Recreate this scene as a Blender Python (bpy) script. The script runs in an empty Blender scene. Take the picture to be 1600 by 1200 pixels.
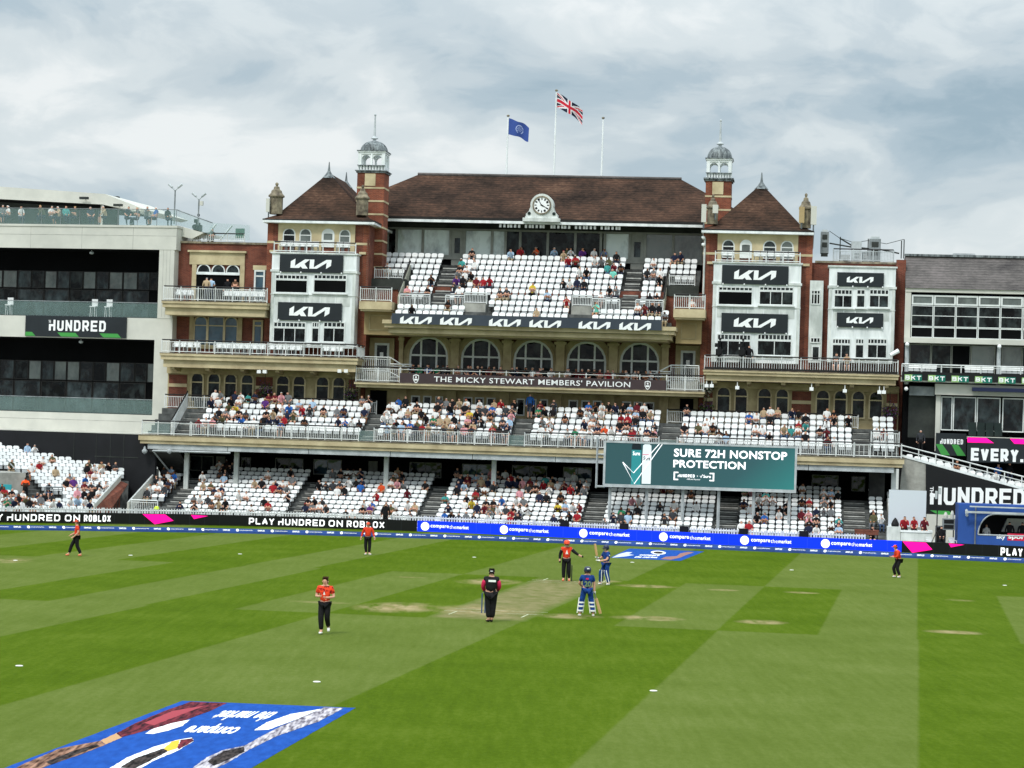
import bpy, math, random
from mathutils import Vector, Matrix
random.seed(7)
SC = bpy.context.scene
COL = SC.collection
R = math.radians

# ------------------------------------------------------------------ camera
F_PX, CAM_H = 3800.0, 6.5            # focal length in pixels of the 1600 px wide photo, eye height above the turf
PITCH, ROLL = math.atan(75 / F_PX), math.atan(.031)
cam_d = bpy.data.cameras.new('camera')
cam_d.sensor_width = 36.0
cam_d.lens = 36.0 * F_PX / 1600.0
cam_d.clip_start, cam_d.clip_end = 1.0, 5000.0
cam = bpy.data.objects.new('camera', cam_d)
COL.objects.link(cam)
fw = Vector((0, math.cos(PITCH), math.sin(PITCH)))
_r0, _u0 = Vector((1, 0, 0)), Vector((0, -math.sin(PITCH), math.cos(PITCH)))
c_r = math.cos(ROLL) * _r0 + math.sin(ROLL) * _u0
c_u = math.cos(ROLL) * _u0 - math.sin(ROLL) * _r0
EYE = Vector((0, 0, CAM_H))
cam.matrix_world = Matrix.Translation(EYE) @ Matrix((c_r, c_u, -fw)).transposed().to_4x4()
SC.camera = cam

def lin(c):
    c /= 255.0
    return c / 12.92 if c <= .04045 else ((c + .055) / 1.055) ** 2.4
def srgb(r, g, b, a=1.0):
    return (lin(r), lin(g), lin(b), a)

# ------------------------------------------------------------------ sky, sun, exposure
SUN_EL, SUN_AZ = R(52), R(205)       # high sun behind the camera, veiled by cloud
wd = bpy.data.worlds.new('World'); SC.world = wd; wd.use_nodes = True
nt = wd.node_tree; N = nt.nodes; L = nt.links; N.clear()
def node(nt, typ, **kw):
    n = nt.nodes.new(typ)
    for k, v in kw.items():
        if k.startswith('i_'):
            n.inputs[int(k[2:]) if k[2:].isdigit() else k[2:].replace('_', ' ')].default_value = v
        else: setattr(n, k, v)
    return n
SKY_STR = 0.1
out = node(nt, 'ShaderNodeOutputWorld'); bg = node(nt, 'ShaderNodeBackground'); bg.inputs[1].default_value = SKY_STR
sky = node(nt, 'ShaderNodeTexSky', sky_type='NISHITA', sun_disc=False, sun_elevation=SUN_EL, sun_rotation=SUN_AZ)
tc = node(nt, 'ShaderNodeTexCoord')
mp = node(nt, 'ShaderNodeMapping'); mp.inputs['Scale'].default_value = (8.5, 8.5, 19.0); mp.inputs['Location'].default_value = (2.3, 2.2, 1.35)
L.new(tc.outputs['Generated'], mp.inputs['Vector'])
warp = node(nt, 'ShaderNodeTexNoise'); warp.inputs['Scale'].default_value = .8; warp.inputs['Detail'].default_value = 3
L.new(mp.outputs[0], warp.inputs['Vector'])
wmix = node(nt, 'ShaderNodeMixRGB', blend_type='ADD'); wmix.inputs[0].default_value = 1.0
L.new(mp.outputs[0], wmix.inputs[1]); L.new(warp.outputs['Color'], wmix.inputs[2])
n1 = node(nt, 'ShaderNodeTexNoise'); n1.inputs['Scale'].default_value = 1.15; n1.inputs['Detail'].default_value = 9; n1.inputs['Roughness'].default_value = .55
L.new(wmix.outputs[0], n1.inputs['Vector'])
n2 = node(nt, 'ShaderNodeTexNoise'); n2.inputs['Scale'].default_value = .42; n2.inputs['Detail'].default_value = 4; n2.inputs['Roughness'].default_value = .5
L.new(mp.outputs[0], n2.inputs['Vector'])
ad = node(nt, 'ShaderNodeMath', operation='MULTIPLY_ADD'); ad.inputs[1].default_value = .35
L.new(n2.outputs['Fac'], ad.inputs[0]); 
m1 = node(nt, 'ShaderNodeMath', operation='MULTIPLY'); m1.inputs[1].default_value = .65
L.new(n1.outputs['Fac'], m1.inputs[0]); L.new(m1.outputs[0], ad.inputs[2])
cr = node(nt, 'ShaderNodeValToRGB')
cr.color_ramp.interpolation = 'EASE'
def ramp(cr, stops):
    e = cr.color_ramp.elements
    while len(e) > 1: e.remove(e[-1])
    e[0].position, e[0].color = stops[0]
    for p, c in stops[1:]:
        x = e.new(p); x.color = c
def rad(c): return tuple(v / SKY_STR / 10 for v in srgb(*c)[:3]) + (1,)
ramp(cr, [(.37, rad((158, 180, 193))), (.44, rad((180, 197, 207))), (.49, rad((200, 212, 218))), (.54, rad((217, 226, 229))), (.62, rad((240, 244, 244)))])
L.new(ad.outputs[0], cr.inputs[0])
sep = node(nt, 'ShaderNodeSeparateXYZ'); L.new(tc.outputs['Generated'], sep.inputs[0])
# an overcast sky is brighter overhead than near the horizon
zb = node(nt, 'ShaderNodeMapRange'); zb.inputs[1].default_value = .15; zb.inputs[2].default_value = 1; zb.inputs[3].default_value = 8.0; zb.inputs[4].default_value = 25
L.new(sep.outputs[2], zb.inputs[0])
vm = node(nt, 'ShaderNodeVectorMath', operation='SCALE'); L.new(cr.outputs[0], vm.inputs[0]); L.new(zb.outputs[0], vm.inputs['Scale'])
mx = node(nt, 'ShaderNodeMixRGB'); mx.inputs[0].default_value = .93
L.new(sky.outputs[0], mx.inputs[1]); L.new(vm.outputs[0], mx.inputs[2])
L.new(mx.outputs[0], bg.inputs[0]); L.new(bg.outputs[0], out.inputs[0])

sl = bpy.data.lights.new('sun', 'SUN'); sl.energy = 1.5; sl.angle = R(10); sl.color = (1, .965, .91)
so = bpy.data.objects.new('sun', sl); COL.objects.link(so)
sd = Vector((math.sin(SUN_AZ) * math.cos(SUN_EL), math.cos(SUN_AZ) * math.cos(SUN_EL), math.sin(SUN_EL)))
so.rotation_euler = (-sd).to_track_quat('-Z', 'Y').to_euler(); so.location = sd * 400
SC.view_settings.view_transform = 'Standard'; SC.view_settings.look = 'None'
SC.view_settings.exposure = 0.33; SC.view_settings.gamma = 1.0; SC.view_settings.use_curve_mapping = False
SC.cycles.max_bounces = 6; SC.cycles.diffuse_bounces = 3; SC.cycles.glossy_bounces = 3
SC.cycles.use_denoising = True; SC.cycles.denoiser = 'OPENIMAGEDENOISE'; SC.cycles.denoising_input_passes = 'RGB_ALBEDO_NORMAL'; SC.cycles.denoising_prefilter = 'ACCURATE'

# ------------------------------------------------------------------ frames: (along, back, up) systems standing in the ground plane
class Frame:
    def __init__(s, origin, yaw):                       # yaw: clockwise seen from above
        s.o = Vector((origin[0], origin[1], 0)); s.yaw = yaw
        s.eu = Vector((math.cos(yaw), -math.sin(yaw), 0)); s.ev = Vector((math.sin(yaw), math.cos(yaw), 0))
        s.m = Matrix.Translation(s.o) @ Matrix.Rotation(-yaw, 4, 'Z')
    def w(s, u, v, z): return s.o + u * s.eu + v * s.ev + Vector((0, 0, z))
    def px(s, x, y, v):                                 # where the sight line of a photo pixel meets the plane at depth v
        d = fw * F_PX + (x - 800) * c_r - (y - 600) * c_u
        t = ((s.o + v * s.ev - EYE).dot(s.ev)) / d.dot(s.ev)
        q = EYE + t * d - s.o
        return q.dot(s.eu), q.z
    def u(s, x, y, v): return s.px(x, y, v)[0]
    def z(s, x, y, v): return s.px(x, y, v)[1]
def ground(x, y, z=0.0):
    d = fw * F_PX + (x - 800) * c_r - (y - 600) * c_u
    return EYE + ((z - CAM_H) / d.z) * d
WORLD = Frame((0, 0), 0.0)
YAW = R(6.8)
P = Frame((2.26 - 2 * math.cos(YAW), 160 + 2 * math.sin(YAW)), YAW)      # the pavilion: u along it, v back from the terrace front

# ------------------------------------------------------------------ materials
def _bsdf(m):
    return m.node_tree.nodes['Principled BSDF']
MATS = {}
def M(name, c1, c2=None, scale=1.5, rough=.7, spec=.3, metal=0.0, detail=5, stretch=(1, 1, 1), lo=.35, hi=.65, bump=0, fine=0):
    m = bpy.data.materials.new(name); m.use_nodes = True; t = m.node_tree; b = _bsdf(m)
    b.inputs['Roughness'].default_value = rough; b.inputs['Metallic'].default_value = metal
    b.inputs['Specular IOR Level'].default_value = spec
    c1 = srgb(*c1) if max(c1) > 1 else tuple(c1) + (1,)
    c2 = (srgb(*c2) if max(c2) > 1 else tuple(c2) + (1,)) if c2 else tuple(v * .8 for v in c1[:3]) + (1,)
    tc = node(t, 'ShaderNodeTexCoord'); mp = node(t, 'ShaderNodeMapping'); mp.inputs['Scale'].default_value = stretch
    t.links.new(tc.outputs['Object'], mp.inputs[0])
    n = node(t, 'ShaderNodeTexNoise'); n.inputs['Scale'].default_value = scale; n.inputs['Detail'].default_value = detail
    n.inputs['Roughness'].default_value = .6
    t.links.new(mp.outputs[0], n.inputs['Vector'])
    r = node(t, 'ShaderNodeValToRGB'); ramp(r, [(lo, c1), (hi, c2)])
    t.links.new(n.outputs['Fac'], r.inputs[0])
    t.links.new(r.outputs[0], b.inputs['Base Color'])
    if bump:
        bp = node(t, 'ShaderNodeBump'); bp.inputs['Strength'].default_value = bump; bp.inputs['Distance'].default_value = .02
        t.links.new(n.outputs['Fac'], bp.inputs['Height']); t.links.new(bp.outputs[0], b.inputs['Normal'])
    MATS[name] = m
    return m

def brick_mat(name, a, b_, mortar):
    m = bpy.data.materials.new(name); m.use_nodes = True; t = m.node_tree; b = _bsdf(m)
    b.inputs['Roughness'].default_value = .85; b.inputs['Specular IOR Level'].default_value = .2
    tc = node(t, 'ShaderNodeTexCoord'); sp = node(t, 'ShaderNodeSeparateXYZ'); t.links.new(tc.outputs['Object'], sp.inputs[0])
    ad = node(t, 'ShaderNodeMath', operation='ADD'); t.links.new(sp.outputs[0], ad.inputs[0]); t.links.new(sp.outputs[1], ad.inputs[1])
    cb = node(t, 'ShaderNodeCombineXYZ'); t.links.new(ad.outputs[0], cb.inputs[0]); t.links.new(sp.outputs[2], cb.inputs[1])
    br = node(t, 'ShaderNodeTexBrick'); br.inputs['Scale'].default_value = 1.0
    br.inputs['Brick Width'].default_value = .23; br.inputs['Row Height'].default_value = .075; br.inputs['Mortar Size'].default_value = .008
    br.inputs['Color1'].default_value = srgb(*a); br.inputs['Color2'].default_value = srgb(*b_); br.inputs['Mortar'].default_value = srgb(*mortar)
    t.links.new(cb.outputs[0], br.inputs['Vector'])
    n = node(t, 'ShaderNodeTexNoise'); n.inputs['Scale'].default_value = .9; n.inputs['Detail'].default_value = 6
    t.links.new(tc.outputs['Object'], n.inputs['Vector'])
    r = node(t, 'ShaderNodeValToRGB'); ramp(r, [(.35, (.62, .6, .6, 1)), (.62, (1.1, 1.08, 1.05, 1))]); t.links.new(n.outputs['Fac'], r.inputs[0])
    x = node(t, 'ShaderNodeMixRGB', blend_type='MULTIPLY'); x.inputs[0].default_value = 1
    t.links.new(br.outputs['Color'], x.inputs[1]); t.links.new(r.outputs[0], x.inputs[2]); t.links.new(x.outputs[0], b.inputs['Base Color'])
    MATS[name] = m; return m

def tile_mat(name, stops, scale=.8):
    m = bpy.data.materials.new(name); m.use_nodes = True; t = m.node_tree; b = _bsdf(m)
    b.inputs['Roughness'].default_value = .95; b.inputs['Specular IOR Level'].default_value = .04
    tc = node(t, 'ShaderNodeTexCoord')
    n0 = node(t, 'ShaderNodeTexNoise'); n0.inputs['Scale'].default_value = .35; n0.inputs['Detail'].default_value = 4
    t.links.new(tc.outputs['Object'], n0.inputs['Vector'])
    mp = node(t, 'ShaderNodeMapping'); mp.inputs['Scale'].default_value = (3.4, 3.4, 8)
    t.links.new(tc.outputs['Object'], mp.inputs[0])
    n = node(t, 'ShaderNodeTexNoise'); n.inputs['Scale'].default_value = scale; n.inputs['Detail'].default_value = 8; n.inputs['Roughness'].default_value = .72
    t.links.new(mp.outputs[0], n.inputs['Vector'])
    a = node(t, 'ShaderNodeMath', operation='MULTIPLY_ADD'); a.inputs[1].default_value = .5
    h = node(t, 'ShaderNodeMath', operation='MULTIPLY'); h.inputs[1].default_value = .5
    t.links.new(n0.outputs['Fac'], h.inputs[0]); t.links.new(n.outputs['Fac'], a.inputs[0]); t.links.new(h.outputs[0], a.inputs[2])
    r = node(t, 'ShaderNodeValToRGB'); ramp(r, stops); t.links.new(a.outputs[0], r.inputs[0])
    sp = node(t, 'ShaderNodeSeparateXYZ'); t.links.new(tc.outputs['Object'], sp.inputs[0])
    w = node(t, 'ShaderNodeMath', operation='MULTIPLY'); w.inputs[1].default_value = 1 / .11
    fr = node(t, 'ShaderNodeMath', operation='FRACT'); t.links.new(sp.outputs[2], w.inputs[0]); t.links.new(w.outputs[0], fr.inputs[0])
    bp = node(t, 'ShaderNodeBump'); bp.inputs['Strength'].default_value = .35; bp.inputs['Distance'].default_value = .03
    t.links.new(fr.outputs[0], bp.inputs['Height']); t.links.new(bp.outputs[0], b.inputs['Normal'])
    w2 = node(t, 'ShaderNodeMath', operation='MULTIPLY'); w2.inputs[1].default_value = 1 / .19; f2 = node(t, 'ShaderNodeMath', operation='FRACT'); t.links.new(sp.outputs[2], w2.inputs[0]); t.links.new(w2.outputs[0], f2.inputs[0])
    cr2 = node(t, 'ShaderNodeValToRGB'); ramp(cr2, [(.0, (.68, .68, .68, 1)), (.22, (.72, .72, .72, 1)), (.32, (1, 1, 1, 1))]); t.links.new(f2.outputs[0], cr2.inputs[0])
    mu = node(t, 'ShaderNodeMixRGB', blend_type='MULTIPLY'); mu.inputs[0].default_value = 1; t.links.new(r.outputs[0], mu.inputs[1]); t.links.new(cr2.outputs[0], mu.inputs[2])
    t.links.new(mu.outputs[0], b.inputs['Base Color'])
    MATS[name] = m; return m

def flat(name, c, rough=.6, spec=.3, metal=0.0, emit=0):
    m = bpy.data.materials.new(name); m.use_nodes = True; b = _bsdf(m)
    c = srgb(*c) if max(c) > 1 else tuple(c) + (1,)
    b.inputs['Base Color'].default_value = c; b.inputs['Roughness'].default_value = rough
    b.inputs['Specular IOR Level'].default_value = spec; b.inputs['Metallic'].default_value = metal
    if emit:
        b.inputs['Emission Color'].default_value = c; b.inputs['Emission Strength'].default_value = emit
    MATS[name] = m; return m

def glass_mat(name, c1, c2, scale, mirror, rough=.04):
    """window glass over a dim room: mottled base (room behind; reflections painted in for grey and pale glass) under a mirror-like coat"""
    m = M(name, c1, c2, scale=scale, rough=rough, spec=.1, lo=.46, hi=.7, stretch=(1, 1, .6))
    t = m.node_tree; b = _bsdf(m)
    b.inputs['Coat Weight'].default_value = mirror; b.inputs['Coat Roughness'].default_value = .02; b.inputs['Coat IOR'].default_value = 1.6
    n = node(t, 'ShaderNodeTexNoise'); n.inputs['Scale'].default_value = .7; tc = node(t, 'ShaderNodeTexCoord'); t.links.new(tc.outputs['Object'], n.inputs[0])
    bp = node(t, 'ShaderNodeBump'); bp.inputs['Strength'].default_value = .5; bp.inputs['Distance'].default_value = .12
    t.links.new(n.outputs['Fac'], bp.inputs['Height']); t.links.new(bp.outputs[0], b.inputs['Normal']); t.links.new(bp.outputs[0], b.inputs['Coat Normal'])
    return m

brick_mat('brick_red', (128, 68, 52), (104, 52, 42), (118, 96, 84))
brick_mat('brick_orange', (142, 76, 54), (116, 58, 44), (132, 106, 90))
tile_mat('roof_tiles', [(.36, (.020, .015, .013, 1)), (.45, (.042, .028, .022, 1)), (.51, (.062, .038, .028, 1)), (.57, (.086, .049, .035, 1)), (.66, (.15, .09, .06, 1))])
tile_mat('slate', [(.36, (.06, .055, .055, 1)), (.5, (.115, .105, .10, 1)), (.62, (.17, .15, .145, 1))])
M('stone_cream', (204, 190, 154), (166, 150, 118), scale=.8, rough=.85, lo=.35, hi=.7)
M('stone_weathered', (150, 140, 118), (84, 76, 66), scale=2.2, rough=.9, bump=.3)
M('stone_shade', (186, 172, 134), (146, 130, 98), scale=.9, rough=.85)  # shaded copy of stone_cream, shade under the overhangs put into the colour
M('paint_white', (238, 242, 242), (200, 207, 206), scale=1.1, rough=.5, spec=.35, stretch=(1.6, 1.6, .35), lo=.42, hi=.72)
M('paint_white_dirty', (226, 230, 226), (182, 188, 184), scale=1.6, rough=.55, stretch=(1, 1, .4))
M('lead_grey', (138, 146, 147), (48, 53, 57), scale=2.0, rough=.6, stretch=(3, 3, .5))
M('panel_white', (209, 208, 198), (192, 192, 183), scale=.5, rough=.5)
M('concrete', (172, 172, 164), (132, 132, 126), scale=1.2, rough=.9)
M('concrete_step', (198, 198, 192), (150, 150, 144), scale=2.5, rough=.9)
M('deck_grey', (104, 106, 104), (66, 68, 67), scale=1.5, rough=.9)  # darker than the aisle concrete: shade between seats put into the colour
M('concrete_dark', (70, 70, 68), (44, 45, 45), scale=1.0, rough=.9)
M('timber_pale', (178, 178, 160), (150, 150, 136), scale=1.2, rough=.8)
M('render_beige', (182, 160, 118), (156, 136, 98), scale=.6, rough=.85)
M('wall_dark', (26, 27, 31), (18, 19, 22), scale=.6, rough=.6)
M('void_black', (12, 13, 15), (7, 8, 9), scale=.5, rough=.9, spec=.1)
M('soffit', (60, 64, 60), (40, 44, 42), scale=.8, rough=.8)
M('frame_grey', (148, 150, 142), (126, 128, 120), scale=1, rough=.6)
M('frame_white', (228, 232, 230), (208, 212, 210), scale=1, rough=.5)
M('rail_white', (232, 234, 232), (200, 204, 202), scale=2, rough=.5)
M('rail_dark', (38, 36, 34), (24, 23, 22), scale=2, rough=.5)
M('metal_grey', (150, 156, 158), (112, 118, 120), scale=1.5, rough=.5, metal=.2)
M('metal_pale', (196, 202, 204), (160, 166, 168), scale=1.5, rough=.5)
M('plastic_white', (238, 239, 238), (212, 216, 215), scale=.6, rough=.45, spec=.4)
M('plastic_under', (188, 192, 192), (150, 154, 155), scale=.6, rough=.6)
M('sign_charcoal', (36, 42, 46), (30, 35, 39), scale=.5, rough=.5)
M('sign_slate', (62, 70, 80), (54, 62, 72), scale=.5, rough=.5)
M('sign_brown', (72, 58, 60), (62, 50, 52), scale=.5, rough=.5)
M('sign_black', (22, 23, 25), (17, 18, 20), scale=.5, rough=.5)
M('green_dark', (20, 44, 38), (12, 28, 24), scale=2, rough=.6)
M('foliage', (.03, .07, .02), (.06, .11, .03), scale=6, rough=.8)
M('flower_purple', (86, 56, 110), (128, 84, 130), scale=8, rough=.8)
M('black_kit', (20, 20, 22), (12, 12, 13), scale=3, rough=.6)
flat('letter_white', (244, 246, 246), .5)
flat('letter_green', (66, 150, 70), .5)
flat('bkt_green', (20, 110, 92), .5)
flat('bkt_lime', (150, 190, 120), .5)
glass_mat('glass_dark', (5, 7, 8), (56, 64, 64), 1.5, .12)
glass_mat('glass_mid', (9, 13, 15), (66, 78, 80), 1.2, .3)
glass_mat('glass_blue', (58, 86, 102), (26, 40, 50), .8, .7)
glass_mat('glass_grey', (104, 112, 108), (50, 56, 54), .6, .8)  # grey patches in the base colour stand in for reflections
glass_mat('glass_pale', (206, 220, 214), (84, 96, 92), .5, 1.0)  # pale and darker mottling paints reflections into the pane colour
# clear balustrade glass: mostly see-through, a little green
gm = bpy.data.materials.new('glass_clear'); gm.use_nodes = True; _b = _bsdf(gm)
_b.inputs['Base Color'].default_value = (.34, .50, .47, 1); _b.inputs['Alpha'].default_value = .16; _b.inputs['Roughness'].default_value = .05
MATS['glass_clear'] = gm

# ------------------------------------------------------------------ mesh builder
class MB:
    def __init__(s): s.v, s.f, s.mi = [], [], []
    def add(s, vs, fs, mi=0):
        k = len(s.v); s.v += [tuple(p) for p in vs]; s.f += [tuple(k + i for i in q) for q in fs]; s.mi += [mi] * len(fs); return s
    def box(s, u0, u1, v0, v1, z0, z1, mi=0):
        vs = [(a, b, c) for c in (z0, z1) for b in (v0, v1) for a in (u0, u1)]
        return s.add(vs, [(0, 2, 3, 1), (4, 5, 7, 6), (0, 1, 5, 4), (1, 3, 7, 5), (3, 2, 6, 7), (2, 0, 4, 6)], mi)
    def prism(s, poly, v0, v1, mi=0):                   # outline in (u, z), extruded along v
        n = len(poly); vs = [(a, v0, c) for a, c in poly] + [(a, v1, c) for a, c in poly]
        fs = [tuple(range(n)), tuple(range(2 * n - 1, n - 1, -1))] + [(i, i + n, (i + 1) % n + n, (i + 1) % n) for i in range(n)]
        return s.add(vs, fs, mi)
    def slab(s, poly, z0, z1, mi=0):                    # outline in (u, v), extruded upward
        n = len(poly); vs = [(a, b, z0) for a, b in poly] + [(a, b, z1) for a, b in poly]
        fs = [tuple(range(n - 1, -1, -1)), tuple(range(n, 2 * n))] + [(i, (i + 1) % n, (i + 1) % n + n, i + n) for i in range(n)]
        return s.add(vs, fs, mi)
    def side(s, poly, u0, u1, mi=0):                    # outline in (v, z), extruded along u
        n = len(poly); vs = [(u0, b, c) for b, c in poly] + [(u1, b, c) for b, c in poly]
        fs = [tuple(range(n)), tuple(range(2 * n - 1, n - 1, -1))] + [(i, i + n, (i + 1) % n + n, (i + 1) % n) for i in range(n)]
        return s.add(vs, fs, mi)
    def ring(s, a, b, v0, v1, mi=0):                    # flat ring between two outlines of equal length, extruded along v
        n = len(a); vs = []
        for v in (v0, v1):
            vs += [(p, v, q) for p, q in a] + [(p, v, q) for p, q in b]
        fs = []
        for i in range(n):
            j = (i + 1) % n
            fs += [(i, j, n + j, n + i), (2 * n + j, 2 * n + i, 3 * n + i, 3 * n + j), (i, 2 * n + i, 2 * n + j, j), (n + j, 3 * n + j, 3 * n + i, n + i)]
        return s.add(vs, fs, mi)
    def tube(s, pts, r, n=6, mi=0, cap=True):
        pts = [Vector(p) for p in pts]; rs = r if isinstance(r, (list, tuple)) else [r] * len(pts)
        vs, fs = [], []
        for i, p in enumerate(pts):
            d = (pts[min(i + 1, len(pts) - 1)] - pts[max(i - 1, 0)]).normalized()
            a = d.cross(Vector((0, 0, 1)) if abs(d.z) < .9 else Vector((1, 0, 0))).normalized(); b = d.cross(a)
            vs += [p + rs[i] * (math.cos(2 * math.pi * k / n) * a + math.sin(2 * math.pi * k / n) * b) for k in range(n)]
        for i in range(len(pts) - 1):
            fs += [(i * n + k, i * n + (k + 1) % n, (i + 1) * n + (k + 1) % n, (i + 1) * n + k) for k in range(n)]
        if cap: fs += [tuple(range(n - 1, -1, -1)), tuple(range((len(pts) - 1) * n, len(pts) * n))]
        return s.add(vs, fs, mi)
    def bar(s, p, q, w, mi=0): return s.tube([p, q], w * .7071, 4, mi)
    def lathe(s, cu, cv, prof, n=12, mi=0, ph=0.0):
        vs, fs = [], []
        for r, z in prof: vs += [(cu + r * math.cos(ph + 2 * math.pi * k / n), cv + r * math.sin(ph + 2 * math.pi * k / n), z) for k in range(n)]
        for i in range(len(prof) - 1): fs += [(i * n + k, i * n + (k + 1) % n, (i + 1) * n + (k + 1) % n, (i + 1) * n + k) for k in range(n)]
        fs += [tuple(range(n - 1, -1, -1)), tuple(range((len(prof) - 1) * n, len(prof) * n))]
        return s.add(vs, fs, mi)
    def merge(s, o, fn=None, dmi=0):
        k = len(s.v); s.v += [fn(p) if fn else p for p in o.v]; s.f += [tuple(k + i for i in q) for q in o.f]; s.mi += [i + dmi for i in o.mi]; return s
    def mesh(s, name, mats, org=(0, 0, 0), smooth=False):
        me = bpy.data.meshes.new(name)
        me.from_pydata([(a - org[0], b - org[1], c - org[2]) for a, b, c in s.v], [], s.f)
        for m in mats: me.materials.append(MATS[m] if isinstance(m, str) else m)
        if any(s.mi): me.polygons.foreach_set('material_index', s.mi)
        if smooth: me.polygons.foreach_set('use_smooth', [True] * len(s.f))
        me.update(); return me

ORG = {}
def tag(o, label=None, cat=None, group=None, kind=None):
    if label: o['label'] = label
    if cat: o['category'] = cat
    if group: o['group'] = group
    if kind: o['kind'] = kind
    return o
def thing(name, label, cat, org=(0, 0, 0), group=None, frame=P):        # an Empty at the thing's base that parents its parts
    o = bpy.data.objects.new(name, None); COL.objects.link(o); o.empty_display_size = .3
    o.matrix_world = frame.m @ Matrix.Translation(org); ORG[o.name] = org
    return tag(o, label, cat, group)
def part(parent, name, mb, mats, smooth=False, label=None):
    org = ORG[parent.name]; mats = mats if isinstance(mats, (list, tuple)) else [mats]
    o = bpy.data.objects.new(name, mb.mesh(name, mats, org, smooth)); COL.objects.link(o)
    o.parent = parent; ORG[o.name] = org
    if label: o['label'] = label
    return o
def single(name, mb, mats, label, cat, org=(0, 0, 0), group=None, frame=P, smooth=False, kind=None):
    mats = mats if isinstance(mats, (list, tuple)) else [mats]
    o = bpy.data.objects.new(name, mb.mesh(name, mats, org, smooth)); COL.objects.link(o)
    o.matrix_world = frame.m @ Matrix.Translation(org); ORG[o.name] = org
    return tag(o, label, cat, group, kind)

# ------------------------------------------------------------------ lettering
def text_geo(body, bold=.0, spacing=1.0):
    """outline of a word from the built-in font as flat faces, scaled so that cap height is 1; returns verts, faces, width"""
    cu = bpy.data.curves.new('t', 'FONT'); cu.body = body; cu.size = 1.0; cu.offset = bold; cu.resolution_u = 3; cu.space_character = spacing
    ob = bpy.data.objects.new('t', cu); COL.objects.link(ob)
    dg = bpy.context.evaluated_depsgraph_get(); me = ob.evaluated_get(dg).to_mesh()
    vs = [(v.co.x, v.co.y) for v in me.vertices]; fs = [tuple(p.vertices) for p in me.polygons]
    ob.evaluated_get(dg).to_mesh_clear(); bpy.data.objects.remove(ob); bpy.data.curves.remove(cu)
    return vs, fs
def put_text(mb, body, u0, u1, z0, z1, v, bold=.02, mi=0, spacing=1.0, shear=0.0):
    """fit the word into the box u0..u1, z0..z1 on the plane at v"""
    vs, fs = text_geo(body, bold, spacing)
    x0, x1 = min(p[0] for p in vs), max(p[0] for p in vs); y0, y1 = min(p[1] for p in vs), max(p[1] for p in vs)
    mb.add([(u0 + (x - x0) / (x1 - x0) * (u1 - u0), v, z0 + (y - y0) / (y1 - y0) * (z1 - z0)) for x, y in vs], fs, mi)
GLY = {  # block capitals as strokes on a 0..1 x 0..1 box, corners cut
 'h': [[(.02, 0), (.02, .38)], [(.02, .5), (1, .5)], [(1, 0), (1, 1)]],
 'H': [[(0, 0), (0, 1)], [(0, .5), (1, .5)], [(1, 0), (1, 1)]],
 'U': [[(0, 1), (0, .18), (.2, 0), (.8, 0), (1, .18), (1, 1)]],
 'N': [[(0, 0), (0, 1)], [(0, .95), (1, .05)], [(1, 0), (1, 1)]],
 'D': [[(0, 0), (0, 1)], [(0, 1), (.75, 1), (1, .8), (1, .2), (.75, 0), (0, 0)]],
 'R': [[(0, 0), (0, 1)], [(0, 1), (.8, 1), (1, .85), (1, .57), (.8, .43), (0, .43)], [(.5, .43), (1, 0)]],
 'E': [[(0, 0), (0, 1)], [(0, 1), (1, 1)], [(0, .5), (.88, .5)], [(0, 0), (1, 0)]],
 'O': [[(.2, 0), (0, .2), (0, .8), (.2, 1), (.8, 1), (1, .8), (1, .2), (.8, 0), (.2, 0)]],
 'B': [[(0, 0), (0, 1)], [(0, 1), (.8, 1), (.95, .87), (.95, .63), (.8, .5), (0, .5)], [(.8, .5), (1, .36), (1, .14), (.82, 0), (0, 0)]],
 'L': [[(0, 1), (0, 0), (1, 0)]], 'X': [[(0, 0), (1, 1)], [(0, 1), (1, 0)]],
 'P': [[(0, 0), (0, 1)], [(0, 1), (.8, 1), (1, .85), (1, .5), (.8, .36), (0, .36)]],
 'A': [[(0, 0), (.1, .35), (.5, 1), (.9, .35), (1, 0)], [(.1, .3), (.9, .3)]],
 'Y': [[(0, 1), (.5, .45), (1, 1)], [(.5, .45), (.5, 0)]], 'V': [[(0, 1), (.5, 0), (1, 1)]], 'T': [[(0, 1), (1, 1)], [(.5, 1), (.5, 0)]],
 'K': [[(0, 0), (0, 1)], [(0, .4), (1, 1)], [(.4, .6), (1, 0)]], '.': [[(0, 0), (.01, 0)]],
}
def put_block(mb, word, u0, u1, z0, z1, v, th=.2, mi=0, gap=.34, fn=None):
    """block lettering; th = stroke width as a share of the cap height; every stroke 1 mm proud of the last so that no faces coincide"""
    H = z1 - z0; t = th * H; ws = [.3 if c in '. ' else 1.0 for c in word]
    unit = (u1 - u0) / (sum(ws) + gap * (len(word) - 1)); x = u0; k = 0
    for c, w in zip(word, ws):
        if c != ' ':
            a0, aw, b0, bh = x + t / 2, max(unit * w - t, .001), z0 + t / 2, H - t
            for line in GLY[c]:
                q = [Vector((a0 + p[0] * aw, b0 + p[1] * bh)) for p in line]
                for i in range(len(q) - 1):
                    d = (q[i + 1] - q[i]); d = d.normalized() if d.length > 1e-6 else Vector((1, 0)); e = Vector((-d.y, d.x)) * t / 2
                    ex = d * t * (.5 if (abs(d.x) < .02 or abs(d.y) < .02) and len(q) == 2 else .2)
                    if c == '.': ex = d * t / 2
                    A, B = q[i] - ex, q[i + 1] + ex; vv = v - .0012 * (k % 9); k += 1
                    pts = [A + e, A - e, B - e, B + e]
                    mb.add([fn(p.x, p.y, vv) if fn else (p.x, vv, p.y) for p in pts], [(0, 1, 2, 3)], mi)
        x += unit * (w + gap)
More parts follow.
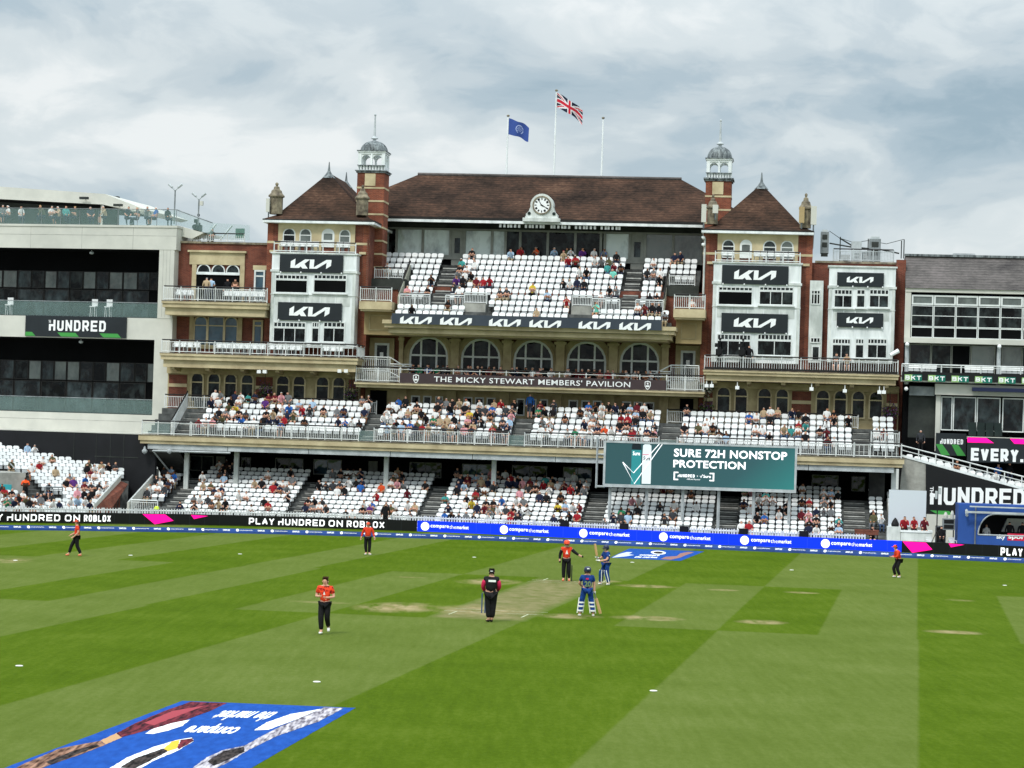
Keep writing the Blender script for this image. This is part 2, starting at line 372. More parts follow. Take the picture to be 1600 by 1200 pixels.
LOGO = [[(2, 22), (38, 0), (34, 74), (0, 74)], [(33, 74), (37, 55), (112, 5), (152, 5), (66, 74)], [(70, 48), (100, 26), (136, 77), (94, 77)],
        [(152, 5), (186, 5), (182, 77), (148, 77)], [(165, 77), (280, 5), (320, 5), (206, 77)], [(320, 5), (316, 52), (278, 77), (282, 30)]]
def put_logo(mb, u0, u1, z0, z1, v, mi=0):
    for k, q in enumerate(LOGO):
        mb.add([(u0 + a / 320 * (u1 - u0), v - .0015 * k, z1 - b / 78 * (z1 - z0)) for a, b in q], [tuple(range(len(q)))], mi)

def arch(u0, u1, z0, zt, rise=None, n=10):
    """outline of an opening with a rounded head: rise = height of the head"""
    w = u1 - u0; rise = w / 2 if rise is None else rise; zs = zt - rise; c = (u0 + u1) / 2
    return [(u0, z0), (u1, z0)] + [(c + w / 2 * math.cos(math.pi * i / n), zs + rise * math.sin(math.pi * i / n)) for i in range(n + 1)]
def rect(u0, u1, z0, z1): return [(u0, z0), (u1, z0), (u1, z1), (u0, z1)]

# ================================================================== THE PAVILION
def BX(x0, x1, y0, y1, v, fr=P):
    """photo rectangle -> u0, u1, z0, z1 on the plane v (upright edges, level edges)"""
    xm, ym = (x0 + x1) / 2, (y0 + y1) / 2
    return fr.u(x0, ym, v), fr.u(x1, ym, v), fr.z(xm, y1, v), fr.z(xm, y0, v)

def window(parent, b, v, head='flat', glass='glass_dark', frame='frame_white', fwid=.07, cols=(), rows=(), proud=.10, rise=None, label=None, name='window'):
    """a window: frame with its bars (part) and the pane behind it (sub-part); v = face of the wall"""
    u0, u1, z0, z1 = b
    out_ = arch(u0, u1, z0, z1, rise) if head == 'arch' else rect(u0, u1, z0, z1)
    ri = None if rise is None else max(rise - fwid * .5, .05)
    inn = arch(u0 + fwid, u1 - fwid, z0 + fwid, z1 - fwid, ri) if head == 'arch' else rect(u0 + fwid, u1 - fwid, z0 + fwid, z1 - fwid)
    f = MB().ring(out_, inn, v - proud, v - .005)
    bw = fwid * .42
    def top_at(c):
        if head != 'arch': return z1 - fwid
        w = (u1 - u0) / 2; h = w if rise is None else rise; t = (c - (u0 + u1) / 2) / w
        return z1 - h + h * math.sqrt(max(0, 1 - t * t)) - fwid * .6
    for c in cols:
        cu = u0 + c * (u1 - u0); f.box(cu - bw, cu + bw, v - proud * .85, v - .02, z0 + fwid * .5, top_at(cu))
    for k in rows:
        cz = z0 + k * (z1 - z0); f.box(u0 + fwid * .5, u1 - fwid * .5, v - proud * .8, v - .022, cz - bw, cz + bw)
    w = part(parent, name, f, frame, label=label)
    part(w, 'pane', MB().prism(inn, v - proud * .35, v - .03), glass)
    return w

def railing(u0, u1, v0, v1, z, h=1.0, dark_top=True, post=1.25, gap=.13, mb=None, curtain=True):
    """balustrade from (u0, v0) to (u1, v1): uprights, top and bottom rails; material 0 white, 1 dark"""
    m = mb or MB(); Ld = math.hypot(u1 - u0, v1 - v0); 
    def at(t): return (u0 + (u1 - u0) * t / Ld, v0 + (v1 - v0) * t / Ld)
    a, b = at(0), at(Ld)
    m.bar((a[0], a[1], z + h), (b[0], b[1], z + h), .06, 1 if dark_top else 0)
    m.bar((a[0], a[1], z + .1), (b[0], b[1], z + .1), .04)
    if h > .7: m.bar((a[0], a[1], z + h - .14), (b[0], b[1], z + h - .14), .035)
    n = max(1, round(Ld / post))
    for i in range(n + 1):
        p = at(Ld * i / n); m.bar((p[0], p[1], z), (p[0], p[1], z + h), .055)
    if curtain:
        k = int(Ld / gap)
        for i in range(1, k):
            p = at(Ld * i / k); m.bar((p[0], p[1], z + .1), (p[0], p[1], z + h - .14), .026)
    return m

pav = thing('pavilion', 'long red brick pavilion with cream balconies, two corner towers and a brown tiled roof', 'pavilion')
Z_TER = 5.45                                            # terrace floor at its front edge
# ---- main roof
ze = P.z(850, 347, 12.0); zr = P.z(860, 277, 18.0)
ru0, ru1 = P.u(653, 272, 18), P.u(1065, 280, 18); eu0, eu1 = ru0 - 6.2, ru1 + 6.2
roof = MB()
roof.add([(eu0, 12, ze + .12), (eu1, 12, ze + .12), (eu1, 24, ze + .12), (eu0, 24, ze + .12), (ru0, 18, zr), (ru1, 18, zr)], [(0, 1, 5, 4), (1, 2, 5), (2, 3, 4, 5), (3, 0, 4)])
rf = part(pav, 'roof', roof, 'roof_tiles')
rg = MB(); rg.tube([(ru0, 18, zr + .04), (ru1, 18, zr + .04)], .13, 8); part(rf, 'ridge', rg, 'slate')
gu0, gu1 = P.u(600, 344, 12), P.u(1098, 353, 12)
ed = MB().box(gu0, gu1, 11.9, 12.1, ze + .02, ze + .2); part(rf, 'roof_edge', ed, 'rail_dark')
gt = MB().box(gu0, gu1, 11.86, 12.04, ze - .17, ze + .015); part(rf, 'gutter', gt, 'paint_white')
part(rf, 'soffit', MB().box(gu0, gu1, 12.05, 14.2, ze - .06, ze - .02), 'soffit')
lt = MB()
for i in range(34):
    if i % 7 == 6: continue
    cu = P.u(782, 350, 12.2) + i * (P.u(968, 353, 12.2) - P.u(782, 350, 12.2)) / 33 + (i % 3) * .03
    lt.box(cu - .075, cu + .075, 12.12, 12.3, ze - .42, ze - .19)
part(rf, 'light_row', lt, 'letter_white')
# ---- glazed back wall of the upper stand
gz = MB()
zg0, zg1 = P.z(850, 402, 14), P.z(850, 363, 14)
wl, wr = P.u(600, 375, 14), P.u(1099, 385, 14)
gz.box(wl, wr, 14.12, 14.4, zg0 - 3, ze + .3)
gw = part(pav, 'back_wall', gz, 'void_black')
cl = MB()
for i in range(46):
    cu = wl + (i + .5) * (wr - wl) / 46; cl.box(cu - .05, cu + .05, 13.98, 14.1, zg1 + .12, ze)
cl.box(wl, wr, 14.0, 14.11, zg1 + .13, ze - .05)
part(gw, 'clerestory', cl, 'soffit')
fr_ = MB(); fr_.box(wl, wr, 13.9, 14.1, zg1, zg1 + .14); fr_.box(wl, wr, 13.9, 14.1, zg0 - .3, zg0)
mull = [606, 620, 661, 704, 726, 769, 790, 813, 856, 899, 939, 945, 984, 1008, 1052, 1097]
for x in mull:
    cu = P.u(x, 378 + (x - 850) * .026, 14); fr_.box(cu - .09, cu + .09, 13.92, 14.1, zg0, zg1)
part(gw, 'window_frame', fr_, 'frame_grey')
bays_g = [(606, 620, 'glass_dark'), (620, 661, 'glass_pale'), (661, 704, 'glass_pale'), (726, 769, 'glass_pale'), (769, 790, 'glass_pale'), (790, 813, None), (813, 856, None), (856, 899, None), (899, 939, None), (945, 984, 'glass_pale'), (1008, 1052, 'glass_grey'), (1052, 1097, 'glass_grey')]
for a, b, g in bays_g:
    ua, ub = P.u(a, 378 + (a - 850) * .026, 14) + .09, P.u(b, 378 + (b - 850) * .026, 14) - .09
    part(gw, 'pane', MB().box(ua, ub, 14.03, 14.06, zg0, zg1), g or 'glass_dark')
for a, b in ((704, 726), (984, 1008)):
    ua, ub = P.u(a, 378 + (a - 850) * .026, 14) + .1, P.u(b, 378 + (b - 850) * .026, 14) - .1
    zt = zg1 - .35
    d = part(pav, 'door', MB().box(ua, ub, 13.95, 14.09, zg0 - .9, zg1), 'frame_grey')
    part(d, 'pane', MB().box(ua + .22, ub - .22, 13.93, 13.949, zg0 + .15, zt - .2), 'glass_mid')
# ---- clock on the eave
cu_, cz_ = P.u(847, 320, 11.7), P.z(847, 321, 11.7)
cb = MB()
w_ = 1.12; zb_ = cz_ - 1.05
out_ = [(cu_ - w_, zb_ + .12), (cu_ - w_, zb_ + .42), (cu_ - .92, zb_ + .62), (cu_ - .8, zb_ + .95), (cu_ - .8, cz_)] + [(cu_ + .82 * math.cos(math.pi - math.pi * i / 14), cz_ + .82 * math.sin(math.pi * i / 14)) for i in range(15)] + [(cu_ + .8, zb_ + .95), (cu_ + .92, zb_ + .62), (cu_ + w_, zb_ + .42), (cu_ + w_, zb_ + .12)]
cb.prism(out_, 11.55, 12.6); cb.box(cu_ - 1.32, cu_ + 1.32, 11.4, 12.5, zb_ - .12, zb_ + .14); cb.box(cu_ - w_ - .04, cu_ + w_ + .04, 11.5, 12.4, zb_ + .14, zb_ + .24)
clk = part(pav, 'clock', cb, 'paint_white_dirty')
def circ(c, r, n=28): return [(c[0] + r * math.cos(2 * math.pi * i / n), c[1] + r * math.sin(2 * math.pi * i / n)) for i in range(n)]
part(clk, 'clock_rim', MB().ring(circ((cu_, cz_), .66), circ((cu_, cz_), .57), 11.46, 11.549), 'stone_weathered')
part(clk, 'dial', MB().prism(circ((cu_, cz_), .57), 11.51, 11.548), 'letter_white')
nm = MB()
for i in range(12):
    a = math.pi / 6 * i; c, s_ = math.cos(a), math.sin(a); wdt = (.035, .05, .075)[i % 3]
    q = [(r * s_ + k * wdt * c, r * c - k * wdt * s_) for r, k in ((.37, -1), (.37, 1), (.52, 1), (.52, -1))]
    nm.add([(cu_ + a_, 11.5, cz_ + b_) for a_, b_ in q], [(0, 1, 2, 3)])
part(clk, 'numeral', nm, 'black_kit')
hd = MB()
for ang, ln, wd_ in ((R(326), .5, .03), (R(118), .36, .05)):
    c, s_ = math.cos(ang), math.sin(ang)
    hd.add([(cu_ + r * s_ + k * wd_ * c, 11.485 - .004 * (ln > .4), cz_ + r * c - k * wd_ * s_) for r, k in ((-.1, -1), (-.1, 1), (ln, .35), (ln, -.35))], [(0, 1, 2, 3)])
part(clk, 'clock_hand', hd, 'black_kit')
for k in (-1, 1):
    part(clk, 'scroll', MB().prism(circ((cu_ + k * .88, zb_ + .46), .12, 10), 11.5, 11.548), 'green_dark')

# ---- the two corner towers, each with a pyramid roof, stone windows, pinnacles and a cupola
def pinnacle(parent, x0, x1, y0, y1, v):
    u0, u1, z0, z1 = BX(x0, x1, y0, y1, v); c = (u0 + u1) / 2; w = (u1 - u0) * .42; h = z1 - z0; cv = v + w
    m = MB(); m.lathe(c, cv, [(w * 1.25, z0), (w * 1.25, z0 + .52 * h), (w * 1.55, z0 + .54 * h), (w * 1.55, z0 + .58 * h), (w * 1.1, z0 + .66 * h), (w * .95, z0 + .74 * h), (w * .6, z0 + .78 * h), (w * .5, z0 + .86 * h), (w * .18, z0 + .88 * h), (w * .32, z0 + .93 * h), (w * .3, z0 + .97 * h), (.02, z0 + h)], 8, ph=math.pi / 8)
    return part(parent, 'pinnacle', m, 'stone_weathered', label=None)

def cupola(parent, xa, xb, y_brick, y_cor, y_lant0, y_dome0, y_dome1, y_tip, v, z_low, x_tip):
    ym = y_brick + 30
    u0, u1 = P.u(xa, ym, v), P.u(xb, ym, v); w = u1 - u0; c = (u0 + u1) / 2; cv = v + w / 2
    z = lambda y: P.z((xa + xb) / 2, y, v)
    sh = part(parent, 'tower_shaft', MB().box(u0, u1, v, v + w, z_low, z(y_brick)), 'brick_orange')
    bd = MB()
    k = z(y_brick) - 1.05
    while k > z_low + 1:
        bd.box(u0 - .025, u1 + .025, v - .025, v + w + .02, k - .07, k + .055); k -= .93
    part(sh, 'stone_band', bd, 'stone_cream')
    eb = MB().box(c - .42, c + .34, v - .05, v - .001, z(y_brick) - .92, z(y_brick) - .06); em = part(sh, 'carved_panel', eb, 'stone_cream')
    co = MB(); e = .16
    co.box(u0 - e * .5, u1 + e * .5, v - e * .5, v + w + e * .5, z(y_brick), z(y_brick) + .12); co.box(u0 - e, u1 + e, v - e, v + w + e, z(y_brick) + .12, z(y_cor)); part(sh, 'cornice', co, 'lead_grey')
    # lantern: eight posts under an arcaded frieze, open to the sky
    zl0, zl1 = z(y_cor), z(y_dome0); a = w / 2 - .02
    ln = MB(); ln.box(c - a, c + a, cv - a, cv + a, zl0, zl0 + .05)
    zb2 = zl0 + .32
    for s in (-1, 1):
        ln.box(c - a, c + a, cv + s * a - (.06 if s > 0 else 0), cv + s * a + (.06 if s < 0 else 0), zl0 + .05, zb2 )
        ln.box(c + s * a - (.06 if s > 0 else 0), c + s * a + (.06 if s < 0 else 0), cv - a + .061, cv + a - .061, zl0 + .05, zb2)
    zt2 = zl1 - .2; pw = .11
    def face(s, horiz):
        for k in (-1, 0, 1):
            p = k * (a - pw)
            wd_ = pw if k else pw * .55
            if horiz: ln.box(c + p - wd_, c + p + wd_, cv + s * (a - pw) - pw * .98, cv + s * (a - pw) + pw * .98, zb2, zt2)
            elif k == 0: ln.box(c + s * (a - pw) - pw * .98, c + s * (a - pw) + pw * .98, cv - wd_, cv + wd_, zb2, zt2)
        for k in (-1, 1):                              # arch heads between the posts
            o0, o1 = (k * (a - pw) if k < 0 else 0) + pw * (1 if k < 0 else .55), (k * (a - pw) if k > 0 else 0) - pw * (1 if k > 0 else .55)
            n = 8; m_, hw = (o0 + o1) / 2, (o1 - o0) / 2; zs = zt2 - hw - .06
            low = [(m_ + hw * math.cos(math.pi * i / n), zs + hw * math.sin(math.pi * i / n)) for i in range(n + 1)]
            poly = low + [(m_ - hw, zt2), (m_ + hw, zt2)]
            for i in range(n):
                p, q = low[i], low[i + 1]
                vs = []
                for dv in (-.05, .05):
                    for (x_, z_) in (p, q, (q[0], zt2), (p[0], zt2)):
                        vs.append((c + x_, cv + s * (a - pw) + dv, z_) if horiz else (c + s * (a - pw) + dv, cv + x_, z_))
                ln.add(vs, [(0, 1, 2, 3), (7, 6, 5, 4), (0, 4, 5, 1)])
    for s in (-1, 1): face(s, True); face(s, False)
    ln.box(c - a, c + a, cv - a, cv + a, zt2, zl1 - .08)
    ln.box(c - a - .06, c + a + .06, cv - a - .06, cv + a + .06, zl1 - .08, zl1)
    part(parent, 'lantern', ln, 'paint_white')
    bs = MB()
    for i in range(9):
        bs.box(c - a + .1 + i * (2 * a - .2) / 8 - .03, c - a + .1 + i * (2 * a - .2) / 8 + .03, cv - a - .06, cv - a - .02, zl0 + .06, zb2)
    bs.box(c - a - .05, c + a + .05, cv - a - .09, cv - a - .02, zb2 + .001, zb2 + .05)
    part(parent, 'balustrade', bs, 'lead_grey')
    H = z(y_dome1) - zl1; r = a * 1.04
    dm = part(parent, 'dome', MB().lathe(c, cv, [(r * math.cos(t * math.pi / 16) ** .8 if t < 8 else .06, zl1 + H * math.sin(t * math.pi / 16)) for t in range(9)], 16, ph=math.pi / 16), 'lead_grey', smooth=False)
    part(dm, 'dome_lip', MB().box(c - a - .1, c + a + .1, cv - a - .1, cv + a + .1, zl1 + .001, zl1 + .06), 'lead_grey')
    zt = zl1 + H; zp = z(y_tip)
    part(dm, 'spire', MB().lathe(c, cv, [(.16, zt - .06), (.1, zt + .12), (.26, zt + .17), (.26, zt + .22), (.1, zt + .34), (.085, zt + .4), (.05, zp - .1), (.09, zp - .05), (.07, zp + .02), (.01, zp + .05)], 8), 'metal_pale')
    return em, (c, v, z(y_brick))

def pyramid(parent, x0, x1, y_e, xa, ya, v0, depth, ridge, fin, y_wall):
    u0, u1 = P.u(x0, y_e, v0), P.u(x1, y_e + (x1 - x0) * .026, v0); z0 = P.z((x0 + x1) / 2, y_e + (x1 - x0) * .013, v0)
    va = v0 + (u1 - u0) / 2; ua = P.u(xa, ya, va); zr = P.z(xa, ya, va)
    m = MB(); v1 = v0 + depth
    # a slight kick at the eaves
    k = .75; zk = z0 + .34
    m.add([(u0, v0, z0), (u1, v0, z0), (u1, v1, z0), (u0, v1, z0), (u0 + k, v0 + k, zk), (u1 - k, v0 + k, zk), (u1 - k, v1 - k, zk), (u0 + k, v1 - k, zk), (ua, va, zr), (ua, va + ridge, zr)],
          [(0, 1, 5, 4), (1, 2, 6, 5), (2, 3, 7, 6), (3, 0, 4, 7), (4, 5, 8), (5, 6, 9, 8), (6, 7, 9), (7, 4, 8, 9)])
    t = part(parent, 'tower_roof', m, 'roof_tiles')
    part(t, 'roof_edge', MB().box(u0 - .06, u1 + .06, v0 - .08, v1, z0 - .1, z0 - .002), 'rail_dark')
    part(t, 'gutter', MB().box(u0 - .03, u1 + .03, v0 - .11, v1 - .1, z0 - .26, z0 - .101), 'paint_white')
    for dv in ([0] if ridge < 3 else [0, ridge]):
        part(t, 'finial', MB().lathe(ua, va + dv, [(.5, zr - .4), (.24, zr - .1), (.1, zr + .12), (.065, zr + .4), (.03, zr + fin), (.01, zr + fin + .04)], 8), 'lead_grey')
    return u0, u1, z0, t

def stone_windows(parent, b, v, wins, doors=()):
    """a pair of stone surrounds, each round two arched windows"""
    u0, u1, z0, z1 = b; m = MB()
    m.box(u0, u1, v - .1, v - .002, z1 - .42, z1); m.box(u0 - .12, u1 + .12, v - .16, v - .003, z1, z1 + .12)
    edges = [u0] + [e for w in wins for e in w[:2]] + [u1]
    for i in range(0, len(edges), 2):
        a, c = edges[i], edges[i + 1]
        m.box(a, c, v - .09, v - .002, z0, z1 - .421)
    zs = z1 - .46
    for i, w in enumerate(wins):
        hw = (w[1] - w[0]) / 2; c = (w[0] + w[1]) / 2; n = 8
        for k in range(n):                             # spandrels over the arched heads
            a0, a1 = math.pi * k / n, math.pi * (k + 1) / n; h = .42
            p, q = (c + hw * math.cos(a0), w[3] - h + h * math.sin(a0)), (c + hw * math.cos(a1), w[3] - h + h * math.sin(a1))
            m.prism([p, (p[0], z1 - .421), (q[0], z1 - .421), q], v - .088, v - .002)
    s = part(parent, 'stone_surround', m, 'stone_cream')
    for i, w in enumerate(wins):
        if i in doors:
            d = part(parent, 'door', MB().ring(arch(w[0], w[1], w[2], w[3], .42), arch(w[0] + .14, w[1] - .14, w[2] + .5, w[3] - .34, .05), v - .12, v - .02), 'frame_white')
            part(d, 'pane', MB().box(w[0] + .12, w[1] - .12, v - .07, v - .03, w[2] + .4, w[3] - .3), 'glass_grey')
        else:
            window(parent, w[:4], v - .0, 'arch', 'glass_grey' if i % 2 else 'glass_mid', rows=(.62,), rise=.42, fwid=.08, proud=.07)

V_T = 7.2
def tower(side):
    t = thing('corner_tower', 'brick corner tower with pyramid roof and white cupola, ' + ('nearer the white panelled building' if side == 'left' else 'nearer the rooftop cooling units'), 'tower', (-15 if side == 'left' else 15, 7, 0))
    if side == 'left':
        u0, u1, z0, rf_ = pyramid(t, 412, 585, 341, 514, 270, V_T - .5, 15, 6.6, .75, 345)
        wx0, wx1 = 418, 577
        part(t, 'tower_wall', MB().box(P.u(418, 372, V_T), P.u(577, 376, V_T), V_T, V_T + 13, Z_TER, z0 - .27), 'brick_red')
        b = BX(435, 555, 349, 393, V_T)
        wins = [(442, 462), (468, 487), (503, 523), (530, 548)]; ys = (357, 386); doors = (2,)
        em = cupola(t, 557.5, 600, 270, 266, 236, 236, 218, 176, 9.3, Z_TER, 582)
        pinnacle(t, 420.5, 440, 284, 334, V_T - .1); pinnacle(t, 556, 574, 288, 336, V_T - .1)
    else:
        u0, u1, z0, rf_ = pyramid(t, 1097, 1271, 357, 1190, 287, V_T - .5, 14, 2, .75, 362)
        part(t, 'tower_wall', MB().box(P.u(1099, 386, V_T), P.u(1270, 388, V_T), V_T, V_T + 12.5, Z_TER, z0 - .27), 'brick_red')
        b = BX(1121, 1247, 366, 410, V_T)
        wins = [(1128, 1148), (1156, 1175), (1192, 1213), (1219.5, 1240)]; ys = (375, 404); doors = (1,)
        em = cupola(t, 1102, 1142, 283, 278, 250, 248, 227, 185, 9.3, 14, 1125)
        pinnacle(t, 1105, 1122, 303, 350, V_T - .1); pinnacle(t, 1250, 1268, 301, 356, V_T - .1)
    zt, zb = P.z((wins[0][0] + wins[-1][1]) / 2, ys[0], V_T), P.z((wins[0][0] + wins[-1][1]) / 2, ys[1], V_T)
    ym = sum(ys) / 2
    stone_windows(t, b, V_T, [(P.u(a, ym, V_T), P.u(c, ym, V_T), zb, zt) for a, c in wins], doors)
    # stone bands on the brick either side of the windows
    wu0, wu1 = (P.u(418, 372, V_T), P.u(577, 376, V_T)) if side == 'left' else (P.u(1099, 386, V_T), P.u(1270, 388, V_T))
    for a, c in ((wu0 - .02, b[0] - .002), (b[1] + .002, wu1 + .02)):
        part(t, 'stone_band', MB().box(a, c, V_T - .045, V_T - .001, zb + .2, zb + .36), 'stone_cream')
        part(t, 'stone_bracket', MB().box((a + c) / 2 - .18, (a + c) / 2 + .3, V_T - .12, V_T - .001, zb - .45, zb - .28), 'stone_cream')
    # brick piers standing a little forward at the corners
    for a, c in ((wu0, wu0 + .42), (wu1 - .42, wu1)):
        part(t, 'brick_pier', MB().box(a, c, V_T - .035, V_T - .0005, Z_TER + .5, z0 - .28), 'brick_orange')
    return t, z0
TW = {s: tower(s) for s in ('left', 'right')}

# ---- white timber bays with transom lights, standing out from the brick
def white_bay(x0, x1, y0, y1, y_c1, y_c2, ups, lows, v=6.0, back=None, door=None, side='left'):
    u0, u1, z0, z1 = BX(x0, x1, y0, y1, v); back = back or V_T
    m = MB().box(u0, u1, v, back - .002, z0, z1)
    e = .1
    bay = part(pav, 'white_bay', m, 'paint_white')
    c = MB(); c.box(u0 - e, u1 + e, v - e, back - .003, z1, z1 + .1)
    zc1, zc2 = P.z((x0 + x1) / 2, y_c1, v), P.z((x0 + x1) / 2, y_c2, v)
    c.box(u0 - e * .8, u1 + e * .8, v - e * .8, back - .003, zc1 - .08, zc1 + .08); c.box(u0 - .03, u1 + .03, v - .05, back - .003, zc2 - .03, zc2 + .03)
    for a in (u0 + .02, u1 - .22): c.box(a, a + .2, v - .03, v - .0005, z0, zc1 - .081)
    # boarded panels
    n = 5
    for i in range(n):
        for (za, zb_) in ((zc2 - .75, zc2 - .08),):
            a = u0 + .3 + i * (u1 - u0 - .6) / n; c.box(a, a + (u1 - u0 - .6) / n - .06, v - .012, v - .0005, za, zb_)
    part(bay, 'cornice', c, 'paint_white_dirty')
    for row, y_t, y_m, y_b in ((ups[0], *ups[1:]), (lows[0], *lows[1:])):
        for a, b_, cols, tr, g in row:
            ua, ub, zb2, zt2 = BX(a, b_, y_t, y_b, v)
            zm = P.z((a + b_) / 2, y_m, v)
            window(bay, (ua, ub, zb2, zm), v, 'flat', g, cols=[(i + 1) / cols for i in range(cols - 1)], fwid=.06, proud=.07)
            window(bay, (ua, ub, zm + .005, zt2), v, 'flat', 'glass_mid' if tr > 0 else 'panel_white', cols=[(i + 1) / abs(tr) for i in range(abs(tr) - 1)], fwid=.07, proud=.065, name='transom_window')
            part(bay, 'sill', MB().box(ua - .08, ub + .08, v - .16, v - .001, zb2 - .09, zb2 - .002), 'frame_white')
    return bay, (u0, u1, z0, z1)
bayL = white_bay(423, 555, 397, 543, 424, 461, ([(430, 481, 1, 8, 'void_black'), (490, 542, 1, 8, 'void_black')], 429, 437, 458), ([(427, 478, 3, 8, 'glass_dark'), (487, 499, 1, 3, 'glass_dark'), (505, 539, 2, 5, 'glass_dark')], 503, 512, 535))
bayR = white_bay(1113, 1250, 412, 567, 443, 480, ([(1122, 1176, 1, 8, 'void_black'), (1186, 1240, 3, 8, 'glass_dark')], 448, 455, 477), ([(1120, 1173, 3, 9, 'glass_dark'), (1183, 1237, 2, 9, 'glass_dark')], 522, 532, 556), side='right')
bayR2 = white_bay(1294, 1398, 418, 567, 449, 484, ([(1303, 1332, 2, 5, 'glass_dark'), (1338, 1352, 1, 2, 'glass_dark'), (1358, 1389, 2, 5, 'glass_mid')], 452, 461, 481), ([(1300, 1329, 2, 6, 'glass_dark'), (1336, 1350, 1, 3, 'glass_dark'), (1355, 1386, 2, 6, 'glass_dark')], 529, 538, 560), back=7.6, side='right')

# ---- brick wings
ztl = P.z(340, 381, 7.6)
wgl = part(pav, 'brick_wing', MB().box(P.u(262, 450, 7.6), P.u(424, 450, 7.6), 7.6, 16, Z_TER, ztl), 'brick_red')
m = MB().box(P.u(262, 450, 7.6), P.u(424, 450, 7.6), 7.5, 16.1, ztl + .001, ztl + .14); part(wgl, 'coping', m, 'stone_weathered')
ztr = P.z(1340, 412, 7.6)
wgr = part(pav, 'brick_wing', MB().box(P.u(1262, 470, 7.6), P.u(1413, 470, 7.6), 7.6, 16, Z_TER, ztr), 'brick_red')
part(wgr, 'coping', MB().box(P.u(1272, 470, 7.6), P.u(1414, 470, 7.6), 7.5, 16.1, ztr + .001, ztr + .14), 'stone_weathered')
part(wgr, 'pier', MB().box(P.u(1399, 470, 7.3), P.u(1414, 470, 7.3), 7.2, 7.598, Z_TER, ztr + .3), 'brick_red')
# slim white bay on the right wing
b = BX(1264, 1285, 439, 567, 7.4); sb = part(pav, 'slim_bay', MB().box(b[0], b[1], 7.0, 7.598, b[2], b[3]), 'paint_white_dirty')
q = BX(1267, 1282, 453, 476, 7.0); window(sb, q, 7.0, 'flat', 'glass_dark', rows=(.72,), cols=(.33, .66), proud=.06)
q = BX(1268, 1281, 540, 562, 7.0); dr = part(sb, 'door', MB().ring(rect(*q), rect(q[0] + .08, q[1] - .08, q[2], q[3] - .1), 6.94, 6.998), 'frame_white')
part(dr, 'pane', MB().box(q[0] + .08, q[1] - .08, 6.96, 6.99, q[2], q[3] - .1), 'glass_dark')
window(sb, BX(1266, 1282, 527, 536, 7.0), 7.0, 'flat', 'glass_dark', cols=(.33, .66), proud=.06)
# left wing: open room behind a triple-arched window, and the glazed one under it
b = BX(297, 383, 395, 414, 7.6)
lb = MB(); lb.box(b[0], b[1], 7.45, 7.598, b[2], b[3]); lb.box(b[0] - .12, b[1] + .12, 7.3, 7.597, b[3], b[3] + .14)
w = BX(307, 375, 413, 471, 7.6)
for a, c in ((BX(300, 307, 413, 471, 7.6)[0], w[0]), (w[1], BX(375, 382, 413, 471, 7.6)[1])): lb.box(a, c, 7.46, 7.598, w[2], b[2] - .001)
part(wgl, 'stone_surround', lb, 'stone_cream')
zf = P.z(340, 427, 7.6)
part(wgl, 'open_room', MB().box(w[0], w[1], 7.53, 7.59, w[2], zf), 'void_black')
hw = (w[1] - w[0]) / 3
for i in range(3):
    window(wgl, (w[0] + i * hw + .03, w[0] + (i + 1) * hw - .03, zf, w[3]), 7.58, 'arch', 'glass_mid', rise=.5, fwid=.07, proud=.1)
part(wgl, 'fascia', MB().box(w[0], w[1], 7.42, 7.5, zf - .12, zf + .04), 'paint_white')
b = BX(397, 414, 422, 470, 7.6); window(wgl, b, 7.6, 'flat', 'glass_blue', rows=(.8,), fwid=.12)
part(wgl, 'lintel', MB().box(b[0] - .1, b[1] + .1, 7.5, 7.597, b[3] + .002, b[3] + .32), 'stone_cream')
b = BX(303, 372, 494, 541, 7.6); sur = MB()
sur.ring(rect(b[0] - .3, b[1] + .3, b[2] - .2, b[3] + .3), rect(b[0], b[1], b[2], b[3]), 7.46, 7.598); part(wgl, 'stone_surround', sur, 'stone_shade')
for i, (c0, c1) in enumerate(((0, .31), (.31, .69), (.69, 1))):
    window(wgl, (b[0] + c0 * (b[1] - b[0]), b[0] + c1 * (b[1] - b[0]), b[2], b[3]), 7.6, 'arch' if i != 1 else 'flat', 'glass_blue', rows=(.68,), rise=.42, fwid=.08, frame='stone_cream')
b = BX(395, 411, 500, 541, 7.6); window(wgl, b, 7.6, 'flat', 'glass_blue', rows=(.78,), fwid=.13, frame='stone_cream')
# roof terrace railing of the left wing
part(wgl, 'roof_railing', railing(P.u(302, 387, 7.8), P.u(381, 388, 7.8), 7.8, 7.8, ztl + .15, .6), ['rail_white', 'rail_dark'])
part(wgr, 'roof_railing', railing(P.u(1302, 405, 7.8), P.u(1396, 405, 7.8), 7.8, 7.8, ztr + .15, .85, gap=.1), ['metal_pale', 'rail_dark'])

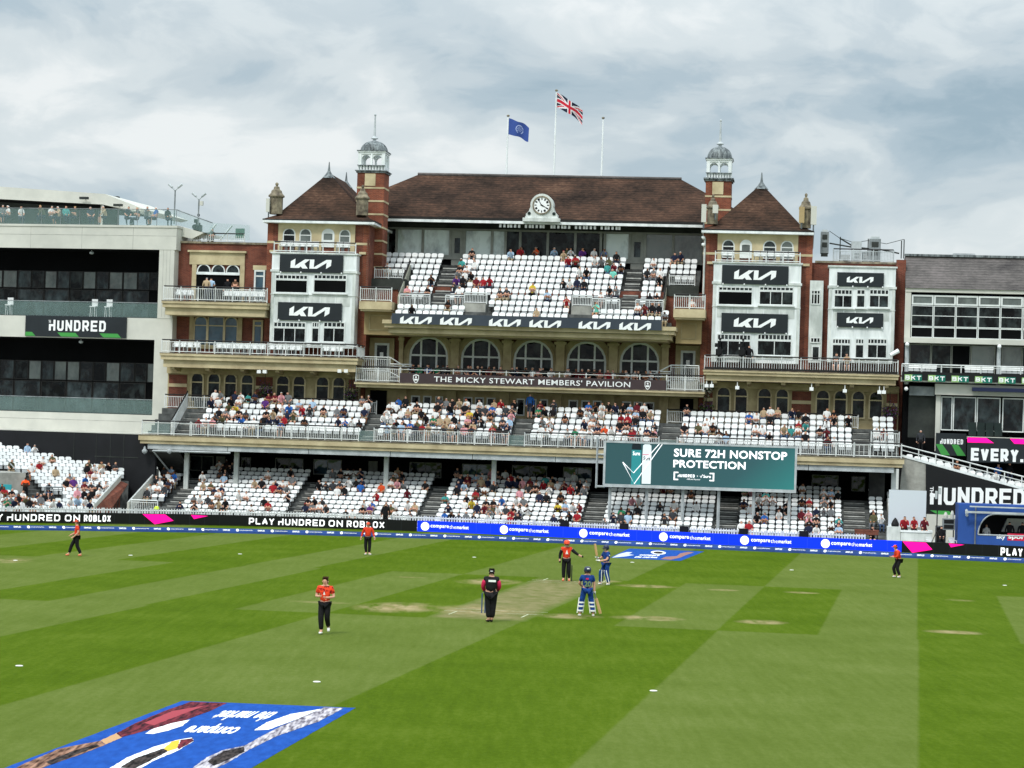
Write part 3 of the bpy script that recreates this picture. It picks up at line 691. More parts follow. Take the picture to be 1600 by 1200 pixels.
# ---- balconies of the wings: cream stone slabs with a moulded edge on brackets
def balcony(x0, x1, y0, y1, v0, v1, rail=True, steps=2, brackets=0, name='balcony'):
    u0, u1, z0, z1 = BX(x0, x1, y0, y1, v0); h = z1 - z0; m = MB()
    m.box(u0, u1, v0, v1, z1 - .16 * h, z1); m.box(u0 + .05, u1 - .05, v0 + .08, v1 - .001, z1 - .45 * h, z1 - .16 * h - .001)
    m.box(u0 + .2, u1 - .2, v0 + .3, v1 - .002, z0, z1 - .45 * h - .001)
    bl = part(pav, name, m, 'stone_cream')
    st = MB().box(u0 - .01, u1 + .01, v0 - .01, v1 - .003, z1 + .001, z1 + .05); part(bl, 'slab_edge', st, 'stone_weathered')
    if brackets:
        bk = MB()
        for i in range(brackets):
            cu = u0 + .8 + i * (u1 - u0 - 1.6) / (brackets - 1)
            bk.side([(v1 - .01, z0 - .75), (v1 - .01, z0 - .002), (v0 + .45, z0 - .002), (v0 + .5, z0 - .16), (v1 - .3, z0 - .38)], cu - .14, cu + .14)
        part(bl, 'bracket', bk, 'stone_shade')
    return bl, (u0, u1, z1 + .05)
balA, gA = balcony(252, 417, 472, 493, 5.2, 7.598)
balB, gB = balcony(249, 559, 556, 577, 4.2, 7.598, brackets=6)
balR, gR = balcony(1098, 1405, 582, 598, 4.2, 7.598, brackets=6)
part(balA, 'railing', railing(gA[0] + .1, gA[1] - .05, 5.35, 5.35, gA[2], 1.0), ['rail_white', 'rail_dark'])
part(balB, 'railing', railing(gB[1] - .1, gB[1] - .1, 4.35, 7.1, gB[2], .9, mb=railing(gB[0] + .1, gB[1] - .1, 4.35, 4.35, gB[2], .9, gap=.3)), ['rail_white', 'rail_dark'])
part(balR, 'railing', railing(gR[0] + .1, gR[1] - .1, 4.35, 4.35, gR[2], .95, gap=.16), ['rail_white', 'rail_dark'])
kb = MB().box(gR[0] + .1, gR[1] - .1, 4.24, 4.3, gR[2] + .02, gR[2] + .16); part(balR, 'cable_tray', kb, 'rail_dark')
# little balconies on top of the two wide bays, where chairs stand
for bay, u0, u1, z1 in ((bayL[0], *bayL[1][:2], bayL[1][3]), (bayR[0], *bayR[1][:2], bayR[1][3])):
    part(bay, 'railing', railing(u0 + .1, u1 - .1, 6.1, 6.1, z1 + .1, .72, gap=3), ['rail_white', 'rail_dark'])

# ---- arcade of the wings at terrace level: brick piers, cream stone surrounds, arched windows
V_A = 6.7
def arcade(x0, x1, y_top, y_sill, y_spring, groups, bricks):
    u0, u1 = P.u(x0, 600, V_A), P.u(x1, 600, V_A); zt = P.z((x0 + x1) / 2, y_top, V_A)
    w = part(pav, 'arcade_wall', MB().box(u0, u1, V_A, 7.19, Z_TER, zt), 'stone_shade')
    for a, c in bricks:
        part(w, 'brick_pier', MB().box(P.u(a, 600, V_A), P.u(c, 600, V_A), V_A - .05, V_A - .001, Z_TER + 1, zt - .5), 'brick_red')
        part(w, 'stone_band', MB().box(P.u(a, 600, V_A) - .03, P.u(c, 600, V_A) + .03, V_A - .08, V_A - .051, zt - 1.35, zt - 1.12), 'stone_cream')
    part(w, 'beam', MB().box(u0, u1, V_A - .35, V_A - .002, zt - .42, zt - .01), 'stone_shade')
    for a, c in groups:
        ym = (y_top + y_sill) / 2 + ((a + c) / 2 - (x0 + x1) / 2) * .031; dy = ((a + c) / 2 - (x0 + x1) / 2) * .031
        b = BX(a, c, y_spring + dy, y_sill + dy, V_A)
        window(w, b, V_A, 'arch', 'glass_dark', rows=(.66,), fwid=.1, proud=.14, frame='stone_cream')
    return w
arcade(262, 562, 578, 632, 584, [(298, 319), (324, 345), (350, 371), (376, 397), (431, 453), (457, 478), (493, 515), (519, 540)], [(264, 292), (400, 426), (545, 560)])
arcade(1100, 1405, 600, 652, 607, [(1119, 1142), (1147, 1169), (1183, 1206), (1211, 1233), (1274, 1297), (1302, 1324), (1330, 1352), (1357, 1380)], [(1102, 1114), (1238, 1268), (1386, 1403)])

# ---- middle: arcade of five great arched windows, members' balcony, small windows below
V_C = 8.6
cu0, cu1 = P.u(566, 560, V_C), P.u(1100, 575, V_C)
zA = P.z(835, 519, V_C)
cw = part(pav, 'central_wall', MB().box(cu0, cu1, V_C, 9.25, Z_TER, zA + 3), 'brick_red')
AR = [(640, 701, 526), (721, 783, 529), (803, 865, 531.5), (886, 948, 533.5), (969, 1031, 535)]
ss = MB(); zbot = P.z(835, 592, V_C)
for a, c, yt in AR:
    b = (P.u(a, 560, V_C), P.u(c, 562, V_C), zbot, P.z((a + c) / 2, yt, V_C))
    w = window(cw, b, V_C - .12, 'arch', 'glass_dark', cols=(.3, .7), rows=(.52,), fwid=.15, proud=.12, frame='frame_white')
    o = .42; ss.ring(arch(b[0] - o, b[1] + o, b[2] - .3, b[3] + o), arch(b[0], b[1], b[2], b[3]), V_C - .32, V_C - .001)
    o2 = .16; ss.ring(arch(b[0] - o2, b[1] + o2, b[2] - .25, b[3] + o2), arch(b[0], b[1], b[2], b[3]), V_C - .38, V_C - .321)
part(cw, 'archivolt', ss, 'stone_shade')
for a, c in ((623, 631), (703, 719), (785, 801), (867, 884), (950, 967), (1033, 1046)):
    u0, u1 = P.u(a, 560, V_C - .5), P.u(c, 561, V_C - .5); m = MB(); zt = zA + .05
    cc, hw = (u0 + u1) / 2, (u1 - u0) / 2
    m.box(cc - hw * .8, cc + hw * .8, V_C - .75, V_C - .325, zbot - .5, zt - .9); m.box(cc - hw * 1.1, cc + hw * 1.1, V_C - .9, V_C - .324, zt - .9, zt - .72)
    m.box(cc - hw * .7, cc + hw * .7, V_C - .8, V_C - .325, zt - .719, zt - .3); m.box(cc - hw * 1.25, cc + hw * 1.25, V_C - 1.0, V_C - .323, zt - .299, zt + .3)
    m.side([(V_C - .9, zt - .71), (V_C - .9, zt - .3), (V_C - 1.6, zt - .3), (V_C - 1.5, zt - .45)], cc - hw * .5, cc + hw * .5)
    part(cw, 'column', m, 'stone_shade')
for (x0, x1) in ((585, 608), (1063, 1086)):            # side doors of the middle, in stone surrounds
    b = BX(x0, x1, 536 + (x0 > 800) * 12, 602 + (x0 > 800) * 10, V_C)
    part(cw, 'stone_surround', MB().ring(rect(b[0] - .35, b[1] + .35, b[2] - .01, b[3] + .35), rect(b[0], b[1], b[2], b[3]), V_C - .16, V_C - .001), 'stone_shade')
    d = part(cw, 'door', MB().ring(rect(*b), rect(b[0] + .16, b[1] - .16, b[2] + 1.0, b[3] - .16), V_C - .1, V_C - .02), 'frame_white')
    part(d, 'pane', MB().box(b[0] + .15, b[1] - .15, V_C - .07, V_C - .03, b[2] + .9, b[3] - .15), 'glass_dark')
    part(d, 'notice', MB().box(b[0] + .38, b[0] + .62, V_C - .075, V_C - .071, b[3] - 1.0, b[3] - .65), 'letter_white')
# upper-stand slab
u0, u1 = P.u(597, 510, 3.6), P.u(1056, 519, 3.6); zs1, zs0 = P.z(826, 505, 3.6), P.z(826, 525, 3.6)
m = MB(); h = zs1 - zs0
m.box(u0, u1, 3.6, V_C + 1, zs1 - .3 * h, zs1); m.box(u0 + .12, u1 - .12, 3.75, V_C + 1, zs1 - .6 * h, zs1 - .3 * h - .001); m.box(u0 + .35, u1 - .35, 4.1, V_C + 1, zs0, zs1 - .6 * h - .001)
m.slab([(u0 + .6, 4.6), (u1 - .6, 4.6), (u1 - .6, V_C - .4), (u0 + .6, V_C - .4)], zs0 - .1, zs0 - .001)
us = part(pav, 'upper_balcony', m, 'stone_cream')
U_UP = (u0, u1, zs1)
# side landings of the upper stand with a panelled wall under them
for x0, x1, yt, yb, px_, py in ((561, 612, 471, 486, (569, 622), (487, 523)), (1052, 1102, 483, 499, (1056, 1096), (500, 537))):
    b = BX(x0, x1, yt, yb, 5.2); m = MB(); m.box(b[0], b[1], 5.2, 9, b[2] + .12, b[3]); m.box(b[0] + .08, b[1] - .08, 5.3, 9, b[2], b[2] + .119)
    ld = part(pav, 'landing', m, 'stone_cream')
    q = BX(*px_, *py, 6.4); part(ld, 'panel_wall', MB().box(q[0], q[1], 6.4, V_C + .1, q[2], b[2] - .001), 'render_beige')
    o = .35; part(ld, 'panel_moulding', MB().ring(rect(q[0] + o, q[1] - o, q[2] + .3, b[2] - .22), rect(q[0] + o + .06, q[1] - o - .06, q[2] + .36, b[2] - .28), 6.36, 6.399), 'stone_shade')
    part(ld, 'railing', railing(b[0] + .05, b[1] - .05, 5.3, 5.3, b[3], 1.0), ['rail_white', 'rail_dark'])
# members' balcony and the landings at its ends
u0, u1 = P.u(553, 602, 4.6), P.u(1101, 620, 4.6); z1, z0 = P.z(830, 605, 4.6), P.z(830, 612.5, 4.6)
m = MB(); m.box(u0, u1, 4.6, V_C, z1 - .12, z1); m.box(u0 + .1, u1 - .1, 4.8, V_C, z0, z1 - .121)
mbal = part(pav, 'members_balcony', m, 'stone_cream'); Z_MB = z1
part(mbal, 'slab_edge', MB().box(u0 - .01, u1 + .01, 4.59, V_C, z1 + .001, z1 + .05), 'stone_weathered')
uL, uR = P.u(625, 590, 4.7), P.u(1041, 603, 4.7)
for a, c in ((u0 + .1, uL - .02), (uR + .02, u1 - .1)):
    part(mbal, 'railing', railing(a, c, 4.75, 4.75, z1 + .05, 1.05), ['rail_white', 'rail_dark'])
part(mbal, 'railing', railing(uL, uR, 4.95, 4.95, z1 + .05, 1.05, post=1.9, gap=50), ['rail_white', 'rail_dark'])
for s, a in ((1, P.u(568, 570, 6.6)), (-1, P.u(1092, 588, 6.6))):       # raised landings with stairs at the doors
    m = railing(a, a + s * 1.9, 6.3, 6.3, z1 + .75, 1.05, mb=railing(a + s * 1.9, a + s * 3.4, 6.3, 6.3, z1 + .35, 1.0, dark_top=False, curtain=False), dark_top=False)
    m.bar((a + s * 1.9, 6.3, z1 + 1.8), (a + s * 3.4, 6.3, z1 + .95), .06); m.bar((a + s * 1.9, 6.3, z1 + .8), (a + s * 3.4, 6.3, z1 + .1), .06)
    part(mbal, 'stair_railing', m, ['rail_white', 'rail_dark'])
    st = MB(); st.box(min(a, a + s * 1.9), max(a, a + s * 1.9), 6.25, V_C - .2, z1 + .06, z1 + .75)
    part(mbal, 'landing_step', st, 'concrete')
# wall below the members' balcony, with small stone windows
lw = part(pav, 'lower_wall', MB().box(cu0 + .3, cu1 - .3, 7.6, 7.9, Z_TER, z0 - .01), 'stone_shade')
for g in ((642, 656), (661, 674), (680, 692), (724, 738), (742, 756), (760, 774), (807, 820), (827, 838), (844, 856), (888, 903), (908, 921), (926, 940), (972, 986), (990, 1004), (1008, 1022)):
    yy = 618 + (g[0] - 640) * .028
    window(lw, BX(*g, yy, yy + 27, 7.6), 7.6, 'flat', 'glass_dark', fwid=.09, proud=.06)
for x in (628, 705, 788, 870, 953, 1037):
    a = P.u(x, 625, 7.3); part(lw, 'pier', MB().box(a - .32, a + .32, 7.25, 7.598, Z_TER, z0 - .012), 'stone_shade')
for x0, x1 in ((578, 604), (1062, 1083)):              # dark doorways at each end
    b = BX(x0, x1, 610 + (x0 > 800) * 13, 652 + (x0 > 800) * 11, 7.55)
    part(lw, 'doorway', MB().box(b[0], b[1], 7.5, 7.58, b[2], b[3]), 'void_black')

# ================================================================== STANDS: stepped decks, aisles, rails; places of every seat
SEATS = []       # (frame, u, v, floor z, tier, block number, row number)
PITCH_SEAT = .47
def deck(parent, fr, rows, u0, u1, tread, name='step_deck', mat='deck_grey', drop=1.2):
    """rows: (v of the seat, floor z); a solid flight of wide steps, one per row"""
    pr = []
    for v, z in rows: pr += [(v - tread * .62, z), (v + tread * .38, z)]
    pr += [(pr[-1][0], pr[-1][1] - drop), (pr[0][0], pr[0][1] - drop)]
    return part(parent, name, MB().side(pr, u0, u1), mat)
def aisle(parent, rows, u0, u1, tread, mat='concrete_step'):
    m = MB()
    for v, z in rows[:-1]:                              # half steps between the rows
        rise = rows[1][1] - rows[0][1]
        m.box(u0, u1, v + tread * .38 - tread * .5, v + tread * .38 - .001, z + .002, z + rise * .5)
    a = part(parent, 'aisle_steps', m, mat)
    nz = MB()  # dark strips on the risers, painted in place of the steps' shadow
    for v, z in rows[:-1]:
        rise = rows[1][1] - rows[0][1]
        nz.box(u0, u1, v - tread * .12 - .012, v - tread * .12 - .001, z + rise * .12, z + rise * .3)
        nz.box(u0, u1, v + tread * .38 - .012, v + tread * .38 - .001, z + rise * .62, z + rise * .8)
    part(a, 'step_shadow_strip', nz, 'concrete_dark')
    return a
def fill(fr, rows, blocks, tier, skip=None, pitch=PITCH_SEAT):
    for r, (v, z) in enumerate(rows):
        for b, (u0, u1) in enumerate(blocks):
            n = int((u1 - u0 - .04) / pitch)
            off = (u1 - u0 - n * pitch) / 2
            for i in range(n):
                u = u0 + off + (i + .5) * pitch
                if skip and skip(u, v, r, b): continue
                SEATS.append((fr, u, v, z, tier, b, r))

# ---- terrace (first floor): slab with stone edge, steel gutter below, six rows of seats
tu0, tu1 = P.u(216, 690, 0), P.u(1413, 722, 0)
ts = MB()
ts.box(tu0, tu1, 0, 6.69, 5.2, 5.52); ts.box(tu0 + .1, tu1 - .1, .1, 6.69, 4.98, 5.199)
slab = part(pav, 'terrace_slab', ts, 'stone_cream')
part(slab, 'slab_edge', MB().box(tu0 - .02, tu1 + .02, -.03, 1.0, 5.521, 5.58), 'stone_weathered')
gm_ = MB()
n = 9
for i in range(n):
    a = tu0 + .6 + i * (tu1 - tu0 - 1.2) / n; gm_.box(a, a + (tu1 - tu0 - 1.2) / n - .04, .22, .9, 4.62, 4.97)
part(slab, 'steel_gutter', gm_, 'metal_pale')
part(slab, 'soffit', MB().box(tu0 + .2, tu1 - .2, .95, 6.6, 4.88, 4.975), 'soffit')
T_ROWS = [(.95 + .85 * k, 5.42 + .4 * k) for k in range(6)]
T_ROWS[0] = (.95, 5.59)
T_AIS = [(-23.2, -21.8), (-10.45, -9.4), (-.42, .66), (9.5, 10.7), (22.15, 23.2)]
deck(slab, P, [(v, z) for v, z in T_ROWS], tu0 + .3, tu1 - .3, .85, drop=.3)
for a in T_AIS: aisle(slab, T_ROWS, a[0], a[1], .85)
part(slab, 'walkway', MB().box(tu0 + .3, tu1 - .3, 5.6, V_A + 1.2, 7.3, 7.42), 'concrete')
T_BLK = [(-21.8, -10.45), (-9.4, -.42), (.66, 9.5), (10.7, 22.15), (23.25, 25.0)]
fill(P, T_ROWS, T_BLK, 'terrace')
for a, b in T_BLK[:4]:
    part(slab, 'railing', railing(a, b, .12, .12, 5.57, .95, post=1.1, gap=.12), ['rail_white', 'rail_dark'])
for a, b in T_AIS[1:4]:
    part(slab, 'glass_screen', MB().box(a + .05, b - .05, .1, .13, 5.62, 6.3), 'glass_clear')
part(slab, 'railing', railing(tu0 + .2, -21.9, .12, .12, 5.57, .95, post=1.0, gap=9), ['rail_white', 'rail_dark'])
part(slab, 'glass_screen', MB().box(tu0 + .25, -23.3, .11, .135, 5.65, 6.35), 'glass_clear')
part(slab, 'railing', railing(22.2, tu1 - .2, .12, .12, 5.57, .95, post=.9, gap=.3), ['rail_white', 'rail_dark'])
part(slab, 'railing', railing(23.3, tu1 - .3, 1.9, 1.9, 6.3, 1.0, post=.8, gap=.12), ['rail_white', 'rail_dark'])
# rails behind the top row on the wings, with dark green benches and planters behind them
for a, b in ((-25.2, -21.0), (-19.4, -10.3), (9.7, 22.5)):
    part(slab, 'railing', railing(a, b, 5.75, 5.75, 7.42, .95, post=1.2, gap=.12), ['rail_white', 'rail_dark'])
for x0, x1, yy in ((304, 335, 633), (421, 467, 628), (519, 545, 632)):
    b = BX(x0, x1, yy - 7, yy + 4, 6.2); part(slab, 'bench', MB().box(b[0], b[1], 6.05, 6.4, b[2], b[3]), 'green_dark')
# side stair at the left end with its sloping white wall
m = MB().side([(.5, 5.6), (4.4, 7.6), (4.4, 8.5), (.5, 6.5)], -23.34, -23.2); part(slab, 'stair_wall', m, 'rail_white')
m = MB(); m.bar((-23.27, .45, 6.62), (-23.27, 4.5, 8.62), .08); part(slab, 'handrail', m, 'rail_dark')
# columns under the terrace, back wall with wide windows
for x, yy in ((291.5, 735), (369.5, 730), (604, 725), (772, 735), (1396, 760)):
    a = P.u(x, yy, 1.6); part(slab, 'column', MB().box(a - .15, a + .15, 1.45, 1.75, 0, 4.879), 'paint_white_dirty')
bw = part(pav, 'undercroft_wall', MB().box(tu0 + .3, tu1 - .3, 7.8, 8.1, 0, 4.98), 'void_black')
for x0, x1, g in ((297, 334, 'glass_mid'), (338, 352, 'frame_grey'), (377, 392, 'glass_mid'), (430, 474, 'glass_mid'), (490, 534, 'glass_blue'), (576, 590, 'frame_grey'), (640, 690, 'glass_mid'), (722, 768, 'glass_blue'), (800, 855, 'glass_mid'), (880, 925, 'glass_blue'), (1268, 1310, 'glass_mid'), (1330, 1352, 'glass_mid')):
    yy = 712 + (x0 - 300) * .031
    b = BX(x0, x1, yy, yy + 24, 7.8)
    window(bw, b, 7.8, 'flat', g, fwid=.06, cols=(.5,), frame='frame_grey')
b = BX(1357, 1382, 742, 800, 3.0); part(bw, 'grey_door', MB().box(b[0], b[1], 3.0, 3.2, .5, 4.6), 'concrete_dark')
# dark sloping underside of the end stair, in a pale steel edge
m = MB().side([(.3, 4.6), (.3, 4.45), (4.6, 2.3), (4.6, 2.5)], P.u(243, 730, 2), P.u(289, 730, 2)); stp = part(slab, 'stair_underside', m, 'concrete_dark')
m = MB(); a = P.u(239, 715, .3); m.bar((a, .25, 4.5), (a + .9, 3.6, 2.4), .1); m.bar((a, .25, 4.5), (P.u(360, 705, .25), .25, 4.52), .1); part(stp, 'edge_tube', m, 'metal_pale')

# ---- upper stand on top of the middle block
UP_ROWS = [(4.35 + .82 * k, 13.72 + .452 * k) for k in range(11)]
U_AIS = [(-6.85, -5.8), (6.25, 7.3)]
ub = MB()
uw0, uw1 = wl + .05, wr - .05
deck(us, P, UP_ROWS[:2], U_UP[0] + .4, U_UP[1] - .4, .82, drop=.4)
deck(us, P, UP_ROWS[2:], -9.0, 9.15, .82, drop=.7)
deck(us, P, UP_ROWS[7:], uw0, uw1, .82, drop=.3, name='upper_deck')
for a in U_AIS: aisle(us, UP_ROWS[2:], a[0], a[1], .82)
def up_skip(u, v, r, b):
    if r == 2 and (u < -3.4 or u > 4.0): return True                     # cross walkway
    if r in (2, 3) and (-4.6 < u < -3.0 or 3.0 < u < 4.4): return True   # stairwells
    if r <= 1 and (-4.1 < u < -2.4 or 2.9 < u < 4.4): return r == 0 or True
    return False
fill(P, UP_ROWS[:2], [(U_UP[0] + .5, -4.1), (-2.4, 2.9), (4.4, U_UP[1] - .5)], 'upper')
fill(P, [UP_ROWS[2]], [(-2.9, 2.9)], 'upper'); fill(P, [UP_ROWS[3]], [(-8.9, -6.85), (-5.8, -4.6), (-2.9, 2.9), (4.4, 6.25), (7.3, 9.1)], 'upper')
fill(P, UP_ROWS[4:8], [(-8.9, -6.85), (-5.8, 6.25), (7.3, 9.1)], 'upper')
fill(P, UP_ROWS[8:], [(uw0 + .2, -6.85), (-5.8, 6.25), (7.3, uw1 - .2)], 'upper')
fill(P, [(4.35 + .82 * 7, 13.72 + .452 * 7)], [(uw0 + .2, -9.3), (9.5, uw1 - .2)], 'upper')
for a, b, r in ((-9.0, -6.9, 3), (-5.8, -4.5, 3), (4.3, 6.2, 3), (7.3, 9.15, 3)):
    v, z = UP_ROWS[r]; part(us, 'railing', railing(a, b, v - .55, v - .55, z - .42, 1.1, post=.9, gap=.11), ['rail_white', 'rail_white'])
    part(us, 'barrier_rail', MB().bar((a, v - .5, z + .75), (b, v - .5, z + .75), .06), 'rail_dark')
for a, b in ((-4.5, -2.95), (2.95, 4.3)):
    v, z = UP_ROWS[2]; w = part(us, 'stairwell_wall', MB().box(a, b, v - .35, v + .5, z - .3, z + .6), 'concrete')
    part(w, 'railing', railing(a, b, v + .3, v + .3, z + .6, .75, gap=.11, dark_top=False), ['rail_white', 'rail_dark'])
for s, a in ((-1, -9.1), (1, 9.2)):                   # raking edge rails and the dark doorways beside the stand
    v0, z0 = UP_ROWS[3]; v1, z1 = UP_ROWS[8]
    m = MB().side([(v0 - .5, z0 - .3), (v1, z1 - .1), (v1, z1 + .75), (v0 - .5, z0 + .55)], a - .05, a + .05); e = part(us, 'side_wall', m, 'timber_pale')
    part(e, 'handrail', MB().bar((a, v0 - .5, z0 + .85), (a, v1, z1 + 1.05), .09), 'rail_dark')
    c0, c1 = (wl + .3, -9.3) if s < 0 else (9.4, wr - .3)
    part(us, 'side_doorway', MB().box(c0, c1, 8.8, 9.2, 14.2, 16.2), 'void_black')
    part(us, 'side_beam', MB().box(c0 - .3, c1 + .3, 8.5, 9.3, 16.201, 16.95), 'soffit')
    part(us, 'side_railing', railing(min(c0, c1), max(c0, c1), 8.9, 8.9, 16.95, .8, gap=.12), ['rail_white', 'rail_dark'])

# ---- lower stand under and in front of the terrace
low = thing('lower_stand', 'lower grandstand of white seats running under the pavilion terrace behind the picket fence', 'grandstand', (0, -5, 0))
L_ROWS = [(-4.5 + .85 * k, .0 + .265 * k) for k in range(11)]
deck(low, P, [(v, z + .004) for v, z in L_ROWS], -24.9, 24.6, .85, drop=0.1)
L_AIS = [(-22.75, -21.65), (-14.2, -13.4), (-5.75, -4.6), (4.9, 6.13), (13.4, 14.75), (21.65, 23.0)]
for a in L_AIS: aisle(low, L_ROWS, a[0], a[1], .85)
L_BLK = [(-24.6, -22.75), (-21.65, -14.2), (-13.4, -5.75), (-4.6, 4.9), (6.13, 13.4), (14.75, 21.65), (23.0, 24.4)]
fill(P, L_ROWS, L_BLK, 'lower', lambda u, v, r, b: b in (0, 6) and r < 3)
part(low, 'walkway', MB().box(-24.9, 24.6, L_ROWS[-1][0] + .33, 7.79, 2.3, 2.6), 'concrete_dark')
# sloping walls at the left end beside the brick ramp
def rake(x0, y0, x1, y1, v0, v1, h, name):
    u0, z0 = P.px(x0, y0, v0); u1, z1 = P.px(x1, y1, v1)
    m = MB(); m.add([(u0 + du, v0, z) for du in (-.06, .06) for z in (z0 - h, z0)] + [(u1 + du, v1, z) for du in (-.06, .06) for z in (z1 - h, z1)], [(0, 1, 5, 4), (2, 6, 7, 3), (1, 3, 7, 5), (0, 4, 6, 2), (0, 2, 3, 1), (4, 5, 7, 6)])
    o = part(low, name, m, 'panel_white')
    r = MB(); r.bar((u0, v0, z0 + .02), (u1, v1, z1 + .02), .07)
    for i in range(7):
        t = i / 6; r.bar((u0 - .07, v0 + (v1 - v0) * t, z0 + (z1 - z0) * t - h), (u0 + (u1 - u0) * t, v0 + (v1 - v0) * t, z0 + (z1 - z0) * t + .03), .04) if 0 else None
    part(o, 'handrail', r, 'rail_white'); return o
rake(200, 785, 247, 733, -6.0, 2.5, .75, 'ramp_wall')
b = P.u(235, 790, -5.8); part(low, 'railing', railing(P.u(205, 790, -5.6), P.u(246, 792, -5.6), -5.6, -5.6, .0, 1.35, gap=.12, dark_top=False), ['rail_white', 'rail_dark'])
m = MB(); m.side([(-5.6, .02), (4.5, 3.2), (4.5, 3.0), (-5.6, .0)], 23.0, 23.15)
part(low, 'ramp_wall', MB().side([(-5.2, 0), (3.0, 2.0), (3.0, 2.9), (-5.2, .8)], 24.45, 24.6), 'concrete')
part(low, 'handrail', MB().bar((24.5, -5.2, 1.2), (24.5, 3, 3.3), .07), 'rail_white')

# ---- stand to the left, turned towards the middle of the field, with a dark wall behind it
LS = Frame((-27.3, 150.05), R(-24))
LD = Frame(P.w(-25.6, .9, 0)[:2], R(15))                 # line of the dark wall behind the side stand
LB = Frame(P.w(-26.6, 6.9, 0)[:2], R(13))                # facade line of the white building, set back above it
NL = 21
zl0, zl1 = LS.z(60, 797, 2.6), LS.z(30, 688, 2.6 + .82 * 20)
LS_ROWS = [(2.6 + .82 * k, zl0 - .82 + (zl1 - zl0) / 20 * k) for k in range(NL)]
ls = thing('side_stand', 'stand of white seats at the left with a dark panelled wall behind', 'grandstand', (0, 2, 0), frame=LS)
def ls_limit(v):                                        # right-hand end of a row: the dark wall, or the ramp wall lower down
        # point on the row line u*eu+v*ev that lies on the LB front line
    q0 = LS.ev * v
    d = (LD.o - LS.o - q0)
    un = d.dot(LD.ev) / LS.eu.dot(LD.ev)
    return un
for v, z in LS_ROWS:
    pass
UL = {r: min(ls_limit(v) - .1, 2.2 + (v - 2.6) * .52) for r, (v, z) in enumerate(LS_ROWS)}
m = MB()
for r, (v, z) in enumerate(LS_ROWS):
    m.box(-9, UL[r] + .05, v - .5, v + .319, -.3, z)
part(ls, 'step_deck', m, 'deck_grey')
fill_l = []
for r, (v, z) in enumerate(LS_ROWS):
    u = UL[r] - .3; i = 0
    while u > -5.0:
        px_aisle = -.62 + (v - 8.5) * .0
        hole = (5 <= r <= 11 and -.75 < u < .42) or (r in (4, 5) and -1.6 < u < 1.4) or (6 <= r <= 12 and u < -.75 )
        if not hole: SEATS.append((LS, u, v, z, 'left', 0 if u > -.2 else 1, r))
        u -= .47
v, z = LS_ROWS[6]
part(ls, 'vomitory_wall', MB().box(-4.5, -.85, v - .2, LS_ROWS[12][0], z - .6, LS_ROWS[12][1] + .5), 'concrete')
part(ls, 'teal_banner', MB().box(-4.3, -1.75, v - .25, v - .205, z - .1, z + 1.0), flat('banner_teal', (60, 170, 178), .6))
m = railing(.35, 1.5, LS_ROWS[6][0] - .5, LS_ROWS[6][0] - .5, LS_ROWS[5][1], 1.1, dark_top=False, gap=.5); part(ls, 'railing', m, ['metal_grey', 'rail_dark'])
m = MB(); m.bar((-.8, LS_ROWS[6][0] - .2, z + 1.3), (-.8, LS_ROWS[13][0], LS_ROWS[13][1] + 1.0), .08); part(ls, 'handrail', m, 'metal_grey')
# pale raking wall and red brick ramp on its right-hand side
q = [LS.w(UL[0] + .1, LS_ROWS[0][0] - .5, 0), LS.w(UL[8] + .25, LS_ROWS[8][0], 0)]
z8 = LS_ROWS[8][1]
m = MB()
a, b = (UL[0] + .12, LS_ROWS[0][0] - .5), (UL[8] + .3, LS_ROWS[8][0] + .4)
m.add([(a[0], a[1], .3), (a[0], a[1], 1.15), (b[0], b[1], z8 + 1.25), (b[0], b[1], z8 + .3), (a[0] + .1, a[1], .3), (a[0] + .1, a[1], 1.15), (b[0] + .1, b[1], z8 + 1.25), (b[0] + .1, b[1], z8 + .3)],
      [(0, 1, 2, 3), (7, 6, 5, 4), (1, 5, 6, 2), (0, 3, 7, 4), (0, 4, 5, 1), (3, 2, 6, 7)])
rw = part(ls, 'ramp_wall', m, 'panel_white')
m = MB(); m.bar((a[0] + .05, a[1], 1.2), (b[0] + .05, b[1], z8 + 1.3), .08); part(rw, 'handrail', m, 'rail_white')
m = MB(); m.add([(a[0] + .101, a[1], 0), (a[0] + .101, a[1], .9), (b[0] + .101, b[1], z8 + .9), (b[0] + .101, b[1], 0), (b[0] + .6, b[1], z8 + .7), (a[0] + .6, a[1], .02)], [(0, 1, 2, 3), (1, 5, 4, 2)]); part(ls, 'brick_ramp', m, 'brick_red')

# ================================================================== GROUND, MARKINGS, BOUNDARY
DV = Vector((.168, 1.0)).normalized(); NV = Vector((DV.y, -DV.x)); T0 = Vector((0, 82.0))   # mowing direction
grass = bpy.data.materials.new('mown_grass'); grass.use_nodes = True
t = grass.node_tree; b = _bsdf(grass); b.inputs['Roughness'].default_value = .95; b.inputs['Specular IOR Level'].default_value = .02
LK = t.links.new
tc = node(t, 'ShaderNodeTexCoord')
def dotn(vec, off):
    d = node(t, 'ShaderNodeVectorMath', operation='DOT_PRODUCT'); LK(tc.outputs['Object'], d.inputs[0]); d.inputs[1].default_value = (vec.x, vec.y, 0)
    a = node(t, 'ShaderNodeMath', operation='SUBTRACT'); LK(d.outputs['Value'], a.inputs[0]); a.inputs[1].default_value = off; return a
def noise(scale, detail=4, stretch=(1, 1, 1), rough=.6):
    mp = node(t, 'ShaderNodeMapping'); mp.inputs['Scale'].default_value = stretch; mp.inputs['Rotation'].default_value = (0, 0, .166)
    LK(tc.outputs['Object'], mp.inputs[0]); n = node(t, 'ShaderNodeTexNoise'); n.inputs['Scale'].default_value = scale; n.inputs['Detail'].default_value = detail; n.inputs['Roughness'].default_value = rough
    LK(mp.outputs[0], n.inputs['Vector']); return n
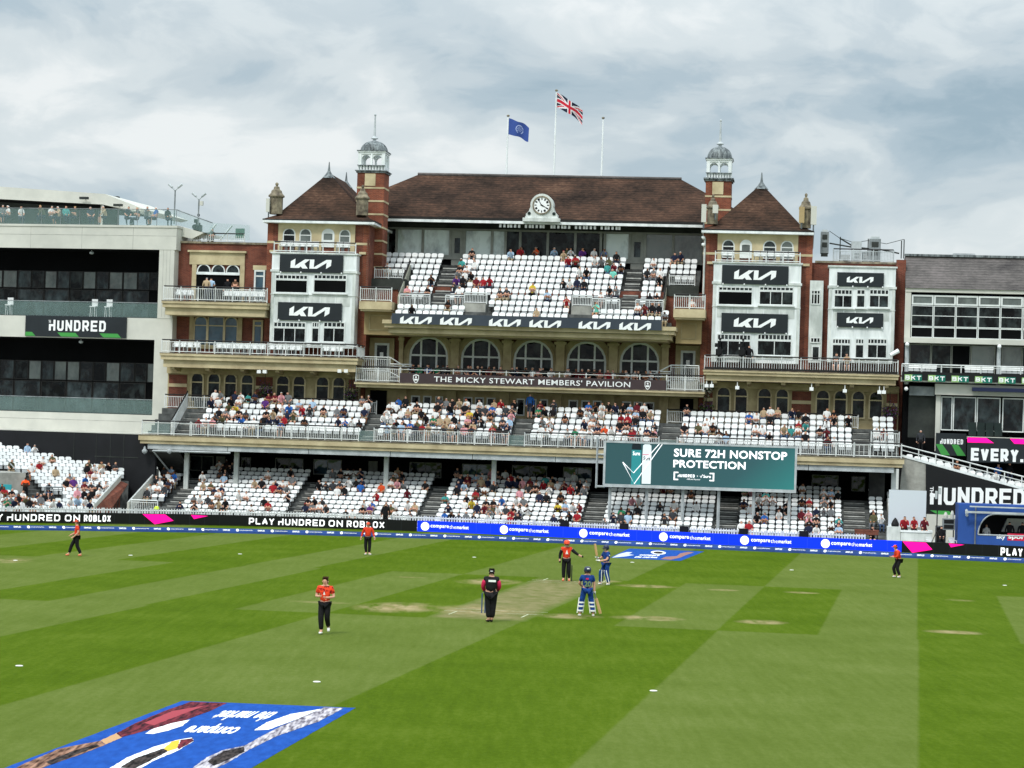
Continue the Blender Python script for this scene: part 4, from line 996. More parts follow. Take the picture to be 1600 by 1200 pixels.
def mth(op, a, b_=None, c=None):
    m = node(t, 'ShaderNodeMath', operation=op)
    for i, x in enumerate((a, b_, c)):
        if x is None: continue
        if isinstance(x, (int, float)): m.inputs[i].default_value = x
        else: LK(x, m.inputs[i])
    return m.outputs[0]
across = dotn(NV, T0.dot(NV)).outputs[0]; along = dotn(DV, T0.dot(DV)).outputs[0]
wob = noise(.6, 3)
wv = mth('MULTIPLY', mth('SUBTRACT', wob.outputs['Fac'], .5), .05)
wob2 = noise(6, 3); wv = mth('ADD', wv, mth('MULTIPLY', mth('SUBTRACT', wob2.outputs['Fac'], .5), .09))
aw = mth('ADD', across, wv); sw = mth('ADD', along, wv)
def step_(x, e, w=.25): 
    m = node(t, 'ShaderNodeMapRange'); LK(x, m.inputs[0]); m.inputs[1].default_value = e - w; m.inputs[2].default_value = e + w; return m.outputs[0]
def stripes(edges):
    """0 = dark, 1 = light; edges: (t, value from there on)"""
    f = float(edges[0][1])
    for (e0, v0), (e, v) in zip(edges, edges[1:]):
        if v == v0: continue
        f = mth('ADD', f, mth('MULTIPLY', step_(aw, e, .05), float(v - v0)))
    return f
near = stripes([(-60, 1), (-20, 1), (-13, 0), (-6.6, 1), (.3, 0), (7.05, 1), (13.75, 0), (20.5, 1), (27.3, 0)])
sq = stripes([(-60, 1), (-20.2, 0), (-16.7, 1), (-13.2, 0), (-9.9, 1), (-6.6, 0), (-3.1, 1), (.4, 0), (3.5, 1), (7.0, 0), (10.4, 1), (13.7, 0), (17.1, 1), (20.6, 0)])
far = stripes([(-60, 0), (-36, 1), (-31, 0), (-27, 1), (-23, 0), (-16.8, 1), (-13.6, 0), (-6.6, 1), (.9, 0), (7.0, 1), (13.7, 0), (20.5, 1), (27.3, 0)])
def mix(f, a, c, mode='MIX'):
    m = node(t, 'ShaderNodeMixRGB', blend_type=mode)
    for i, x in enumerate((f, a, c)):
        if isinstance(x, (int, float)): m.inputs[i].default_value = x
        elif isinstance(x, tuple): m.inputs[i].default_value = x
        else: LK(x, m.inputs[i])
    return m.outputs[0]
st_ = mix(step_(sw, 27.6, .12), mix(step_(sw, 1.7, .12), near, sq), far)
patch = noise(.22, 4); fine_ = noise(5.5, 6, (1.3, .55, 1), .85); streak = noise(1.3, 4, (3.0, .25, 1))
tone = mth('ADD', mth('MULTIPLY', patch.outputs['Fac'], .3), mth('ADD', mth('MULTIPLY', fine_.outputs['Fac'], .45), mth('MULTIPLY', streak.outputs['Fac'], .25)))
rd = node(t, 'ShaderNodeValToRGB'); ramp(rd, [(.36, (.050, .090, .003, 1)), (.5, (.071, .119, .005, 1)), (.63, (.104, .152, .014, 1))]); LK(tone, rd.inputs[0])
rl = node(t, 'ShaderNodeValToRGB'); ramp(rl, [(.36, (.080, .116, .016, 1)), (.5, (.105, .144, .026, 1)), (.63, (.138, .174, .043, 1))]); LK(tone, rl.inputs[0])
gcol = mix(st_, rd.outputs[0], rl.outputs[0])
# the edge strips of the square are greener; the strip in use and old strips' worn ends are bare and straw coloured
def band(x, a, c, w=.2): return mth('MULTIPLY', step_(x, a, w), mth('SUBTRACT', 1.0, step_(x, c, w)))
straw = noise(1.6, 6, (1, .5, 1)); sr = node(t, 'ShaderNodeValToRGB'); ramp(sr, [(.35, (.135, .145, .045, 1)), (.65, (.235, .205, .10, 1))]); LK(straw.outputs['Fac'], sr.inputs[0])
pitch_ = mth('MULTIPLY', band(aw, -2.85, .15), band(sw, 2.2, 26.0, .5))
gcol = mix(mth('MULTIPLY', pitch_, .92), gcol, sr.outputs[0])
wn = noise(1.0, 6, (1.3, .35, 1)); wn2 = step_(wn.outputs['Fac'], .46, .1)
def worn(pix, ax, ay, amt):
    g = ground(*pix); gx, gy = (Vector((g.x, g.y)) - T0).dot(NV), (Vector((g.x, g.y)) - T0).dot(DV)
    dx = mth('DIVIDE', mth('SUBTRACT', across, gx), ax); dy = mth('DIVIDE', mth('SUBTRACT', along, gy), ay * 1.35)
    d = mth('ADD', mth('MULTIPLY', dx, dx), mth('MULTIPLY', dy, dy))
    e = mth('SUBTRACT', 1.0, step_(d, .55, .45))
    return mth('MULTIPLY', mth('MULTIPLY', e, wn2), amt * .88)
spots = [((622, 949), 1.75, 2.2, 1.0), ((745, 953), 1.9, 2.0, .8), ((890, 963), 1.3, 1.1, .75), ((1012, 966), 1.45, 1.0, 1.0), ((765, 909), 1.5, 1.8, .85), ((1010, 916), 1.5, .9, .85), ((1130, 922), .8, .6, .6),
         ((1190, 972), 1.05, .9, .95), ((1253, 926), .85, .6, .7), ((1495, 988), 1.25, .7, .9), ((1500, 938), .7, .5, .5), ((500, 941), 1.3, .5, .4), ((640, 902), 1.0, .4, .4), ((10, 876), 1.3, 1.9, .7), ((940, 908), 1.0, .8, .7)]
ws = None
for s in spots:
    q = worn(*s); ws = q if ws is None else mth('MAXIMUM', ws, q)
br_ = node(t, 'ShaderNodeValToRGB'); ramp(br_, [(.3, (.23, .185, .075, 1)), (.7, (.42, .33, .19, 1))]); LK(straw.outputs['Fac'], br_.inputs[0])
gcol = mix(ws, gcol, br_.outputs[0])
LK(gcol, b.inputs['Base Color'])
bp = node(t, 'ShaderNodeBump'); bp.inputs['Strength'].default_value = .5; bp.inputs['Distance'].default_value = .05; LK(fine_.outputs['Fac'], bp.inputs['Height']); LK(bp.outputs[0], b.inputs['Normal'])
MATS['mown_grass'] = grass

def spline(pts, n=8):
    out = []
    for i in range(len(pts) - 1):
        p0, p1, p2, p3 = pts[max(i - 1, 0)], pts[i], pts[i + 1], pts[min(i + 2, len(pts) - 1)]
        for k in range(n):
            u = k / n; out.append(.5 * ((2 * p1) + (p2 - p0) * u + (2 * p0 - 5 * p1 + 4 * p2 - p3) * u * u + (3 * p1 - p0 - 3 * p2 + p3) * u ** 3))
    return out + [pts[-1]]
BD_PX = [(-160, 814.5), (0, 817), (200, 819.5), (400, 823), (650, 830.7), (800, 837), (1000, 846.3), (1200, 855), (1408, 863.5), (1600, 872.5), (1760, 881)]
BD = spline([Vector(ground(*q)[:2]) for q in BD_PX])
RP_PX = [(-160, 827), (0, 828), (200, 830.5), (400, 834), (600, 839.5), (800, 846), (1000, 854), (1200, 862.2), (1400, 871), (1600, 880), (1760, 888)]
RP = spline([Vector(ground(*q)[:2]) for q in RP_PX])
class Path:
    """a curve on the ground: position from arc length, arc length from a photo pixel"""
    def __init__(s, pts):
        s.p = pts; s.s = [0]
        for a, c in zip(pts, pts[1:]): s.s.append(s.s[-1] + (c - a).length)
    def at(s, q, back=0.0):
        i = 0
        while i < len(s.s) - 2 and s.s[i + 1] < q: i += 1
        a, c = s.p[i], s.p[i + 1]; d = (c - a) / max((c - a).length, 1e-6); n = Vector((-d.y, d.x))
        r = a + d * (q - s.s[i]) + n * back; return r
    def find(s, x):
        # arc length where the curve shows at photo column x
        best = None
        for k in range(0, int(s.s[-1] * 20)):
            q = s.at(k / 20); d = Vector((q.x, q.y, 0)) - EYE
            sx = 800 + F_PX * d.dot(c_r) / d.dot(fw); e = abs(sx - x)
            if best is None or e < best[0]: best = (e, k / 20)
        return best[1]
BP, RPP = Path(BD), Path(RP)
# turf sheet and the hard ground round it
single('ground', MB().slab([(-1500, -300), (1500, -300), (1500, 2500), (-1500, 2500)], -.06, -.012), 'concrete', 'grey concrete ground round the field', 'ground', frame=WORLD, kind='structure')
tp = [(p.x, p.y) for p in [BP.at(q, 2.2) for q in range(0, int(BP.s[-1]), 2)]]
tp = [(-55, -10), (60, -10)] + [(60, 142)] + tp[::-1] + [(-55, 128)]
single('playing_field', MB().add([(x, y, 0) for x, y in tp], [tuple(range(len(tp)))]), 'mown_grass', 'striped mown turf of the cricket field', 'lawn', frame=WORLD, kind='structure')

# ================================================================== SIGNS, BOARDS, ROPE, FENCE
def sign(name, label, b, v, mat, fr=P, thick=.06, cat='sign', group=None):
    u0, u1, z0, z1 = b
    t = thing(name, label, cat, ((u0 + u1) / 2, v, z0), group, fr)
    part(t, 'panel', MB().box(u0, u1, v, v + thick, z0, z1), mat)
    return t
def logo_sign(label, x0, x1, y0, y1, v, lx, ly):
    b = BX(x0, x1, y0, y1, v); t = sign('advertising_sign', label, b, v, 'sign_charcoal', group='charcoal signs with white lettering on the white bays')
    q = BX(lx[0], lx[1], ly[0], ly[1], v); m = MB(); put_logo(m, q[0], q[1], q[2], q[3], v - .012); part(t, 'lettering', m, 'letter_white')
    lm = MB()
    for k in range(4):
        a = b[0] + (b[1] - b[0]) * (.02 + .32 * k); part(t, 'bracket', MB().box(a - .04, a + .04, v - .03, v - .001, b[2] - .05, b[2] + .05), 'letter_white')
logo_sign('upper charcoal sign with white lettering on the white bay of the left brick tower', 437, 536, 398, 426, 5.86, (454, 518), (404.5, 420))
logo_sign('lower charcoal sign with white lettering on the white bay of the left brick tower', 434, 534, 473, 501, 5.86, (452, 515.5), (478.5, 494.5))
logo_sign('upper charcoal sign with white lettering on the white bay of the right brick tower', 1128, 1232, 415, 444.5, 5.86, (1147, 1213), (421.5, 437.5))
logo_sign('lower charcoal sign with white lettering on the white bay of the right brick tower', 1127, 1231, 490, 520, 5.86, (1146.5, 1212.5), (496.5, 512))
logo_sign('smaller upper charcoal sign on the narrow white bay at the far right of the pavilion', 1308, 1381, 426, 448, 5.86, (1323, 1365), (432, 442))
logo_sign('smaller lower charcoal sign on the narrow white bay at the far right of the pavilion', 1307.5, 1380, 489, 511.5, 5.86, (1322.5, 1364.5), (495, 505.5))
b = BX(612, 1034, 494.5, 511, 3.45)
t = sign('advertising_sign', 'long slate grey sign with six white logos along the front of the upper stand', b, 3.45, 'sign_slate')
for x in (625, 687.5, 764, 827, 904, 967.5):
    yy = 494 + (x - 625) * .0285; q = BX(x, x + 50, yy, yy + 12.5, 3.45); m = MB(); put_logo(m, q[0], q[1], q[2], q[3], 3.43); part(t, 'lettering', m, 'letter_white')
b = (uL, uR, P.z(833, 605.5, 4.62), P.z(833, 588.5, 4.62))
t = sign('name_sign', 'long brown name sign with white capitals across the members balcony', b, 4.62, 'sign_brown')
m = MB(); q = BX(678, 985, 588.5, 604, 4.62); put_text(m, "THE MICKY STEWART MEMBERS' PAVILION", q[0], q[1], b[2] + .2, b[3] - .16, 4.6, bold=.008, spacing=1.06); part(t, 'lettering', m, 'letter_white')
for x in (650, 1012):
    cu = P.u(x, 590 + (x - 650) * .03, 4.62); c = (b[2] + b[3]) / 2
    sh = [(cu - .2, c + .24), (cu, c + .3), (cu + .2, c + .24), (cu + .2, c - .05), (cu + .1, c - .24), (cu, c - .3), (cu - .1, c - .24), (cu - .2, c - .05)]
    inn = [((p[0] - cu) * .8 + cu, (p[1] - c) * .8 + c) for p in sh]
    part(t, 'crest', MB().ring(sh, inn, 4.6, 4.619).box(cu - .12, cu + .12, 4.602, 4.619, c - .12, c).prism([(cu - .07, c + .1), (cu, c + .03), (cu + .07, c + .1), (cu, c + .2)], 4.602, 4.619), 'letter_white')

# ---- boundary boards: lit panels following the edge of the field
LED_K = flat('led_black', (14, 15, 15), .4, .3)
LED_B = flat('led_blue', (8, 48, 232), .4, .2, emit=.55)
M('studio_blue', (44, 84, 158), (38, 74, 142), scale=.5, rough=.6)
LED_P = flat('led_pink', (255, 10, 140), .4, .2, emit=.75)
LED_W = flat('led_white', (250, 250, 252), .4, .2, emit=.55)
flat('logo_blob', (150, 70, 40), .6, .2, emit=.25)
BH = .70
def board(label, x0, x1):
    s0, s1 = BP.find(x0), BP.find(x1); n = max(2, int((s1 - s0) / 1.2)); m = MB()
    p0 = BP.at((s0 + s1) / 2)
    t = thing('advertising_board', label, 'board', (p0.x, p0.y, 0), 'boundary advertising boards', WORLD)
    for i in range(n):
        a, c = s0 + (s1 - s0) * i / n, s0 + (s1 - s0) * (i + 1) / n
        q = [BP.at(a), BP.at(c), BP.at(c, .16), BP.at(a, .16)]
        vs = [(p.x, p.y, z) for z in (.03, BH) for p in q]
        fs = [(0, 1, 5, 4), (2, 3, 7, 6), (4, 5, 6, 7), (0, 3, 2, 1)]
        if i == 0: fs.append((3, 0, 4, 7))
        if i == n - 1: fs.append((1, 2, 6, 5))
        m.add(vs, fs)
    k = s0 + .96
    while k < s1 - .1:
        q = [BP.at(k - .012, -.008), BP.at(k + .012, -.008)]; m.add([(q[0].x, q[0].y, .04), (q[1].x, q[1].y, .04), (q[1].x, q[1].y, BH), (q[0].x, q[0].y, BH)], [(0, 1, 2, 3)], 1); k += .96
    return t, m
def on_board(s, v, z): p = BP.at(s, v); return (p.x, p.y, z)
def flatfn(mb): return MB().merge(mb, lambda p: on_board(p[0], p[1], p[2]))
def words_on(t, word, x0, x1, z0=.15, z1=.56, th=.2):
    m = MB(); put_block(m, word, BP.find(x0), BP.find(x1), z0, z1, -.04, th=th, gap=.3); part(t, 'lettering', flatfn(m), 'led_white')
def pink(t, pts):
    m = MB(); m.add([on_board(BP.find(x), -.04, BH - h * BH) for x, h in pts], [tuple(range(len(pts)))]); part(t, 'pink_shape', m, 'led_pink')
t, m = board('long black boundary board with white capitals and pink shapes at the left', -140, 651); part(t, 'panel', m, ['led_black', 'sign_charcoal'])
words_on(t, 'PLAY', -45, 4); words_on(t, 'hUNDRED', 10, 94); words_on(t, 'ON', 101, 124); words_on(t, 'ROBLOX', 131, 173)
words_on(t, 'PLAY', 388, 428); words_on(t, 'hUNDRED', 434, 507); words_on(t, 'ON', 513, 536); words_on(t, 'ROBLOX', 542, 601)
pink(t, [(222, .05), (257, .05), (271, .6), (241, .95)]); pink(t, [(297, .05), (325, .12), (302, .42)])
t, m = board('bright blue boundary board with repeated white lettering in front of the picket fence', 651.5, 1408); part(t, 'panel', m, ['led_blue', 'studio_blue'])
for k, (xc, xa, xb) in enumerate([(664, 673, 733), (787, 796, 857), (912, 921, 984), (1037, 1047, 1110), (1163, 1173, 1236), (1289, 1299, 1362)]):
    s = BP.find(xc); m = MB()
    m.add([(s + .27 * math.cos(2 * math.pi * i / 20), -.04, .36 + .27 * math.sin(2 * math.pi * i / 20)) for i in range(20)], [tuple(range(20))])
    d = part(t, 'disc', flatfn(m), 'led_white')
    m = MB(); sa, sb = BP.find(xa), BP.find(xb); L_ = sb - sa
    put_text(m, 'compare', sa, sa + L_ * .475, .23, .47, -.04, bold=.02, spacing=1.04); put_text(m, 'market', sa + L_ * .68, sb, .27, .5, -.04, bold=.02, spacing=1.04); part(t, 'lettering', flatfn(m), 'led_white')
    m = MB(); put_text(m, 'the', sa + L_ * .49, sa + L_ * .665, .27, .5, -.04, bold=-.004); part(t, 'lettering', flatfn(m), 'led_white')
t, m = board('black boundary board with pink shapes in front of the blue studio', 1408.5, 1750); part(t, 'panel', m, ['led_black', 'sign_charcoal'])
pink(t, [(1409.5, .02), (1447, .05), (1457, .62), (1426, .97)]); pink(t, [(1482, .03), (1507, .08), (1486, .35)])
words_on(t, 'PLAY', 1563, 1598, .12, .58); words_on(t, 'HUNDRED', 1604, 1680)

# ---- boundary rope: blue foam wedges with printing
M('foam_blue', (26, 66, 134), (20, 52, 108), scale=1, rough=.7)
rp = MB(); n = int(RPP.s[-1] / .9)
for i in range(n):
    a, c = RPP.s[-1] * i / n, RPP.s[-1] * (i + 1) / n - .01
    vs = []
    for q in (a, c):
        for off, z in ((0, 0), (.03, .1), (.2, .27), (.28, .27), (.5, 0)): p = RPP.at(q, off); vs.append((p.x, p.y, z))
    rp.add(vs, [(0, 5, 6, 1), (1, 6, 7, 2), (2, 7, 8, 3), (3, 8, 9, 4), (0, 1, 2, 3, 4), (9, 8, 7, 6, 5)])
c0 = RPP.at(RPP.s[-1] / 2)
rope = thing('boundary_rope', 'blue foam boundary rope with small white printing along the edge of the turf', 'boundary rope', (c0.x, c0.y, 0), None, WORLD)
part(rope, 'foam_cushion', rp, 'foam_blue')
def rope_pt(s, h): 
    off = .03 + (h - .1) / .17 * .17 - .006; p = RPP.at(s, off); return (p.x, p.y, h)
s0 = RPP.find(45); per = RPP.find(100) - RPP.find(45)
k = -2; 
tg1, tg2 = text_geo('SIMPLES', .03), text_geo('comparethemarket', .01)
def rope_text(g, sa, sb, h0, h1):
    vs, fs = g; x0, x1 = min(p[0] for p in vs), max(p[0] for p in vs); y0, y1 = min(p[1] for p in vs), max(p[1] for p in vs)
    m = MB(); m.add([rope_pt(sa + (x - x0) / (x1 - x0) * (sb - sa), h0 + (y - y0) / (y1 - y0) * (h1 - h0)) for x, y in vs], fs); return m
while s0 + k * per * 1 < RPP.s[-1] - 2:
    s = s0 + k * per; k += 1
    if s < .3: continue
    d = MB(); d.add([rope_pt(s + .09 * math.cos(2 * math.pi * i / 14), .185 + .075 * math.sin(2 * math.pi * i / 14)) for i in range(14)], [tuple(range(14))]); part(rope, 'printed_disc', d, 'letter_white')
    part(rope, 'printing', rope_text(tg2, s + .13, s + .9, .15, .215), 'letter_white')
    part(rope, 'printing', rope_text(tg1, s + per * .58, s + per * .58 + .42, .14, .225), 'letter_white')

# ---- white picket fence behind the boards
fm = MB(); e0, e1 = BP.find(-60), BP.find(1352); n = int((e1 - e0) / .17); gates = [(BP.find(a), BP.find(c)) for a, c in ((870, 880), (965, 972), (1060, 1067), (1155, 1161), (1250, 1257), (596, 607))]
for i in range(n):
    s = e0 + (e1 - e0) * i / n
    if any(a < s < c for a, c in gates): continue
    p, q = BP.at(s, 1.0), BP.at(s + .085, 1.0); p2, q2 = BP.at(s, 1.03), BP.at(s + .085, 1.03)
    fm.add([(p.x, p.y, .05), (q.x, q.y, .05), (q.x, q.y, .93), ((p.x + q.x) / 2, (p.y + q.y) / 2, 1.0), (p.x, p.y, .93)], [(0, 1, 2, 3, 4)])
for i in range(int((e1 - e0) / 1.0)):
    s = e0 + i
    a, c = BP.at(s, 1.05), BP.at(min(s + 1.0, e1), 1.05)
    fm.bar((a.x, a.y, .84), (c.x, c.y, .84), .07); fm.bar((a.x, a.y, .2), (c.x, c.y, .2), .07)
    fm.bar((a.x, a.y, 0), (a.x, a.y, .98), .08)
c0 = BP.at((e0 + e1) / 2, 1)
single('picket_fence', fm, 'rail_white', 'low white picket fence between the front seats and the boundary boards', 'fence', (c0.x, c0.y, 0), None, WORLD)
for k, (a, c) in enumerate(gates):
    p = BP.at((a + c) / 2, .8); 
    words_ = ('between the second and third stairways', 'just right of the tall video screen post', 'under the left half of the video screen', 'under the right half of the video screen', 'right of the video screen by the last stairway', 'left of the third stairway')[k]
    if k == 5: continue
    m = MB().box(p.x - .28, p.x + .28, p.y, p.y + .12, .02, 1.0).box(p.x - .3, p.x + .3, p.y - .01, p.y + .13, 1.0, 1.04)
    single('fence_gate', m, 'black_kit', 'black gate panel in the picket fence, ' + ('leftmost of five', 'second from left of five', 'middle one of five', 'second from right of five', 'rightmost of five')[k], 'gate', (p.x, p.y, 0), 'black gate panels in the picket fence', WORLD)

# ================================================================== VIDEO SCREEN
SV = -3.0; su0, su1, sz0, sz1 = 6.16, 18.52, P.z(1093, 765.5, SV), P.z(1093, 693, SV)
scr = thing('video_screen', 'wide teal video screen on white posts in front of the terrace', 'screen', ((su0 + su1) / 2, SV, 0))
part(scr, 'cabinet', MB().box(su0 + .05, su1 - .05, SV + .02, SV + .9, sz0 + .05, sz1 - .05), 'concrete_dark')
part(scr, 'frame', MB().ring(rect(su0, su1, sz0, sz1), rect(su0 + .14, su1 - .14, sz0 + .2, sz1 - .12), SV - .06, SV + .1), 'metal_pale')
sm = bpy.data.materials.new('screen_teal'); sm.use_nodes = True; t_ = sm.node_tree; b_ = _bsdf(sm)
tc_ = node(t_, 'ShaderNodeTexCoord'); mp_ = node(t_, 'ShaderNodeMapping'); mp_.inputs['Location'].default_value = (.42, 0, .12); mp_.inputs['Scale'].default_value = (.075, 1, -.09)
t_.links.new(tc_.outputs['Object'], mp_.inputs[0]); sp_ = node(t_, 'ShaderNodeSeparateXYZ'); t_.links.new(mp_.outputs[0], sp_.inputs[0])
ad_ = node(t_, 'ShaderNodeMath', operation='ADD'); t_.links.new(sp_.outputs[0], ad_.inputs[0]); t_.links.new(sp_.outputs[2], ad_.inputs[1])
rr_ = node(t_, 'ShaderNodeValToRGB'); ramp(rr_, [(.0, srgb(18, 62, 70)), (.35, srgb(20, 72, 80)), (.75, srgb(14, 132, 128))]); t_.links.new(ad_.outputs[0], rr_.inputs[0])
t_.links.new(rr_.outputs[0], b_.inputs['Base Color']); t_.links.new(rr_.outputs[0], b_.inputs['Emission Color']); b_.inputs['Emission Strength'].default_value = .7; b_.inputs['Roughness'].default_value = .5
b_.inputs['Base Color'].default_value = (.02, .05, .05, 1)
for l_ in list(t_.links):
    if l_.to_socket == b_.inputs['Base Color']: t_.links.remove(l_)
MATS['screen_teal'] = sm
dsp = part(scr, 'display', MB().box(su0 + .14, su1 - .14, SV - .02, SV + .015, sz0 + .2, sz1 - .12), 'screen_teal')
def SX(x, y): return P.px(x, y, SV)
def sbox(x0, x1, y0, y1): u0, z1 = SX(x0, (y0 + y1) / 2)[0], P.z((x0 + x1) / 2, y0, SV); return u0, SX(x1, (y0 + y1) / 2)[0], P.z((x0 + x1) / 2, y1, SV), z1
V0 = SV - .03
m = MB(); q = sbox(1053, 1230, 703.5, 716.5); put_text(m, 'SURE 72H NONSTOP', q[0], q[1], q[2], q[3], V0, bold=.03, spacing=1.06); part(dsp, 'lettering', m, 'led_white')
m = MB(); q = sbox(1052, 1165, 720, 732); put_text(m, 'PROTECTION', q[0], q[1], q[2], q[3], V0, bold=.03, spacing=1.06); part(dsp, 'lettering', m, 'led_white')
q = sbox(1052.5, 1116, 738, 751); m = MB()
for s, a in ((1, q[0]), (-1, q[1])): m.box(min(a, a + s * .09), max(a, a + s * .09), V0, V0 + .005, q[2], q[3]).box(min(a + s * .091, a + s * .3), max(a + s * .091, a + s * .3), V0, V0 + .005, q[3] - .08, q[3]).box(min(a + s * .091, a + s * .3), max(a + s * .091, a + s * .3), V0, V0 + .005, q[2], q[2] + .08)
L_ = q[1] - q[0]; put_block(m, 'hUNDRED', q[0] + L_ * .1, q[0] + L_ * .52, q[2] + .2, q[3] - .14, V0, th=.2); put_text(m, 'x', q[0] + L_ * .57, q[0] + L_ * .6, q[2] + .26, q[3] - .2, V0); put_text(m, 'Sure', q[0] + L_ * .73, q[0] + L_ * .92, q[2] + .2, q[3] - .14, V0); put_text(m, 'Official Partner', q[0] + L_ * .33, q[0] + L_ * .66, q[2] + .04, q[2] + .13, V0, bold=0)
a = q[0] + L_ * .65; m.tube([(a, V0, q[2] + .32), (a + .06, V0, q[2] + .2), (a + .17, V0, q[3] - .12)], .02, 4)
part(dsp, 'lettering', m, 'led_white')
flat('can_dark', (40, 120, 124), .4, .3, emit=.5); flat('can_pale', (206, 214, 216), .4, .3, emit=.4); flat('can_top', (20, 30, 36), .4, .3, emit=.3); flat('can_pink', (190, 80, 110), .4, .3, emit=.5)
def can(x0, x1, y0, y1, body, top, frac):
    u0, u1, z0, z1 = sbox(x0, x1, y0, y1); c, w_ = (u0 + u1) / 2, (u1 - u0) / 2; h = z1 - z0; zt = z1 - frac * h
    m = MB(); m.add([(u0, V0 + .003, z0), (u1, V0 + .003, z0), (u1, V0 + .003, zt), (u0, V0 + .003, zt)], [(0, 1, 2, 3)])
    m2 = MB(); pts = [(u1, zt), (c + w_ * .92, z1 - .08), (c + w_ * .5, z1), (c - w_ * .5, z1), (c - w_ * .92, z1 - .08), (u0, zt)]; m2.add([(a, V0 + .002, b_) for a, b_ in pts], [tuple(range(6))])
    p = part(dsp, 'pictured_can', m, body); part(dsp, 'pictured_cap', m2, top)
    m3 = MB(); put_text(m3, 'Sure', c - w_ * .75, c + w_ * .75, zt - .35, zt - .1, V0 - .002, bold=.02); part(dsp, 'lettering', m3, 'led_white' if top == 'can_top' else 'can_top')
can(986.5, 1001.5, 692.5, 757.5, 'can_dark', 'can_top', .16); can(1003.5, 1017.5, 694, 756, 'can_pale', 'can_pale', .27)
m = MB(); q = sbox(1004, 1017, 710, 711); m.box(q[0], q[1], V0 - .004, V0 - .001, q[2], q[3]); part(dsp, 'pictured_stripe', m, 'can_pink')
m = MB()
for poly in ([(973, 722), (990, 739), (1031, 693)], [(973.5, 723), (991, 756), (1035, 694)]):
    pp = [SX(*k_) for k_ in poly]; m.tube([(a, V0 - .008, c) for a, c in pp], .028, 4)
part(dsp, 'tick_mark', m, 'led_white')
for x in (952.5, 1010, 1066.5, 1122.5, 1177.5, 1233):
    a = P.u(x, 790, SV + .4); part(scr, 'post', MB().bar((a, SV + .4, 0), (a, SV + .4, sz0 + .1), .14), 'metal_pale')
for z in (sz0 + .3, sz1 - .3, (sz0 + sz1) / 2): pass
m = MB(); a = su0 - .45; m.bar((a, SV + .4, sz0 - .1), (a, SV + .4, sz1 + .2), .1); m.bar((a, SV + .4, sz0), (su0 + .1, SV + .4, sz0), .1); m.bar((a, SV + .4, sz1 - .9), (su0 + .1, SV + .4, sz1 - .9), .08); part(scr, 'side_ladder', m, 'metal_pale')

# ================================================================== FLAGS
def pole(x0, y0, x1, y1, label):
    v = 18.4; u, z1 = P.px((x0 + x1) / 2, y0, v); z0 = zr - .05
    m = MB().tube([(u, v, z0), (u, v, z1)], [.075, .05], 8); t = thing('flagpole', label, 'flagpole', (u, v, z0), 'white flagpoles on the roof ridge'); part(t, 'pole', m, 'paint_white')
    part(t, 'truck', MB().lathe(u, v, [(.05, z1), (.11, z1 + .04), (.11, z1 + .12), (.02, z1 + .16)], 8), 'stone_weathered'); return u, v, z1
fp1 = pole(795, 182.5, 793, 275, 'white flagpole flying the blue flag above the main roof'); fp2 = pole(872, 143, 867, 276, 'tallest white flagpole flying the red white and dark blue cross flag'); fp3 = pole(944, 186, 941, 278, 'bare white flagpole above the main roof at the right of the other two')
flat('flag_blue', (62, 84, 150), .8, .1); flat('flag_navy', (38, 42, 60), .8, .1); flat('flag_red', (196, 44, 60), .8, .1); flat('flag_white', (226, 222, 224), .8, .1); flat('flag_pale', (170, 184, 222), .8, .1)
def cloth(name, label, p, w_, h_, droop, mats, fn, nx=48, ny=28, ph=0):
    u0, v0, zt = p; zt -= .1; m = MB(); vs = []
    for j in range(ny + 1):
        for i in range(nx + 1):
            s, t = i / nx, j / ny
            sag = droop * (s ** 1.25) * w_; wv_ = .09 * s * math.sin(s * 9 + t * 1.6 + ph); 
            vs.append((u0 + .06 + s * w_ * .93, v0 + .22 * math.sin(s * 7.5 + t * 1.2 + ph) * s ** .7, zt - t * h_ * (1 - .1 * s) - sag + wv_))
    fs, mi = [], []
    for j in range(ny):
        for i in range(nx):
            a = j * (nx + 1) + i; fs.append((a, a + 1, a + nx + 2, a + nx + 1)); mi.append(fn((i + .5) / nx, (j + .5) / ny))
    m.v, m.f, m.mi = vs, fs, mi
    return single(name, m, mats, label, 'flag', (u0, v0, zt), 'flags flying above the pavilion roof', smooth=True)
def jack(s, t):
    x, y = (s - .5) * 2, .5 - t; x *= 1.0                                   # x in -1..1 (width 2), y in -.5..5 (height 1)
    if abs(x) < .1 or abs(y) < .1: return 2
    if abs(x) < .17 or abs(y) < .17: return 3
    d1 = (y - x * .5) / math.hypot(1, .5); d2 = (y + x * .5) / math.hypot(1, .5)
    for d in (d1, d2):
        if abs(d) < .1:
            side_ = d * (1 if x > 0 else -1) * (1 if d is d1 else -1)
            return 2 if 0 < -side_ < .068 else 3
    return 1
cloth('union_flag', 'red, white and navy cross flag on the tallest flagpole', fp2, 2.05, 1.08, .62, ['flag_blue', 'flag_navy', 'flag_red', 'flag_white'], jack, ph=.4)
def ring_flag(s, t):
    dx, dy = (s - .54) * 1.62, (t - .5) * 1.0; r = math.hypot(dx, dy)
    if .23 < r < .29 and not (abs(dx) < .1 and dy > 0): return 4
    if r < .18 and (int(dx * 26 + 100) + int(dy * 26 + 100)) % 3 == 0: return 4
    return 0
cloth('blue_flag', 'blue flag with a pale round emblem on the left flagpole', fp1, 1.62, 1.2, .38, ['flag_blue', 'flag_navy', 'flag_red', 'flag_white', 'flag_pale'], ring_flag, ph=1.4)

